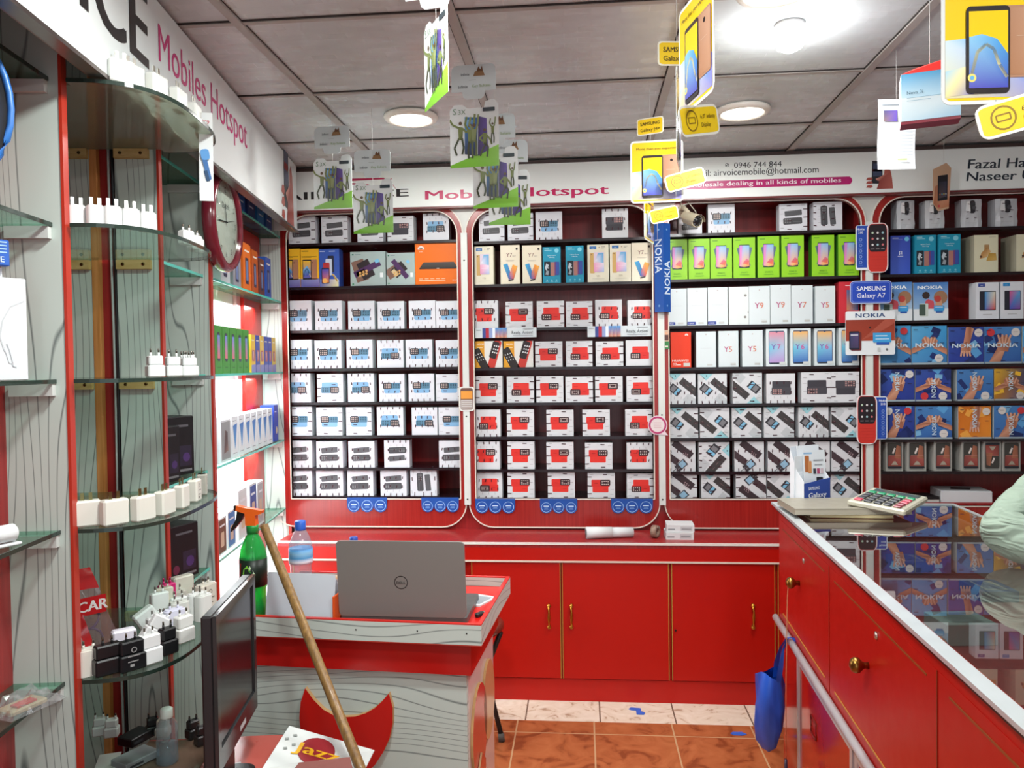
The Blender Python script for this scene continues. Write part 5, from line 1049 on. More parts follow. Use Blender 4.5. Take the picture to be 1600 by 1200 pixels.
for i, (s, w_, h_, c_, lb) in enumerate(((1.08, .09, .12, '#3a78b4', 'blue and white box nearest on the lowest lit shelf'), (.97, .10, .13, '#6a5040', 'brown pictured box on the lowest lit shelf'), (.85, .10, .135, '#3f80bc', 'blue pictured box third on the lowest lit shelf'), (.69, .13, .19, '#d4d8da', 'tall plain white box on the lowest lit shelf'), (.53, .11, .19, '#2c4c9c', 'dark blue box at far end of the lowest lit shelf'), (.41, .10, .18, '#a9adb0', 'grey box last on the lowest lit shelf'))):
    lit_box(s, .03, HZ[4], w_, h_, .06, '#dfe3e6', lambda A, c_=c_: (A.rect(.08, .05, .94, .95, c_), A.up(), A.rr(.3, .2, .7, .6, .05, '#c9b8a0'), A.rect(.2, .75, .8, .8, '#dfe5ea')), 0, lb)
for i, (s, w_, h_, c_, lb) in enumerate(((.86, .12, .17, '#b9bec4', 'grey box with dark phone on the second lit shelf'), (.70, .11, .15, '#8a8c94', 'grey brown box on the second lit shelf'), (.55, .12, .19, '#d86a1c', 'bright orange box on the second lit shelf'), (.42, .1, .18, '#b8541c', 'dull orange box on the second lit shelf'), (.30, .09, .16, '#6a3a34', 'brown red box on the second lit shelf'), (.18, .1, .18, '#2f58b0', 'blue box at far end of the second lit shelf'))):
    lit_box(s, .03, HZ[1], w_, h_, .06, c_, lambda A: (A.rr(.3, .15, .7, .7, .05, '#2c3048'), A.up(), A.rect(.36, .22, .64, .64, '#6a78a0'), A.rect(.2, .82, .8, .86, '#e8e4dc')), 0, lb)
for i, (s, w_, h_, c_, lb) in enumerate(((.78, .12, .13, '#a8602c', 'brown orange box on the top lit shelf beside the clock'), (.62, .12, .15, '#1f5ca8', 'deep blue box on the top lit shelf'), (.46, .12, .16, '#2a3c74', 'navy box on the top lit shelf'), (.3, .12, .15, '#2f78b8', 'mid blue box on the top lit shelf'), (.15, .11, .15, '#2a5ca0', 'blue box at far end of the top lit shelf'))):
    lit_box(s, .03, HZ[0], w_, h_, .06, c_, lambda A: (A.rect(.2, .3, .8, .34, '#dfe5f0'), A.rr(.3, .45, .7, .85, .05, '#1c2438')), 0, lb)
# ---------------------------------------------------------------- things in the bay by the camera
def on_near(u_, z, t=.06):        # point on the near bay shelf at pixel column u
    d = ray(u_, 600); p0 = LO+LN*t; k = (p0-O).dot(LN)/Vector((d.x, d.y, 0)).dot(LN); q = O+d*k; return Vector((q.x, q.y, z))
m = MB().box(-.05, .05, 0, .03, 0, .2, '#d6dade', 'print', .002); m.box(-.012, .012, .012, .014, .2, .22, '#d6dade', 'print'); A = Art(m, .1, .2, 0)
A.text('solo2', .06, .86, .055, '#4a4c50', 'l', .005); A.rect(.06, .79, .5, .795, '#6a6c70')
for i in range(7): A.rect(.06, .72-.04*i, .06+.26*((i*37 % 10)/10+.4), .728-.04*i, '#8a8c90')
A.line([(.95, .78), (.7, .72), (.55, .58), (.5, .42), (.58, .28)], .025, '#bfc4c8'); A.rot(.66, .24, .1, .3, 15, '#cfd4d8', True, .03); A.line([(.62, .36), (.72, .14), (.78, .13)], .02, '#b2b7bc')
p = on_near(2, HZ[2], .0615); tag(m.build('headphone_box', None, p, LROT-R(38)), 'white box with picture of white headphones standing on the near glass shelf', 'box')
m = MB().box(-.05, .05, 0, .02, 0, .05, '#2c5cb4', 'print', .002); A = Art(m, .1, .05, 0); A.text('CE', .72, .14, .22, '#cfe0f4', 'l', .02); A.circ(.5, .25, .06, '#cfe0f4')
for i in range(4): A.rect(.3, .88-.13*i, .95, .93-.13*i, '#9fc0e8')
p = on_near(-24, HZ[2]+.2, .072); tag(m.build('accessory_box', None, (p.x, p.y, HZ[2]+.2205), LROT-R(38)), 'small blue box marked CE on top of the headphone box', 'box')
p = on_near(4, HZ[3], .05); t = thing('charger_holder', 'white rolled case with flat foot on the near glass shelf', 'case', (p.x, p.y, HZ[3]), LROT-R(30))
MB().tube([(-.06, 0, .024), (.012, 0, .024), (.016, 0, .024)], [.017, .017, .012], 16, '#dfe3e4', 'satin').build('roll', t); MB().box(-.06, .02, -.016, .016, 0, .006, '#d4d8da', 'satin', .002).build('foot', t)
for i, (u_, z, c_, lb, sz) in enumerate(((25, HZ[4], '#b8b69c', 'crumpled clear bag with red and yellow contents on the lowest near shelf', 1), (10, BASEZ, '#9a9c98', 'heap of crumpled clear packets at the bottom left corner', 1.3), (55, BASEZ, '#8f918c', 'small crumpled clear packet right of the bottom left heap', .9))):
    p = on_near(u_, z, .035 if i == 0 else -.02); rr_ = random.Random(i+3); m = MB(); n = 9; pts = []
    for a in range(n):
        for b in range(n):
            x, y = (a/(n-1)-.5)*.12*sz, (b/(n-1)-.5)*.085*sz; e = min(a, b, n-1-a, n-1-b); pts.append((x, y, .002 if e == 0 else rr_.uniform(.012, .034)*sz*min(1, e*.6)))
    m.add(pts, [[a*n+b, (a+1)*n+b, (a+1)*n+b+1, a*n+b+1] for a in range(n-1) for b in range(n-1)], c_, 'clear_film' if i else 'red_film', False)
    m.m = ['clear_film']*len(m.m)
    bag = thing('plastic_bag', lb, 'plastic bag', (p.x, p.y, z), LROT-R(25+10*i), 'crumpled clear bags')
    m.build('film', bag)
    m = MB(); m.box(-.045*sz, .03*sz, -.025*sz, .02*sz, .001, .012, '#a89a78' if i == 0 else '#77756c', 'print', .003); m.build('contents', bag)
    m = MB(); m.box(-.03*sz, .01*sz, -.02*sz, .0, .0125, .016, '#b8443c' if i == 0 else '#c8cacc', 'print'); m.build('slip', bag)
# big blue rimmed coil hung at the left edge
p = atD(-82, 158, 1.42); m = MB(); t = thing('cable_coil', 'large blue rimmed black coil cut by the left picture edge', 'cable coil', p, R(35))
rr_ = .13
m.tube([(rr_*.74*math.cos(R(a)), 0, 1.1*rr_*math.sin(R(a))) for a in range(0, 360, 12)], .006, 8, '#2c6cb8', 'satin', True); m.build('blue_rim', t)
m = MB(); m.prism([(rr_*.72*math.cos(R(a)), 1.07*rr_*math.sin(R(a))) for a in range(0, 360, 12)], .004, .018, '#141a2c', 'satin'); m.build('core', t)
MB().tube([(0, .01, rr_*1.08), (.0, .012, CEIL-p.z)], .0015, 5, '#8a8a8a', 'satin').build('hanging_wire', t)
p = atD(2, 955, 1.5); m = MB().box(-.02, .02, 0, .02, -.06, 0, '#6a3c9c', 'print', .002)
pb = L(2.36, .05, HZ[4]); 
# paper strip with blue figure hanging from the top round shelf
p, a_ = along(HZ[0], 325); pa = atD(320, 155, (p-O).dot(CAMM @ Vector((0, 0, -1)))-.06)
t = thing('hanging_leaflet', 'long white paper strip with a blue handset hanging from the top round shelf', 'leaflet', (pa.x, pa.y, HZ[0]+.045), R(20))
hh_ = .225; wl = .034; n = 10
m = MB(); pts = [(x, .006*math.sin(j*.55), -hh_*j/n) for j in range(n+1) for x in (-wl/2, wl/2)]; m.add(pts, [[2*j, 2*j+2, 2*j+3, 2*j+1] for j in range(n)], '#e2e6e6', 'print', True)
m.build('paper', t); m = MB(); A = Art(m, wl, hh_, -.0062, 0, 'print', -wl/2, -hh_, False)
A.rot(.5, .40, .34, 2.2, 12, '#3a6ca8', r=.1); A.rot(.45, .52, .62, .8, 8, '#5a98d4', True, .2); A.rot(.55, .28, .26, .8, 14, '#24486c', True); A.text('Y9', .3, .86, .05, '#b03a4c', 'l', 0); A.rect(.2, .8, .8, .805, '#8a8a90'); m.build('print', t)
# ================================================================ the small desk
DR = R(-4); DP = atY(752, 976, 2.03); LIPZ = .76
ZD = ray(752, 976); k_ = (LIPZ-CAMH)/ZD.z; DP = O+ZD*k_              # front right corner of the lip
DM = Matrix.Translation((DP.x, DP.y, 0)) @ Matrix.Rotation(DR, 4, 'Z')
def D(x, y, z=0): return DM @ Vector((x, y, z))                       # x to the right, y away, from the front right corner
dk = thing('desk', 'small red and grey veneer desk with red crescent panel holding the laptop', 'desk', D(0, 0, 0), DR)
DW, DD = .70, .47; LH = .055; TOPZ = LIPZ-.03
MB().box(-DW, -.012, .012, DD, TOPZ-.02, TOPZ, '#c81a14', 'lacquer').build('top_board', dk)
for nm, b in (('lip', (-DW, 0, 0, .012)), ('lip', (-.012, 0, .012, DD)), ('lip', (-DW, -.012, DD-.012, DD))):
    h0 = LIPZ-LH if nm else 0
    m = MB().box(b[0], b[1], b[2], b[3], h0, LIPZ-.003, mat='laminate_x'); l = m.build('raised_lip', dk); l['label'] = 'grey veneer raised rim'
    MB().box(b[0], b[1], b[2], b[3], LIPZ-.003, LIPZ, '#c8231c', 'lacquer').build('red_edging', l)
    MB().box(b[0], b[1], b[2]+.001 if b[2] == 0 else b[2], b[3], h0-.003, h0, '#c9453a', 'lacquer').build('lower_edging', l)
bz = atZ(735, 1051, 0)
BH = .088
MB().box(-DW, -.035, .028, DD-.03, LIPZ-LH-.003-BH, LIPZ-LH-.003, '#b01612', 'lacquer').build('apron', dk)['label'] = 'deep red apron under the rim'
zb2 = LIPZ-LH-.003-BH
MB().box(-DW, -.052, .05, .066, 0, zb2, mat='laminate_x').build('front_panel', dk)['label'] = 'grey veneer front panel with wavy lines'
MB().box(-.067, -.051, .066, DD-.04, 0, zb2, '#cdbcb8', 'gloss').build('side_panel', dk)['label'] = 'pale side panel'
MB().box(-DW, -DW+.016, .066, DD-.04, 0, zb2, mat='laminate').build('side_panel', dk)
# crescent: outline from pixels on the front panel plane
def on_front(u, v, y=.05):
    p0 = D(0, y, 0); n_ = (DM.to_3x3() @ Vector((0, 1, 0))); d = ray(u, v); k = (p0-O).dot(n_)/d.dot(n_); q = DM.inverted() @ (O+d*k); return (q.x, q.z)
cr = [(480, 1072), (473, 1094), (471, 1118), (473, 1140), (480, 1162), (492, 1182), (508, 1200), (530, 1212), (552, 1214), (572, 1206), (588, 1192), (601, 1172), (611, 1150), (616, 1126), (616, 1102), (610, 1080), (600, 1092), (588, 1103), (574, 1111), (558, 1116), (541, 1117), (524, 1114), (508, 1105), (493, 1090)]
o_ = [on_front(*q) for q in cr]
cx_, cz_ = on_front(543, 1140)
m = MB(); m.prism(o_, .036, .0495, '#c21a14', 'lacquer', side='#c8a070', sidemat='matte'); m.build('crescent_panel', dk)['label'] = 'raised red crescent with bare wood edge'
# decoration on the side: red discs with wood edge
for (yc, zc, r0, r1) in ((.18, .40, .10, .10), (.32, .43, .085, .09)):
    pts = [(yc+r0*math.cos(R(a)), zc+r1*1.3*math.sin(R(a))) for a in range(0, 360, 15)]
    m = MB().at((-.051, 0, 0), R(90)); m.prism([(y, z) for y, z in pts], -.008, -.0003, '#c23a30' if yc < .2 else '#c8a070', 'lacquer', side='#b08a5c', sidemat='matte'); m.build('side_disc', dk)['label'] = 'raised oval on the side panel'
pts = [(.12, 0), (.22, 0), (.22, .30), (.17, .34), (.12, .30)]
m = MB().at((-.051, 0, 0), R(90)); m.prism(pts, -.0145, -.009, '#c0281e', 'lacquer', side='#9a7a56', sidemat='matte'); m.build('side_fin', dk)
for u_, v_ in ((556, 984), (652, 986), (729, 990)):
    x, z = on_front(u_, v_, 0.0); MB().at((x, -.0002, z), 0, R(90)).lathe([(.0022, 0), (.0018, .0008), (0, .001)], 8, '#2c2a28', 'metal').build('nail', dk)
# laptop
lx0, lx1 = -.475, -.075
p0 = O+ray(532, 962)*((TOPZ+.02-CAMH)/ray(532, 962).z)
lap = thing('laptop', 'open grey laptop with round black logo on its lid', 'laptop', D(-.232, .07, TOPZ), DR-R(-3))
LW_, LDp, LHt = .352, .235, .212
MB().slab(rrect(-LW_/2, 0, LW_/2, LDp, .012), .001, .018, '#4c4d4c', 'satin').build('base', lap)
m = MB(); A = Art(m, LW_*.86, .1, 0); 
for i in range(13):
    for j in range(5): m.box(-LW_*.42+i*.0235, -LW_*.42+i*.0235+.019, .03+j*.021, .03+j*.021+.017, .018, .0195, '#1d1d1f', 'satin')
m.build('keyboard', lap)
m = MB(); m.T = Matrix.Translation((0, .006, .02)) @ Matrix.Rotation(R(6), 4, 'X')
m.prism(rrect(-LW_/2, 0, LW_/2, LHt, .012), -.006, 0, '#7b7a76', 'satin'); lid = m.build('lid', lap); lid['label'] = 'grey metal lid seen from outside'
m = MB(); m.T = Matrix.Translation((0, .006, .02)) @ Matrix.Rotation(R(6), 4, 'X'); A = Art(m, LW_, LHt, -.006, 0, 'satin')
A.ring(.5, .46, .053, .006, '#1a1a1b', 28); A.text('DELL', .5, .442, .032, '#1a1a1b', 'c', .02, fit=.07); m.build('round_logo', lid)['label'] = 'black ring with the maker letters'
m = MB(); m.T = Matrix.Translation((0, .006, .02)) @ Matrix.Rotation(R(6), 4, 'X'); m.box(-LW_/2+.012, LW_/2-.012, .0002, .001, .014, LHt-.012, '#101216', 'gloss'); m.build('screen', lid)
MB().tube([(-.12, .006, .019), (.12, .006, .019)], .005, 8, '#2c2c2c', 'satin').build('hinge', lap)
def desk_pt(u, v, z=TOPZ): d = ray(u, v); return O+d*((z-CAMH)/d.z)
# white card propped on the desk
pcd = D(-.515, .04, TOPZ); wcd, hcd = .20, .136
m = MB(); m.T = Matrix.Rotation(R(-8), 4, 'X'); m.prism([(-wcd/2, 0), (wcd/2-.002, 0), (wcd/2, hcd*.86), (wcd/2-.002, hcd-.002), (-wcd/2+.003, hcd)], -.001, .0, '#c9d3dc', 'print'); m.T = Matrix.Rotation(R(8), 4, 'X'); m.T = Matrix.Translation((0, .06, 0)) @ Matrix.Rotation(R(16), 4, 'X'); m.prism([(-wcd/2, 0), (wcd/2, 0), (wcd/2, hcd*.9), (-wcd/2, hcd*.9)], -.001, 0, '#c4ccd4', 'print')
tag(m.build('folded_card', None, pcd, DR), 'blank white card propped against the desk rim beside the laptop', 'card')
m = MB().box(-.003, .003, 0, .16, 0, .08, '#d8561c', 'print', .001); tag(m.build('orange_booklet', None, D(-.4125, .03, TOPZ), DR), 'thin orange booklet standing between card and laptop', 'booklet')
def bottle(name, lab, cat, p, sc, cap, label_cols, body='clear_pet', liquid=None, spray=False):
    t = thing(name, lab, cat, p)
    if spray:
        prof = [(0, .004), (.03, 0), (.036, .006), (.036, .03), (.034, .04), (.0345, .08), (.038, .088), (.038, .17), (.034, .195), (.022, .225), (.014, .238), (.014, .252)]
        MB().lathe([(a*sc, b*sc) for a, b in prof], 24, mat='green_pet').build('bottle_body', t)['label'] = 'translucent green plastic body'
        m = MB(); m.lathe([(.0386*sc, .09*sc), (.0388*sc, .168*sc)], 24, '#14241a', 'print'); lb = m.build('label', t); lb['label'] = 'black label with green diamond'
        m = MB(); n_ = 12
        def cyl(a, z): return (.0392*sc*math.sin(R(a)), -.0392*sc*math.cos(R(a)), z*sc)
        for poly, c_ in (([(-28, .11), (-6, .10), (26, .118), (8, .14)], '#3fae38'), ([(-28, .112), (8, .14), (-2, .155), (-20, .142)], '#7fd03c'), ([(-50, .12), (-42, .118), (-34, .158), (-40, .16)], '#c8362c'), ([(4, .146), (28, .122), (30, .128), (8, .154)], '#c8e8c0')): m.add([cyl(a, z) for a, z in poly], [list(range(len(poly)))], c_, 'print')
        m.build('print', lb)
        MB().lathe([(0, .006), (.034*sc, .006), (.033*sc, .045*sc), (.033*sc, .08*sc), (0, .082*sc)], 20, '#37b854', 'green_pet').build('liquid', t)
        MB().lathe([(.0165*sc, .238*sc), (.017*sc, .256*sc), (.0165*sc, .262*sc), (0, .262*sc)], 18, '#1c8a3c', 'satin').build('collar', t)
        m = MB(); hz = .262*sc; m.prism([(-.016, hz), (.013, hz), (.012, hz+.028), (.03, hz+.034), (.032, hz+.042), (-.02, hz+.05), (-.042, hz+.056), (-.044, hz+.042), (-.018, hz+.034)], -.011, .011, '#e8641a', 'satin'); hd_ = m.build('spray_head', t); hd_['label'] = 'orange spray head'
        m = MB(); m.prism([(-.042, hz+.04), (-.02, hz+.034), (-.03, hz+.014), (-.052, hz-.012), (-.062, hz-.02), (-.06, hz-.008), (-.046, hz+.016)], -.006, .006, '#1d1a1a', 'satin'); m.build('trigger', hd_)['label'] = 'black trigger'
        m = MB(); m.box(-.052, -.043, -.007, .007, hz+.04, hz+.056, '#26211f', 'satin', .002); m.build('nozzle', hd_)
    else:
        prof = [(0, .004), (.026, 0), (.031, .006), (.031, .05), (.029, .055), (.0295, .075), (.0325, .082), (.0325, .125), (.031, .135), (.026, .152), (.0155, .172), (.0125, .178), (.0125, .19)]
        MB().lathe([(a*sc, b*sc) for a, b in prof], 22, mat=body).build('bottle_body', t)
        m = MB(); m.lathe([(.0328*sc, .083*sc, '#c4dcec'), (.0331*sc, .09*sc, '#dfeaf2'), (.0331*sc, .10*sc, '#4a9ad0'), (.0331*sc, .112*sc, '#8ac0e0'), (.0328*sc, .124*sc, '#3f88c8')], 22, mat='print')
        if label_cols: m.build('label', t)['label'] = 'blue and white wrap label'
        MB().lathe([(.0148*sc, .174*sc), (.0152*sc, .178*sc), (.015*sc, .198*sc), (.013*sc, .2*sc), (0, .2*sc)], 18, cap, 'satin').build('cap', t)['label'] = 'screw cap'
        if liquid: MB().lathe([(0, .006), (.0295*sc, .006), (.0295*sc, .05*sc), (0, .051*sc)], 18, mat='water').build('water', t)
    return t
pb_ = D(-.60, .24, TOPZ)
bottle('spray_bottle', 'green soda bottle with black label and orange spray head on the desk', 'spray bottle', D(-.672, .09, TOPZ), .985, None, None, spray=True)
q = desk_pt(466, 893); 
bottle('water_bottle', 'clear water bottle with blue cap and blue label behind the white card', 'bottle', D(-.637, .33, TOPZ), 1.12, '#2c62c8', True, liquid=True)
bottle('small_bottle', 'small pinkish bottle with blue cap half hidden behind the laptop', 'bottle', D(-.475, .36, TOPZ), .85, '#2c4aa8', False)
m = MB().tube([(-.05, 0, .012), (-.03, .01, .02), (0, .012, .03), (.03, .0, .028), (.05, -.01, .006)], .0035, 6, '#dfdcd6', 'satin'); m.tube([(.0, .012, .03), (.004, .012, .052)], .005, 6, '#cfae8a', 'satin'); tag(m.build('cable_bundle', None, D(-.53, .33, TOPZ+.0), DR), 'small tangle of white cable between the two bottles', 'cable')
m = MB(); m.slab(rrect(-.035, -.05, .035, .05, .006), 0, .004, '#cfd2d4', 'print'); m.slab(rrect(-.028, -.036, .028, .036, .002), .004, .0045, '#8f979e', 'print'); tag(m.build('leaflet', None, D(-.07, .30, TOPZ), DR-R(20)), 'white printed card lying on the desk behind the laptop', 'card')
m = MB(); m.box(-.007, .007, -.018, .012, 0, .012, '#1d1c1e', 'satin', .003); m.box(-.005, .005, .012, .022, .002, .009, '#d8d8d4', 'metal'); tag(m.build('usb_adapter', None, D(-.035, .16, TOPZ), DR-R(30)), 'tiny black and white plug lying in the right rim of desk', 'adapter')
m = MB(); m.box(-.03, .03, -.05, .05, 0, .02, '#2c6c9c', 'print', .002); tag(m.build('blue_box', None, D(-.672, .17, TOPZ), DR), 'small blue box lying on the desk under the spray bottle', 'box')
# broom handle leaning on the rim
A_ = atD(463, 962, 0); 
dcam = CAMM @ Vector((0, 0, -1))
Ap = O+ray(466, 956)*2.035; Bp = O+ray(563, 1200)*1.86
dd = (Bp-Ap).normalized(); kz = (Bp.z-.012)/-dd.z; base_ = Bp+dd*kz
dt_ = ray(418, 819); 
best = min(((Ap-dd*q_*.001), q_) for q_ in range(0, 600) for _ in (0,) if abs((lambda c: 600-F*c.y/-c.z)(CAMM.transposed() @ ((Ap-dd*q_*.001)-O))-819) < 3) if any(abs((lambda c: 600-F*c.y/-c.z)(CAMM.transposed() @ ((Ap-dd*q_*.001)-O))-819) < 3 for q_ in range(600)) else (Ap-dd*.25, 0)
top_ = best[0]
tag(MB().tube([base_, base_.lerp(top_, .5), top_], [.0135, .0125, .0115], 12, mat='stickwood').build('broom_handle'), 'long brown wooden stick leaning against the front rim of the desk', 'stick')
# stool behind the desk
st = thing('folding_stool', 'folding stool with round dark seat and black legs behind the desk', 'stool', (-.46, 3.04, 0), R(35))
m = MB().lathe([(0, .40), (.14, .40), (.15, .41), (.15, .425), (.14, .435), (0, .435)], 28, '#6a2c22', 'gloss'); m.build('seat', st)['label'] = 'dark reddish round seat'
for sx in (-1, 1):
    m = MB().tube([(sx*.10, -.10, .40), (sx*.09, .14, .02)], .010, 8, '#1d1b1b', 'satin'); l = m.build('leg', st); MB().tube([(sx*.09, .137, .028), (sx*.0895, .143, .0)], .013, 8, '#5a5652', 'matte').build('rubber_foot', l)
    m = MB().tube([(sx*.08, .10, .40), (sx*.075, -.14, .02)], .010, 8, '#1d1b1b', 'satin'); l = m.build('leg', st); MB().tube([(sx*.075, -.137, .028), (sx*.0745, -.143, .0)], .013, 8, '#5a5652', 'matte').build('rubber_foot', l)
# flat screen at the left front
c1 = O+ray(400, 905)*1.95; c2 = O+ray(396, 1112)*1.95; n1 = O+ray(336, 952)*1.62; n2 = O+ray(338, 1203)*1.62
far_b = Vector(((c1.x+c2.x)/2, (c1.y+c2.y)/2, 0)); near_b = Vector(((n1.x+n2.x)/2, (n1.y+n2.y)/2, 0))
zt_, zb_ = (c1.z+n1.z)/2, (c2.z+n2.z)/2
dirv = (far_b-near_b); ln = dirv.length; rz_ = math.atan2(dirv.y, dirv.x)
scn = thing('monitor', 'black flat screen turned sideways in front of the left shelves', 'monitor', (near_b.x, near_b.y, zb_), rz_)
hM = zt_-zb_
m = MB(); m.box(0, ln, 0.004, .028, 0, hM, '#232325', 'satin', .004); m.build('housing', scn)
m = MB()
for b in ((0, ln, 0, .045), (0, ln, hM-.02, hM), (0, .02, .045, hM-.02), (ln-.02, ln, .045, hM-.02)): m.box(b[0], b[1], -.004, .004, b[2], b[3], '#2b2c2d', 'gloss')
m.build('bezel', scn)['label'] = 'glossy dark frame'
MB().box(.02, ln-.02, 0, .004, .045, hM-.02, '#191a1d', 'gloss').build('screen', scn)
m = MB(); A = Art(m, .05, .012, -.004, 0, 'print', ln*.5, .012); A.rect(0, 0, 1, 1, '#b9babc'); m.build('logo', scn)
MB().box(ln/2-.04, ln/2+.04, .02, .04, -(zb_-BASEZ)+.008, .1, '#1f1f21', 'satin').build('stand_neck', scn)
MB().at((0, 0, 0)).slab(rrect(ln/2-.09, -.02, ln/2+.09, .09, .03), -(zb_-BASEZ)+.0004, -(zb_-BASEZ)+.01, '#1f1f21', 'satin').build('stand_foot', scn)
# cartons and papers before the desk
bxz = .30
px = O+ray(494, 1238)*1.72
cb = thing('carton', 'brown open carton standing before the poster at the bottom edge', 'carton', (px.x, px.y, 0), R(4))
MB().box(-.072, .072, -.05, .05, 0, px.z+.012, '#7a4a40', 'matte').build('box_body', cb)
m = MB(); m.T = Matrix.Translation((0, 0, px.z+.013)); m.add([(-.072, .05, 0), (.072, .05, 0), (.055, .085, .022), (-.06, .08, .012)], [[0, 1, 2, 3]], '#82504a', 'matte'); m.build('flap', cb)
def pw(u, v, d): return O+ray(u, v)*d
m = MB(); P4 = [pw(410, 1200, 1.83), pw(452, 1134, 1.98), pw(585, 1172, 1.98), pw(560, 1222, 1.83)]
m.add(P4, [[0, 3, 2, 1]], '#cfd4d2', 'print'); m.add([p_+Vector((0, .002, -.002)) for p_ in P4], [[0, 1, 2, 3]], '#b9bdb9', 'print'); sh = m.build('poster'); tag(sh, 'white crumpled poster sheet with dark red oval leaning before the desk', 'poster')
ex = (P4[2]-P4[1]); ez = (P4[1]-P4[0]); nn = ex.cross(ez).normalized()
if nn.y > 0: nn = -nn
m = MB(); A = Art(m, 1, 1, 0, 0, 'print', 0, 0, True); lw, lh = ex.length, ez.length; A.w, A.h = lw, lh
A.cl = True
A.P(circ(.42, .62, .2, 20, .3), '#8a1c24'); A.up(); A.text('Jazz', .18, .5, .22, '#e0a818', 'l', .03, fit=.5)
for x, z in ((.06, .7), (.12, .82), (.1, .5), (.9, .2), (.16, .62)): A.rot(x, z, .04, .03, 30, '#8a908c')
bs = Matrix((ex.normalized(), -nn, ez.normalized())).transposed().to_4x4(); bs.translation = P4[0]+nn*.001
for i in range(len(m.v)): m.v[i] = bs @ m.v[i]
m.build('print', sh)
m = MB(); pz = atZ(368, 1193, BASEZ); m.box(-.012, .012, -.003, .003, 0, .002, '#e8e6e2', 'print'); tag(m.build('paper_scrap', None, (pz.x, pz.y, BASEZ-.0015), R(30)), 'small white paper scrap on the pinkish low top', 'paper')
# blue scraps on the floor
for (u_, v_, lb, pts) in ((994, 1112, 'bent blue plastic scrap on the cream floor tiles', [(-.03, .02), (-.02, .035), (.02, .03), (.02, .0), (.035, -.01), (.03, -.03), (.0, -.028), (.0, .01), (-.02, .012)]), (1154, 1147, 'small blue plastic scrap on the red floor tiles', [(-.03, .0), (-.02, .012), (.015, .014), (.03, -.004), (.01, -.014), (-.02, -.012)])):
    p = atZ(u_, v_, 0); m = MB(); m.slab(pts[::-1], .0005, .0025, '#2460c0', 'satin'); tag(m.build('plastic_scrap', None, (p.x, p.y, 0)), lb, 'scrap', 'blue scraps on the floor')
# ================================================================ glass topped counter on the right
CZ = .935; CY0, CY1 = .2, 2.82; CWD = .56
CM = Matrix.Translation((CX(CY1), CY1, 0)) @ Matrix.Rotation(CROT, 4, 'Z')   # local x to the right across, y away; y=0 at the far end
def Cc(x, y, z=0): return CM @ Vector((x, y, z))
ct = thing('counter', 'long red shop counter with drawers and aluminium edged glass top', 'counter', (CX(CY1), CY1, 0), CROT)
LN_ = CY1-CY0
# pixel on the counter front plane (local x=0): returns local (y,z)
def on_c(u, v, x=0.0):
    p0 = Cc(x, 0, 0); n_ = CM.to_3x3() @ Vector((1, 0, 0)); d = ray(u, v); k = (p0-O).dot(n_)/d.dot(n_); q = CM.inverted() @ (O+d*k); return q.y, q.z
PIPEZ = on_c(1240, 1000)[1]
zf0 = PIPEZ+.0
MB().box(.0, .018, -LN_, 0, zf0, CZ-.004, mat='redlam').build('front_panel', ct)['label'] = 'bright red drawer front panel'
MB().box(.018, CWD, -.018, -.0003, .0, CZ-.03, mat='redlam').build('end_panel', ct)
ZIN = CZ-.17
MB().box(.02, CWD, -LN_, -.018, ZIN-.015, ZIN, mat='mahogany').build('inner_shelf', ct)['label'] = 'dark red shelf under the glass'
MB().box(CWD-.016, CWD, -LN_, -.018, 0, CZ-.03, '#b98f88', 'satin').build('back_board', ct)
MB().box(.012, .022, -LN_, -.0003, 0, zf0-.02, mat='lacqred').build('lower_panel', ct)['label'] = 'glossy red lower panel'
m = MB().box(-.012, CWD+.01, -LN_-.01, .012, CZ-.0065, CZ, mat='glass_top'); m.build('glass_top', ct)['label'] = 'large clear glass pane'
for nm, b in (('edge_rail', (-.022, -.0125, -LN_-.01, .022)), ('edge_rail', (-.0125, CWD+.02, .0125, .022)), ('edge_rail', (CWD+.0105, CWD+.02, -LN_-.01, .012))):
    MB().box(*b, CZ-.0065, CZ+.002, mat='aluminium').build(nm, ct)['label'] = 'aluminium rail along the glass edge'
MB().box(-.0125, .010, -LN_-.01, .0125, CZ+.0002, CZ+.0016, mat='aluminium').build('top_strip', ct)['label'] = 'broad aluminium strip along the top edge'
m = MB().box(-.014, 0, -LN_, .0, CZ-.018, CZ-.007, '#17191b', 'satin'); m.build('rubber_seal', ct)['label'] = 'black seal under the edge rail'
MB().tube([(-.012, 0.01, PIPEZ), (-.012, -LN_, PIPEZ)], .011, 12, mat='aluminium').build('pipe_rail', ct)['label'] = 'grey round rail under the drawers'
MB().box(-.008, 0, -LN_, .0, CZ-.0225, CZ-.0185, mat='aluminium').build('lower_strip', ct)
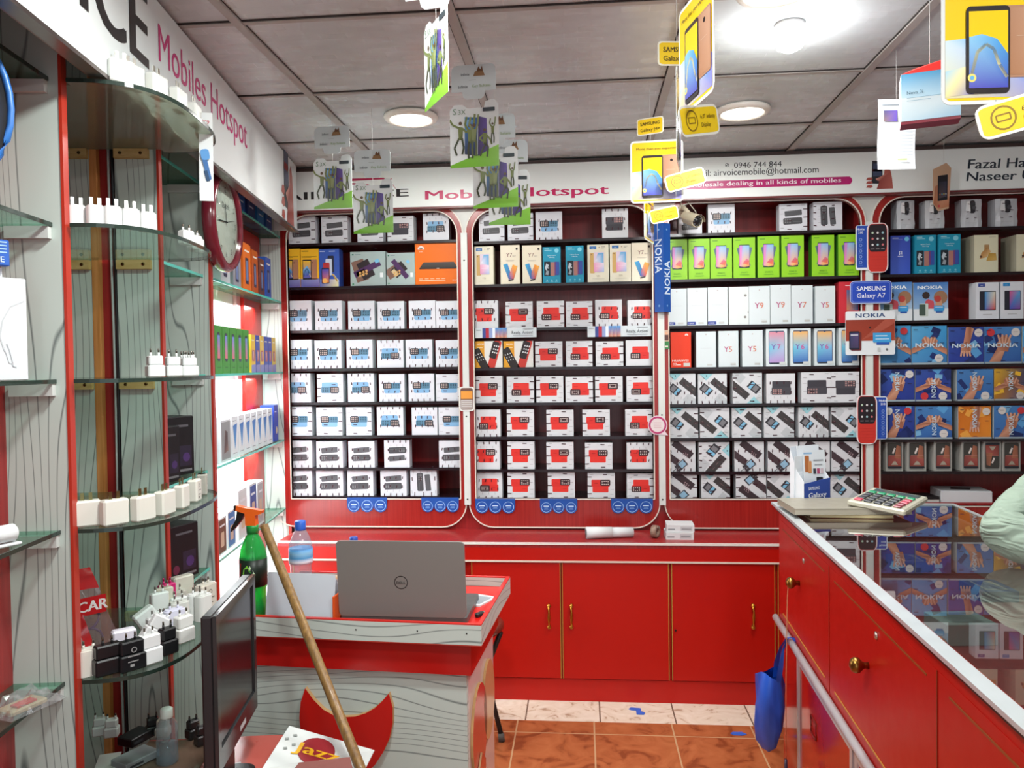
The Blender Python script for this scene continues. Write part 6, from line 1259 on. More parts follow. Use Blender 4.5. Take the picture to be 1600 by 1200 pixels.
# drawers from pixels: joints, knobs, locks, gold strips
def seg(name, a, b, w_, col, x=-.0012):
    (y0, z0), (y1, z1) = a, b; m = MB()
    m.box(x, -.0001, min(y0, y1)-.0, max(y0, y1)+w_, min(z0, z1), max(z0, z1)+w_, col, 'satin'); return m
jy = [on_c(1297, 960)[0], on_c(1467, 1100)[0]]
edges = [-.02]+jy+[jy[1]-.62, -LN_+.01]
for i in range(len(edges)-1):
    y1, y0 = edges[i], edges[i+1]; z0, z1 = zf0+.012, CZ-.05
    dr = MB().box(-.0015, -.0002, y0+.003, y1-.003, z0, z1, mat='redlam').build('drawer', ct); dr['label'] = 'red drawer front'
    m = MB(); m.box(-.0022, -.0016, y0+.003, y0+.0055, z0, z1, '#7a3a1c', 'satin'); m.build('joint_strip', dr)
    for zz, lb in ((z0+.022, 'thin gold strip'), (z1-.028, 'thin dull gold strip')):
        MB().box(-.003, -.0016, y0+.05, y1-.05, zz, zz+.004, '#b98a34' if zz < z0+.1 else '#8a4a1c', 'satin').build('gold_strip', dr)['label'] = lb
    for nm, (u_, v_) in (((('knob', (1250, 911)), ('lock', (1257, 876))), (('knob', (1358, 1040)), ('lock', (1371, 993))))[i] if i < 2 else ()):

        y, z = on_c(u_, v_)
        if nm == 'knob':
            m = MB().at((0, y, z), 0, 0, R(-90)); m.lathe([(.008, -.001), (.007, .01), (.009, .014), (.0165, .022), (.018, .03), (.014, .038), (.006, .042), (0, .043)], 18, '#8f6a34', 'metal')
            kb = m.build('knob', dr); kb['label'] = 'ribbed brass knob'
        else:
            m = MB().at((0, y, z), 0, 0, R(-90)); m.lathe([(.0085, .001), (.009, .004), (.006, .006), (0, .006)], 14, '#c9c6bc', 'metal'); m.build('lock', dr)['label'] = 'round steel lock'
KNOB = on_c(1250, 911)
# sliding doors under the rail
for i in range(3):
    y1 = -.26-.62*i; y0 = y1-.6
    f = bpy.data.objects.new('sliding_door', None); C.objects.link(f); f.parent = ct
    m = MB().box(.0065, .0115, y0, y1, .06, zf0-.04, mat='lacqred'); pn = m.build('panel', f)
    m = MB()
    for b in ((y0, y1, zf0-.055, zf0-.035), (y0, y1, .04, .06), (y0, y0+.02, .06, zf0-.055), (y1-.02, y1, .06, zf0-.055)): m.box(.001, .0117, b[0], b[1], b[2], b[3], mat='aluminium')
    m.build('metal_frame', f)
    m = MB(); yc, zc = (y0+y1)/2+.1, zf0-.2; m.tube([(.005, yc-.03, zc), (.005, yc+.03, zc), (.005, yc+.03, zc+.05), (.005, yc-.03, zc+.05)], .0025, 6, '#7a2018', 'satin', True); m.build('recess_pull', f)
# goods under the glass
def inner(u, v, z): return atZ(u, v, z)
zi = ZIN
def put_box(u, v, w_, d_, h_, rz, col, art, lab, name='phone_box', cat='phone box'):
    p = inner(u, v, zi); m = MB().box(-w_/2, w_/2, -d_/2, d_/2, 0, h_, col, 'print', .001); A = Art(m, w_, h_, -d_/2)
    if art: art(A)
    o_ = m.build(name, None, (p.x, p.y, zi), R(rz)); tag(o_, lab, cat, 'goods under the counter glass'); return o_
def a_w(A): A.rr(.2, .16, .8, .84, .05, '#2c3a6c'); A.up(); A.P([(.24, .2), (.76, .2), (.76, .8), (.24, .8)], ['#d8486c', '#c83a5c', '#3f6cb8', '#5a3a7c'])
def lay(u, v, w_, d_, h_, rz, col, lab, topart=None):
    p = inner(u, v, zi+h_); q_ = CM.inverted() @ p; p = Cc(min(max(q_.x, .12), .47), q_.y); m = MB().box(-w_/2, w_/2, -d_/2, d_/2, 0, h_, col, 'print', .001)
    if topart: m.slab([(-w_*.3, -d_*.36), (w_*.3, -d_*.36), (w_*.3, d_*.36), (-w_*.3, d_*.36)], h_+.0003, h_+.0008, topart[0], 'print'); m.slab([(-w_*.25, -d_*.32), (w_*.25, -d_*.32), (w_*.1, d_*.32), (-w_*.25, d_*.32)], h_+.001, h_+.0013, topart[1], 'print')
    o_ = m.build('phone_box', None, (p.x, p.y, zi), R(rz)); tag(o_, lab, 'phone box', 'goods under the counter glass')
lay(1500, 965, .12, .1, .05, 6, '#8f9092', 'grey open carton under the counter glass with pale rim', ('#77787a', '#6a6b6e'))
for i, (u_, v_, c_, lb) in enumerate(((1420, 872, '#3a4a90', 'dark blue flat box under the glass near the books'), (1560, 915, '#34508c', 'blue flat box under the glass near the sleeve'))):
    lay(u_, v_, .1, .12, .03, 3*i, c_, lb, ('#c8b8b0', '#5a6a98'))
# books, calculator and leaflet stand on top
zt = CZ+.0002
bk = atZ(1310, 826, zt)
def book(name, lab, x, y, z, w_, d_, h_, rz, cover, page):
    t = thing(name, lab, 'book', (x, y, z), R(rz), 'papers on the counter')
    MB().box(-w_/2, w_/2, -d_/2, d_/2, 0, .0015, cover, 'print').build('cover', t); MB().box(-w_/2+.002, w_/2-.002, -d_/2+.001, d_/2-.002, .0015, h_-.0015, page, 'matte').build('pages', t); MB().box(-w_/2, w_/2, -d_/2, d_/2, h_-.0015, h_, cover, 'print').build('cover', t); return t
b0 = atZ(1318, 831, zt)
book('notebook', 'thin yellowed notebook at the bottom of the paper stack', Cc(.17, -.17).x, Cc(.17, -.17).y, zt+.0018, .25, .18, .010, -3, '#a89c78', '#c9bc94')
book('register', 'thick grey register on top of the thin notebook', Cc(.165, -.165).x, Cc(.165, -.165).y, zt+.0122, .36, .2, .02, 2, '#8f8a7c', '#a29c8c')
cl_ = Cc(.30, -.185); cal = thing('calculator', 'pale desk calculator with green and red keys lying on the register', 'calculator', (cl_.x, cl_.y, zt+.034), R(-28))
cal.scale = (1.15, 1.15, 1.15)
cal.rotation_euler = (R(3), R(5), R(-38))
m = MB(); m.box(-.075, .075, -.1, .1, 0, .016, '#b9b6a4', 'satin', .004); m.build('body', cal)
MB().box(-.06, .06, .055, .088, .016, .0175, '#4a5a54', 'gloss').build('display', cal)
for j in range(5):
    for i in range(5):
        c_ = '#33363a' if i < 4 else '#8a3a44'
        if j == 4: c_ = '#2f9468'
        if (i, j) in ((0, 0), (4, 3), (4, 2)): c_ = '#c0485a'
        MB().box(-.062+i*.0255, -.062+i*.0255+.02, -.088+j*.027, -.088+j*.027+.02, .016, .021, c_, 'satin', .002).build('key', cal)
bp_ = atZ(1283, 795, zt); bp_ = Cc(.10, .0-.055+.0)
hs = thing('leaflet_stand', 'white leaflet stand with blue front pocket on the counter end', 'leaflet stand', (Cc(.10, -.022).x, Cc(.10, -.022).y, zt+.0018), R(32))
W_, H_ = .125, .085
m = MB(); m.prism([(-W_/2, 0), (W_/2, 0), (W_/2, H_+.006), (-W_/2, H_-.006)], -.03, -.0285, '#2c4898', 'print'); A = Art(m, W_, H_, -.0302); A.text('SAMSUNG', .16, .66, .12, '#dfe5f2', 'l', .02, fit=.42); A.text('Galaxy', .16, .34, .2, '#f0f3f8', 'l', .02, fit=.68); m.build('front_pocket', hs)['label'] = 'blue pocket front with white lettering'
MB().prism([(-W_/2, 0), (W_/2, 0), (W_/2, .2), (-W_/2, .2)], .03, .0315, '#d4dae0', 'print').build('back_board', hs)
for sx in (-1, 1):
    m = MB().at((sx*W_/2, 0, 0), R(90)); m.prism([(-.03, 0), (.03, 0), (.03, .19), (0, .12), (-.03, H_)], -.0008, .0008, '#dde1e5', 'print'); m.build('side_cheek', hs)
MB().box(-W_/2, W_/2, -.03, .03, 0, .0015, '#d4dae0', 'print').build('bottom', hs)
for i, (yy, h_, dx) in enumerate(((-.018, .185, .008), (-.006, .20, .0), (.010, .17, -.055+.04))):
    lf = MB(); lf.T = Matrix.Translation((dx, yy, .002)) @ Matrix.Rotation(R(-5 if i < 2 else 3), 4, 'X') @ Matrix.Rotation(R(2-2*i), 4, 'Y'); lf.box(-.052, .052, -.0006, .0006, 0, h_, '#dbe1e6', 'print'); A = Art(lf, .104, h_, -.0006)
    if i == 0:
        A.rect(.02, .93, .4, .96, '#8fb8dc'); A.rr(.06, .6, .26, .9, .02, '#b06a3c'); A.up(); A.rr(.2, .58, .36, .8, .02, '#c88a58', True); A.rect(.45, .8, .9, .82, '#8a9098'); A.rect(.5, .72, .85, .74, '#9aa0a8')
        for k_, c_ in enumerate(('#3a3f48', '#a8486c', '#c9b8c0')): A.rect(.42+.17*k_, .56, .55+.17*k_, .66, c_)
        A.rr(.55, .28, .85, .5, .02, '#26282e'); A.rect(.08, .34, .5, .36, '#8a9098')
    lo_ = lf.build('leaflet', hs)
# thread and pen hung from the first knob, blue bag on the rail
ky, kz = KNOB; kp = Cc(-.034, ky, kz)
t = thing('hanging_pen', 'pen hanging by a long pale thread from the first drawer knob', 'pen', kp)
q = Vector((-.012, -.005, -.60)); MB().tube([(0, 0, .012), (-.004, 0, -.05), (-.01, -.004, -.3), q+Vector((0, 0, .05))], .0013, 5, '#c8946a', 'matte').build('thread', t)['label'] = 'pale brown thread'
MB().tube([q+Vector((0, 0, .05)), q+Vector((0, 0, .01)), q+Vector((0, 0, -.06)), q+Vector((0, 0, -.08))], [.0045, .006, .005, .001], 8, '#2c2438', 'satin').build('pen_body', t); MB().tube([q+Vector((0, 0, .005)), q+Vector((0, 0, -.02))], .0066, 8, '#dcd8d4', 'satin').build('white_ring', t)
yb = on_c(1243, 1005)[0]; bg0 = Cc(-.03, yb, PIPEZ)
bag = thing('plastic_bag', 'blue plastic carrier bag hanging from the counter rail', 'plastic bag', bg0, CROT)
prof = [(0.012, .010, .0), (-.10, .035, .032), (-.14, .06, .034), (-.20, .075, .036), (-.27, .07, .034), (-.335, .045, .026), (-.37, .015, .01)]
m = MB(); n = 18; pts = []
for j, (z, ry, rx) in enumerate(prof[1:]):
    for k in range(n):
        a = 2*math.pi*k/n; wob = 1+.16*math.sin(3*a+j*1.3)+.08*math.sin(7*a+j)
        sh_ = 0
        pts.append((-.05+rx*1.5*math.cos(a)*wob*.8, ry*math.sin(a)*wob+.02*j*.5, z+.012*math.sin(2*a)*(1 if j == 0 else .3)))
m.add(pts, [[j*n+k, j*n+(k+1) % n, (j+1)*n+(k+1) % n, (j+1)*n+k] for j in range(len(prof)-2) for k in range(n)], '#1d56c8', 'bagblue', True)
m.add(pts[-n:], [list(range(n))], '#1d56c8', 'bagblue', True); m.build('bag_body', bag)
for sy in (-1, 1):
    m = MB(); pp = [(-.028, sy*.026, -.12), (-.022, sy*.03, -.07), (-.012, sy*.016, -.02), (.006, sy*.004, .016), (.022, sy*.0, .016), (.032, sy*.004, .004)]
    P2 = []
    for i, (x, y, z) in enumerate(pp): w_ = .016 if i < 2 else .008; P2 += [(x-w_*.6, y-w_*.4, z), (x+w_*.6, y+w_*.4, z)]
    m.add(P2, [[2*i, 2*i+1, 2*i+3, 2*i+2] for i in range(len(pp)-1)], '#1d56c8', 'bagblue', True); m.build('bag_handle', bag)
# ================================================================ cardboard danglers under the ceiling
def thread(t, z0, z1, x=0, y=0.002):
    MB().tube([(x, y, z0), (x, y, z1)], .0007, 4, '#c9c9c6', 'matte').build('thread', t)
def player(A, x, z, s, pose, c='#6f7d48', d='#3c4430'):
    def f(a, b): return (x+a*s, z+b*s)
    A.P([f(-.05, .28), f(.05, .26), f(.07, .5), f(-.06, .52)], [c, d, c, c]); A.circ(x+.0*s, z+.58*s, .045*s, '#5a4a34')
    if pose == 0: L_ = (((-.04, .3), (-.16, .12), (-.1, -.02)), ((.04, .3), (.08, .12), (.04, 0)), ((-.05, .5), (-.2, .56), (-.28, .66)), ((.06, .48), (.16, .4), (.22, .46)))
    elif pose == 1: L_ = (((-.03, .3), (-.05, .14), (-.04, 0)), ((.04, .3), (.06, .14), (.05, 0)), ((-.05, .5), (-.12, .6), (-.08, .74)), ((.06, .5), (.1, .62), (.12, .78)))
    else: L_ = (((-.03, .3), (.1, .22), (.06, 0)), ((.03, .28), (-.08, .14), (-.14, .02)), ((-.05, .48), (-.16, .4), (-.06, .34)), ((.06, .46), (.16, .36), (.2, .26)))
    for l in L_: A.line([f(*q) for q in l], .05*s, d if l[0][1] < .4 else c)
CW, CH = .17, .225; KI = .855
def infinix(label, u, v, D_, rz, hdr=True, hrz=None):
    D_ *= KI; p = O+ray(u, v)*D_
    t = thing('hanging_sign', label, 'hanging sign', p, rz, 'white and green promotional danglers')
    t.scale = (KI, KI, KI)
    o = [(-CW/2, -CH/2), (CW/2, -CH/2), (CW/2, CH/2-.018), (CW/2-.012, CH/2-.002), (CW/2-.028, CH/2), (CW/2-.045, CH/2-.006), (CW/2-.05, CH/2-.026), (-CW/2+.062, CH/2-.026), (-CW/2+.045, CH/2-.012), (-CW/2+.016, CH/2-.012), (-CW/2, CH/2-.03)]
    m = MB(); m.prism(o, -.0006, .0006, '#d8dedd', 'wrap'); A = Art(m, CW, CH, -.0006, 0, 'wrap', z0=-CH/2)
    A.P([(0, 0), (1, 0), (1, .32), (.6, .2), (0, .04)], ['#6aa82c', '#72b030', '#86c83c', '#7ab838', '#6aa82c']); A.up()
    A.P([(.30, .2), (.56, .16), (.58, .74), (.31, .76)], ['#32405c', '#2c3450', '#2f5a9c', '#3f86c8']); A.P([(.57, .16), (.78, .24), (.76, .72), (.59, .76)], ['#33285c', '#4a3a7c', '#5c4a94', '#3f3468']); A.up()
    A.P([(.32, .55), (.54, .5), (.55, .7), (.34, .72)], ['#5a9cd8', '#2c5a9c', '#3a70b4', '#8fc4e8'])
    A.text('S', .07, .8, .09, '#5a7a5c', 'l', 0); A.text('3X', .18, .8, .07, '#5a7a5c', 'l', 0); A.rr(.68, .82, .93, .88, .01, '#2c3a40')
    A.up(); player(A, .22, .2, .8, 0); A.up(); player(A, .42, .13, .85, 1); player(A, .72, .14, .7, 2); A.up(); player(A, .88, .34, .5, 1); player(A, .5, .16, .8, 1, '#7f8a5c', '#55603c')
    m.build('picture_card', t)
    if hdr:
        hz = CH/2+.0; m = MB(); hw, hh_ = .155, .09
        oo = rrect(-hw/2, hz+.03, hw/2, hz+.03+hh_, .02, 4, (0, 0, 1, 1)); tab = [(-hw/2, hz+.03), (-.04, hz+.03), (-.036, hz+.012), (-.026, hz+.004), (.026, hz+.004), (.036, hz+.012), (.04, hz+.03), (hw/2, hz+.03)]
        out = tab+[q for q in oo if q[1] > hz+.031]
        rot = Matrix.Rotation(hrz or 0, 4, 'Z'); m.T = rot
        m.prism(out, -.0016, -.0004, '#c3cccd', 'print'); A = Art(m, hw, hh_, -.0016, 0, 'print', z0=hz+.03, clipping=False)
        A.text('Infinix', .22, .6, .1, '#4a4e54', 'l', .005); A.rect(.4, .42, .56, .43, '#8a8e90'); A.text('Infinix', .16, .14, .11, '#4a4e54', 'l', .008); A.text('Key Sultans', .47, .14, .11, '#7f9a5a', 'l', 0)
        A.P([(.5, .56), (.76, .56), (.72, .74), (.54, .74)], '#8a6a48'); A.P([(.57, .72), (.62, .92), (.66, .8), (.7, .94), (.72, .72)], '#6a4a34'); m.T = Matrix.Identity(4)
        m.build('header_card', t); thread(t, hz-.028, hz+.02, 0); thread(t, hz+.03+hh_-.004, (CEIL-p.z)/KI, 0, 0.0006)
    else: thread(t, CH/2-.03, (CEIL-p.z)/KI, 0, .0008)
    return t
infinix('white and green dangler largest of its kind, hanging left of centre under the dark joint', 741, 209, 2.70, R(-6))
infinix('white and green dangler leftmost, hanging right beside the end of the left fascia', 520, 284, 3.36, R(-4))
infinix('white and green dangler hung lowest in front of the black shop lettering', 583, 322, 3.3, R(-2))
infinix('white and green dangler hanging just behind and right of the largest one', 774, 277, 2.95, R(-5))
infinix('white and green dangler with header hidden, hanging lowest over the pink header lettering', 796, 308, 3.25, R(6), True)
infinix('white and green dangler seen almost edge on near the top of the picture', 681, 88, 1.95, R(-60), True, R(50))
SW, SHh = .172, .205
def wave(A):
    A.P([(.0, .3), (.22, .46), (.5, .42), (.78, .34), (.78, .0), (0, 0)], ['#8ac4e4', '#9ad0ec', '#6ab0e0', '#5a9cd8', '#5a5ab4', '#7a78c0'])
def samsung(label, u, v, D_, rz, top=True, low=True, lrz=0, trz=0, lx=.03, lz=0.0):
    p = O+ray(u, v)*D_
    t = thing('hanging_sign', label, 'hanging sign', p, rz, 'yellow promotional danglers')
    m = MB(); m.prism(rrect(-SW/2, -SHh/2, SW/2, SHh/2, .014), -.0006, .0006, '#dfe2e0', 'wrap'); A = Art(m, SW, SHh, -.0006, 0, 'wrap', z0=-SHh/2, clipping=False)
    A.P(rrect(.035, .03, .965, .97, .05), '#eec81e'); A.up(); A.cl = True
    A.P([(.035, .05), (.965, .05), (.965, .34), (.7, .3), (.3, .52), (.035, .5)], ['#e0d8a0', '#8a86c4', '#7a78c0', '#5a9cd8', '#7ab8e8', '#cfe2ee']); A.up()
    A.P([(.035, .06), (.3, .08), (.24, .3), (.035, .26)], ['#efe0a0', '#6a6ab8', '#f0e4b0', '#a8d4e8']); A.text('More than you expected', .12, .85, .038, '#5a4a20', 'l', .004, fit=.76)
    A.rr(.5, .2, .95, .76, .04, '#b08468'); A.P([(.62, .22), (.93, .22), (.93, .74), (.62, .74)], ['#a87858', '#b88a6c', '#c49a80', '#b08468'], True); A.circ(.78, .67, .026, '#2a2226', up=True); A.rect(.68, .52, .84, .525, '#c8a890')
    A.rr(.22, .08, .62, .76, .04, '#2f2b2c', True); A.up(); A.P([(.245, .12), (.6, .12), (.6, .72), (.245, .72)], '#f0c81c'); A.up()
    A.P([(.245, .12), (.6, .12), (.6, .38), (.5, .5), (.36, .54), (.245, .52)], ['#5a58b8', '#4a50b0', '#4a88cc', '#5aa4dc', '#7fc0e8', '#8fc8ea'], True); A.line([(.26, .2), (.32, .4), (.4, .46), (.47, .42), (.52, .3), (.59, .2)], .03, '#ece6b4'); A.circ(.27, .2, .04, '#ecd878', up=True); A.circ(.27, .2, .02, '#6ab0d8', up=True)
    m.build('picture_card', t)
    z1 = SHh/2
    if top:
        m = MB().at((-.02, 0, 0), trz); m.prism(rrect(-.045, z1+.02, .045, z1+.075, .008), -.0006, .0006, '#e4e2d0', 'print'); A = Art(m, .09, .055, -.0006, 0, 'print', z0=z1+.02); A.P(rrect(.04, .06, .96, .94, .1), '#ecc61e'); A.up(); A.text('SAMSUNG', .14, .56, .2, '#3a3016', 'l', .02, fit=.72); A.text('Galaxy J4+', .14, .2, .2, '#3a3016', 'l', .004, fit=.74); m.build('name_card', t)
        thread(t, z1-.004, z1+.022, -.02, .0014); thread(t, z1+.07, CEIL-p.z, -.02, .0014)
    else: thread(t, z1-.004, CEIL-p.z, 0, .0014)
    if low:
        m = MB(); m.T = Matrix.Translation((lx, -.012-(.02 if lz else 0), lz)) @ Matrix.Rotation(lrz, 4, 'Z') @ Matrix.Rotation(R(-14), 4, 'Y'); m.prism(rrect(-.066, -z1-.052, .066, -z1+.016-.012, .016), -.0006, .0006, '#e4e4dc', 'print'); A = Art(m, .132, .056, -.0006, 0, 'print', z0=-z1-.052); A.P(rrect(.04, .08, .96, .92, .1), '#ecc81c'); A.up(); A.ring(.3, .5, .15, .022, '#8a6c18'); A.line([(.22, .42), (.38, .42), (.38, .6), (.22, .6), (.22, .42)], .018, '#8a6c18'); A.text('6.0" infinity', .52, .55, .14, '#6a5410', 'l', .012); A.text('Display', .52, .28, .14, '#6a5410', 'l', .012); m.build('feature_card', t)
        thread(t, -z1-.004+lz, -z1+.006, lx, -.0015-(.03 if lz else 0))
    return t
samsung('yellow phone dangler with all three cards, facing us above the tall blue column sign', 1026, 268, 2.62, R(-4), True, True, R(6), R(-18), .06, .085)
samsung('yellow phone dangler turned sideways, touching the top edge near the bright bulb', 1087, 78, 1.46, R(-77), False, True, R(125), 0, .0)
samsung('yellow phone dangler seen edge on behind the sideways one', 1060, 192, 1.82, R(80), True, False, 0, R(-72))
samsung('yellow phone dangler biggest and brightest, at the upper right corner', 1556, 62, 1.28, R(2), True, True, R(-6), 0, .0)
samsung('yellow phone dangler smallest, hanging sideways above the tall blue column sign', 1014, 338, 3.2, R(72), False, True, R(-50), 0, .01, .13)
# blue hanging carton
p = O+ray(1454, 148)*1.85; t = thing('hanging_box', 'blue and white hanging carton with red top at the upper right', 'hanging box', p, R(-18))
m = MB().box(-.062, .062, 0, .05, -.055, .055, '#c9d2d6', 'print'); m.box(-.062, .062, 0, .05, -.062, -.0555, '#8a2c3c', 'print'); A = Art(m, .124, .11, 0, z0=-.055); A.P([(0, 0), (1, 0), (1, .45), (0, .5)], ['#c8e0ec', '#9ac8e4', '#d4e6ee', '#dfecf0']); A.P([(0, .5), (1, .45), (1, 1), (0, 1)], ['#c4e2f0', '#b4daf0', '#4aa4d8', '#58acdc']); A.up(); A.text('Nova 3i', .1, .56, .07, '#4a6a80', 'l', 0); A.rect(.1, .48, .8, .49, '#8ab0c4'); A.rect(.1, .42, .5, .43, '#8ab0c4'); A.circ(.72, .86, .04, '#c84a5c'); m.build('carton_body', t)
m = MB(); m.add([(-.062, 0, .0555), (.062, 0, .0555), (.075, .02, .095), (-.03, .03, .075)], [[0, 1, 2, 3]], '#c9302c', 'print'); m.add([(-.062, .002, .056), (.062, .002, .056), (.07, .018, .088), (-.03, .026, .072)], [[0, 3, 2, 1]], '#dfe2e2', 'print'); m.build('lid_flap', t)['label'] = 'open red and white flap'
thread(t, .05, CEIL-p.z, 0, .025)
# white hanging sheet
p = O+ray(1401, 210)*2.35; t = thing('hanging_leaflet', 'white printed sheet hanging by a thread left of the blue hanging carton', 'leaflet', p, R(5))
w_, h_ = .112, .205
m = MB(); n = 8; m.add([(x, .004*math.sin(j*.7), -h_/2+h_*j/n) for j in range(n+1) for x in (-w_/2, w_/2)], [[2*j, 2*j+1, 2*j+3, 2*j+2] for j in range(n)], '#e3e8ec', 'print', True); m.build('paper', t)
m = MB(); A = Art(m, w_, h_, -.0045, 0, 'print', z0=-h_/2); A.P([(.14, .68), (.5, .68), (.5, .84), (.14, .84)], ['#8a7468', '#6a5ac0', '#7a62c8', '#5a5a80'])
for i in range(9): A.rect(.1, .2+.045*i, .1+.22, .208+.045*i, '#b4bcc4'); A.rect(.5, .2+.045*i, .9, .208+.045*i, '#b4bcc4')
A.rect(.5, .12, .76, .15, '#b8c49a'); A.rect(.1, .91, .6, .925, '#9aa4ac'); m.build('print', t); thread(t, h_/2-.004, CEIL-p.z)
# tan hand and phone card
p = O+ray(1472, 292)*3.28; t = thing('hanging_sign', 'tan dangler with picture of a hand holding a phone before the name lettering', 'hanging sign', p, R(18))
w_, h_ = .088, .2; m = MB(); m.prism([(-w_/2, -h_/2+.03), (-.02, -h_/2), (w_/2-.012, -h_/2+.012), (w_/2, h_/2-.02), (.02, h_/2), (-w_/2, h_/2-.03)], -.0006, .0006, '#cfa98a', 'print'); A = Art(m, w_, h_, -.0006, 0, 'print', z0=-h_/2)
A.P([(.02, .14), (.3, .04), (.86, .1), (.9, .5), (.6, .62), (.1, .5)], ['#b06a4a', '#c88a68', '#c07a58', '#d8a488', '#cf9a7c', '#b8785a'], True); A.P([(.24, .2), (.78, .24), (.8, .76), (.26, .72)], '#26262c', True); A.up(); A.P([(.3, .26), (.72, .3), (.74, .62), (.32, .6)], ['#5a4a48', '#4a4a5c', '#3a3c50', '#33343f'])
for i in range(4): A.rot(.36+.11*i, .34+.006*i, .06, .06, 3, ['#c86a3c', '#6aa8c8', '#d8c060', '#c8c8cc'][i], i == 0)
A.circ(.3, .1, .06, '#c8404c', up=True); m.build('picture_card', t); thread(t, h_/2-.01, CEIL-p.z, .01, .0014)
# ================================================================ signs on the posts between the cabinets
YS = YF-.0155
def plate(name, label, cat, u0, v0, u1, v1, Y, rz=0, group=None):
    a, b = atY(u0, v1, Y), atY(u1, v0, Y); return thing(name, label, cat, ((a.x+b.x)/2, Y, a.z), rz, group), b.x-a.x, b.z-a.z
t, w_, h_ = plate('column_sign', 'tall blue three sided column sign with pale upright letters', 'sign', 1023, 346, 1047, 488, YF-.013)
dp = .03
m = MB(); pts = [(-w_/2, 0), (.002, -dp), (w_/2, 0)]
m.slab(pts, 0, h_-.01, '#1f4f9c', 'gloss'); m.build('column_body', t)
for sgn, (xa, ya), (xb, yb_) in ((-1, (-w_/2, 0), (.002, -dp)), (1, (.002, -dp), (w_/2, 0))):
    m = MB(); fw = math.hypot(xb-xa, yb_-ya); an = math.atan2(yb_-ya, xb-xa); m.T = Matrix.Translation((xa, ya, 0)) @ Matrix.Rotation(an, 4, 'Z')
    A = Art(m, fw, h_-.01, 0, 0, 'gloss', 0, 0); A.text('NOKIA', .87 if sgn > 0 else .13, .2 if sgn > 0 else .82, .085, '#c9d8e8', 'l', .03, rot=90 if sgn > 0 else -90, fit=None)
    o_ = m.build('lettering', t)
    for zz_ in (.93, .07):
        m2 = MB(); m2.T = m.T; A2 = Art(m2, fw, h_-.01, 0, 0, 'gloss', 0, 0); A2.circ(.5, zz_, .1, '#6a98c8'); m2.build('stud', t)
    o_; o_['label'] = 'pale letters reading %s' % ('up' if sgn > 0 else 'down')
def phone_sign(label, u0, v0, u1, v1, side):
    t, w_, h_ = plate('phone_sign', label, 'sign', u0, v0, u1, v1, YS, 0, 'red phone shaped signs')
    pw_ = w_*.66; x0 = (w_/2-pw_) if side < 0 else -w_/2
    m = MB(); m.prism(rrect(x0, 0, x0+pw_, h_, .028, 5), -.006, -.003, '#e6dfe0', 'print'); A = Art(m, pw_, h_, -.006, 0, 'print', x0, 0, False)
    A.P(rrect(.05, .02, .95, .98, .16, 5), '#c2332a'); A.up(); A.P([q for q in rrect(.07, .42, .93, .97, .15, 5)], '#241c22'); A.up()
    for i in range(3):
        for j in range(3): A.circ(.26+.24*i, .56+.12*j, .055, ['#d8d4d4', '#9ac0c8', '#c86a70', '#c8ccd0', '#b4c8b0'][(i+2*j) % 5], 8)
    for i in range(3): A.rect(.18+.24*i, .47, .34+.24*i, .482, '#a09498')
    for i in range(5): A.line([(.14, .08+.06*i), (.86, .08+.06*i)], .008, '#a82820')
    m.build('phone_board', t); xs = -w_/2 if side < 0 else w_/2-w_*.5; m = MB(); m.prism(rrect(xs, h_*.06 if side < 0 else h_*.1, xs+w_*.5, h_*.96 if side < 0 else h_*.97, .01), -.002, 0, '#dfe4ea', 'print'); A = Art(m, w_*.5, h_*.88, -.002, 0, 'print', xs, h_*.09, False)
    A.P(rrect(.06, .02, .94, .98, .06), '#2348a4'); A.up(); cx = .3 if side < 0 else .72; A.text('Nokia', cx, .88, .05, '#e6ecf8', 'c', .02); A.text('210', cx, .8, .05, '#e6ecf8', 'c', .02)
    for i in range(5): A.ring(cx, .66-.13*i, .1, .03, '#8fa8dc', 8); A.rect(cx-.14, .59-.13*i, cx+.14, .6-.13*i, '#5a7cc4')
    m.build('feature_board', t); return t
phone_sign('red phone shaped sign with blue card, upper one on the third post', 1337, 348, 1387, 427, -1)
phone_sign('red phone shaped sign with blue card, lower one on the third post', 1338, 617, 1386, 694, 1)
t, w_, h_ = plate('shelf_sign', 'blue rounded sign with two lines of white letters on the third post', 'sign', 1328, 438, 1393, 475, YS)
m = MB(); m.prism(rrect(-w_/2, 0, w_/2, h_, .018, 5), -.003, 0, '#c9d4ea', 'gloss'); A = Art(m, w_, h_, -.003, 0, 'gloss', clipping=False); A.P(rrect(.015, .03, .985, .97, .1, 5), '#2a4ab4'); A.up(); A.P(rrect(.04, .07, .96, .93, .08, 5), '#7f98d8'); A.up(); A.P(rrect(.048, .085, .952, .915, .08, 5), '#2a4ab4'); A.up(); A.text('SAMSUNG', .5, .56, .2, '#e8edf8', 'c', .02, fit=.68); A.text('Galaxy A7', .5, .26, .2, '#e8edf8', 'c', .012, fit=.68); m.build('board', t)
t, w_, h_ = plate('shelf_sign', 'white topped board with reddish phone picture on the third post', 'sign', 1321, 485, 1398, 555, YS)
m = MB(); m.prism(rrect(-w_/2, 0, w_/2, h_, .008), -.003, 0, '#dfe5e8', 'print'); A = Art(m, w_, h_, -.003); A.P([(.005, .32), (.995, .32), (.995, .8), (.005, .8)], ['#9c3c28', '#a84a34', '#8a3422', '#8f3a2a']); A.P([(.3, .32), (.7, .52), (.995, .72), (.995, .8), (.8, .8)], '#a85240', True); A.text('NOKIA', .5, .85, .1, '#2c4878', 'c', .02, fit=.6)
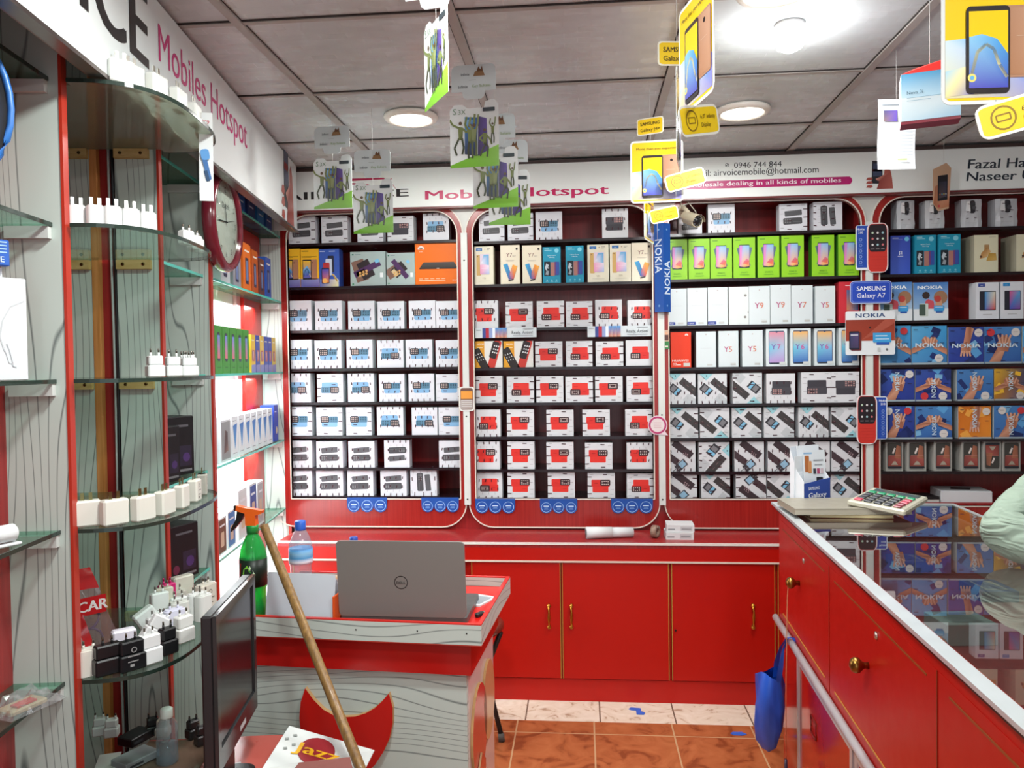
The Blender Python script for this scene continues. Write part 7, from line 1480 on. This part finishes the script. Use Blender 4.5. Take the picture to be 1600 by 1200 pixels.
A.rr(.1, .1, .32, .52, .03, '#6a2c2c', True); A.rr(.07, .12, .28, .54, .03, '#1f2030', True); A.up(); A.P([(.09, .16), (.26, .16), (.26, .5), (.09, .5)], ['#3a3a58', '#4a3c5c', '#5a4a78', '#3a4068']); A.rect(.1, .44, .25, .47, '#c8c8d4', True); A.rect(.55, .28, .92, .5, '#3f9cd4'); A.rect(.6, .42, .84, .44, '#dcecf6', True); A.rect(.6, .35, .88, .365, '#dcecf6'); A.rect(.62, .23, .88, .28, '#2a58b0'); A.rect(.64, .08, .7, .16, '#c0c6c6'); A.circ(.83, .12, .025, '#6a7074'); A.circ(.49, .62, .02, '#3a2020', up=True); m.build('board', t)
# security camera on the third cabinet frame
cpos = atY(1081, 343, 3.50); sc = thing('security_camera', 'cream bullet security camera fixed over the third cabinet', 'camera', (cpos.x, 3.50, cpos.z), 0)
ax = Vector((.035, -.08, -.03)).normalized(); qd = ax.to_track_quat('Z', 'Y').to_matrix().to_4x4()
m = MB(); m.T = qd; m.lathe([(0, -.055), (.02, -.054), (.025, -.045), (.027, .02), (.027, .045), (.024, .05), (.022, .046), (.0, .044)], 22, '#b4aa94', 'satin'); m.build('housing', sc)
m = MB(); m.T = qd; m.lathe([(.0235, .0455), (.022, .0475), (.012, .048), (.0115, .052), (.008, .053), (0, .0535)], 22, '#17171a', 'gloss')
for k in range(8):
    a = R(45*k); b_ = MB(); m.add([(.017*math.cos(a)+.003*math.cos(q_), .017*math.sin(a)+.003*math.sin(q_), .0486) for q_ in [R(60*i) for i in range(6)]], [list(range(6))], '#5c6066', 'gloss')
m.build('lens_face', sc)
m = MB(); m.T = qd; n = 12; P_ = [(.0295*math.cos(R(a)), .0295*math.sin(R(a)), z_) for z_ in (-.05, .062) for a in [i*180/n for i in range(n+1)]]
m.add(P_, [[i, i+1, n+2+i, n+1+i] for i in range(n)], '#a89e88', 'satin', True); m.build('sun_hood', sc)
MB().tube([(-.004, .01, .02), (-.022, .035, .05), (-.03, .06, .06), (-.03, YF-3.5-.004, .06)], [.010, .010, .009, .009], 10, '#b4aa94', 'satin').build('bracket', sc); 
m = MB().at((-.03, YF-3.5-.004, .06), 0, R(90)); m.lathe([(.022, 0), (.022, .006), (0, .007)], 16, '#b4aa94', 'satin'); m.build('mount_plate', sc)
MB().tube([(-.03, .09, .066), (-.035, .085, .09), (-.03, .08, .12), (-.01, .085, .1), (.03, .09, .05), (.034, .098, .02)], .002, 6, '#c9c4b4', 'satin').build('cable', sc)
# ================================================================ person behind the counter, arm on the glass
simple('sage_cloth', '#899a8b', .85)
_m = MATS['sage_cloth']; _t = _m.node_tree; _b = _t.nodes['Principled BSDF']
_n, _bp = nodes(_t, 'TexNoise', 'Bump'); _t.links.new(mapped(_t, (9, 9, 26), (.5, .6, .2)), _n.inputs['Vector']); _n.inputs['Scale'].default_value = 1; _n.inputs['Detail'].default_value = 2; _n.inputs['Distortion'].default_value = 1.2
_bp.inputs['Strength'].default_value = .9; _bp.inputs['Distance'].default_value = .03; _t.links.new(_n.outputs['Fac'], _bp.inputs['Height']); _t.links.new(_bp.outputs[0], _b.inputs['Normal']); simple('skin', '#9a6a4c', .5); simple('hair_black', '#17130f', .6)
per = thing('person', 'person in pale sage green long shirt resting an arm on the counter glass', 'person', (1.46, 2.08, 0))
def skinned(name, verts, edges, radii, mat, root, parent, lev=2, disp=0.0):
    me = bpy.data.meshes.new(name); me.from_pydata([tuple(v) for v in verts], edges, []); o = link(name, me, parent)
    o.matrix_parent_inverse = Matrix.Translation(-Vector(parent.location))
    md = o.modifiers.new('skin', 'SKIN'); md.use_smooth_shade = True
    for i, r in enumerate(radii):
        sv = me.skin_vertices[0].data[i]; sv.radius = (r, r) if not isinstance(r, tuple) else r; sv.use_root = (i == root)
    sd = o.modifiers.new('sub', 'SUBSURF'); sd.levels = lev; sd.render_levels = lev
    if disp:
        tx = bpy.data.textures.new(name, 'CLOUDS'); tx.noise_scale = .06; tx.noise_depth = 1
        dm = o.modifiers.new('folds', 'DISPLACE'); dm.texture = tx; dm.strength = disp; dm.texture_coords = 'GLOBAL'; dm.mid_level = .5
    me.materials.append(MATS[mat]); return o
EL = Vector((.985, 2.0, CZ+.07)); SHO = Vector((1.40, 2.20, 1.20)); WR = Vector((1.27, 1.74, CZ+.045))
SHO2 = Vector((1.50, 1.84, 1.20)); EL2 = Vector((1.42, 1.62, 1.05)); WR2 = Vector((1.36, 1.52, CZ+.05))
ch = Vector((1.50, 2.02, 1.15)); nk = Vector((1.40, 2.02, 1.29)); hd_ = Vector((1.345, 2.02, 1.39)); wa = Vector((1.63, 2.04, 1.00)); pv = Vector((1.72, 2.06, .90))
kn1, an1 = Vector((1.60, 2.16, .50)), Vector((1.63, 2.17, .06)); kn2, an2 = Vector((1.60, 1.95, .50)), Vector((1.63, 1.94, .06))
toe1, toe2 = an1+Vector((-.14, .01, -.02)), an2+Vector((-.14, -.01, -.02))
B = [pv, wa, ch, nk, hd_, hd_+Vector((-.01, 0, .10)), SHO, EL, WR, SHO2, EL2, WR2, kn1, an1, toe1, kn2, an2, toe2]
Ed = [(0, 1), (1, 2), (2, 3), (3, 4), (4, 5), (2, 6), (6, 7), (7, 8), (2, 9), (9, 10), (10, 11), (0, 12), (12, 13), (13, 14), (0, 15), (15, 16), (16, 17)]
rad = [.11, .10, .115, .05, .085, .07, .045, .036, .026, .045, .036, .026, .06, .035, .03, .06, .035, .03]
def hand(w, d, up, side):
    global B, Ed, rad
    d = d.normalized(); sd = d.cross(Vector((0, 0, 1))).normalized()*side; n0 = len(B)
    palm = w+d*.05+Vector((0, 0, -.008)); wi = 8 if w == WR else 11
    B.append(palm); rad.append(.026); Ed.append((wi, n0))
    for k, (off, ln) in enumerate(((-.028, .062), (-.010, .074), (.010, .07), (.028, .055))):
        a = len(B); B += [palm+d*.04+sd*off, palm+d*(.04+ln*.55)+sd*off*1.15+Vector((0, 0, -.004)), palm+d*(.04+ln)+sd*off*1.2+Vector((0, 0, -.018))]; rad += [.0095, .009, .007]
        Ed += [(n0, a), (a, a+1), (a+1, a+2)]
    a = len(B); B += [palm-d*.01-sd*.04, palm+d*.025-sd*.056+Vector((0, 0, -.006))]; rad += [.011, .008]; Ed += [(n0, a), (a, a+1)]
hand(WR, WR-EL, 0, 1); hand(WR2, WR2-EL2, 0, -1)
body = skinned('body', B, Ed, rad, 'skin', 0, per)
# shirt, trousers, hair
Sv = [pv+Vector((-.05, 0, -.38)), pv, wa, ch, ch+Vector((-.06, 0, .085)), SHO, SHO.lerp(EL, .5), EL, EL.lerp(WR, .5), EL.lerp(WR, .92), SHO2, SHO2.lerp(EL2, .5), EL2, EL2.lerp(WR2, .9)]
skinned('shirt', Sv, [(0, 1), (1, 2), (2, 3), (3, 4), (3, 5), (5, 6), (6, 7), (7, 8), (8, 9), (3, 10), (10, 11), (11, 12), (12, 13)], [(.17, .19), (.15, .17), (.15, .17), (.165, .185), (.075, .085), .078, .074, .066, .058, .047, .075, .066, .058, .046], 'sage_cloth', 1, per, 3, .016)['label'] = 'pale sage green long shirt with wide sleeves'
skinned('trousers', [pv+Vector((0, 0, -.1)), kn1, an1+Vector((0, 0, .05)), kn2, an2+Vector((0, 0, .05))], [(0, 1), (1, 2), (0, 3), (3, 4)], [.12, .09, .06, .09, .06], 'sage_cloth', 0, per)
skinned('hair', [hd_+Vector((.03, 0, .05)), hd_+Vector((.015, 0, .12)), hd_+Vector((.05, 0, .01))], [(0, 1), (0, 2)], [.082, .07, .06], 'hair_black', 0, per)
m = MB(); m.T = Matrix.Translation((-1.46, -2.08, 0))
fx = hd_.x-.083
for sy in (-1, 1):
    m.add([(fx-.006, 2.02+sy*.032+.011*math.cos(R(a)), hd_.z+.045+.006*math.sin(R(a))) for a in range(0, 360, 45)], [list(range(8))], '#e6e2dc', 'gloss'); m.add([(fx-.0068, 2.02+sy*.032+.005*math.cos(R(a)), hd_.z+.045+.005*math.sin(R(a))) for a in range(0, 360, 45)], [list(range(8))], '#2a1a12', 'gloss')
m.build('eyes', per)
m = MB(); m.T = Matrix.Translation((-1.46, -2.08, 0)); m.tube([(fx+.004, 2.02, hd_.z+.045), (fx-.016, 2.02, hd_.z+.012), (fx-.002, 2.02, hd_.z+.004)], [.007, .013, .008], 8, '#9a6a4c', 'satin'); m.build('nose', per)
m = MB(); m.T = Matrix.Translation((-1.46, -2.08, 0)); m.tube([(fx+.002, 1.998, hd_.z-.022), (fx-.006, 2.02, hd_.z-.022), (fx+.002, 2.042, hd_.z-.022)], .005, 6, '#7a3f38', 'satin'); m.build('mouth', per)
for sy in (-1, 1):
    m = MB(); m.T = Matrix.Translation((-1.46, -2.08, 0)); m.tube([(hd_.x+.01, 2.02+sy*.086, hd_.z+.055), (hd_.x+.02, 2.02+sy*.096, hd_.z+.03), (hd_.x+.008, 2.02+sy*.088, hd_.z+.0)], [.008, .012, .007], 8, '#9a6a4c', 'satin'); m.build('ear', per)
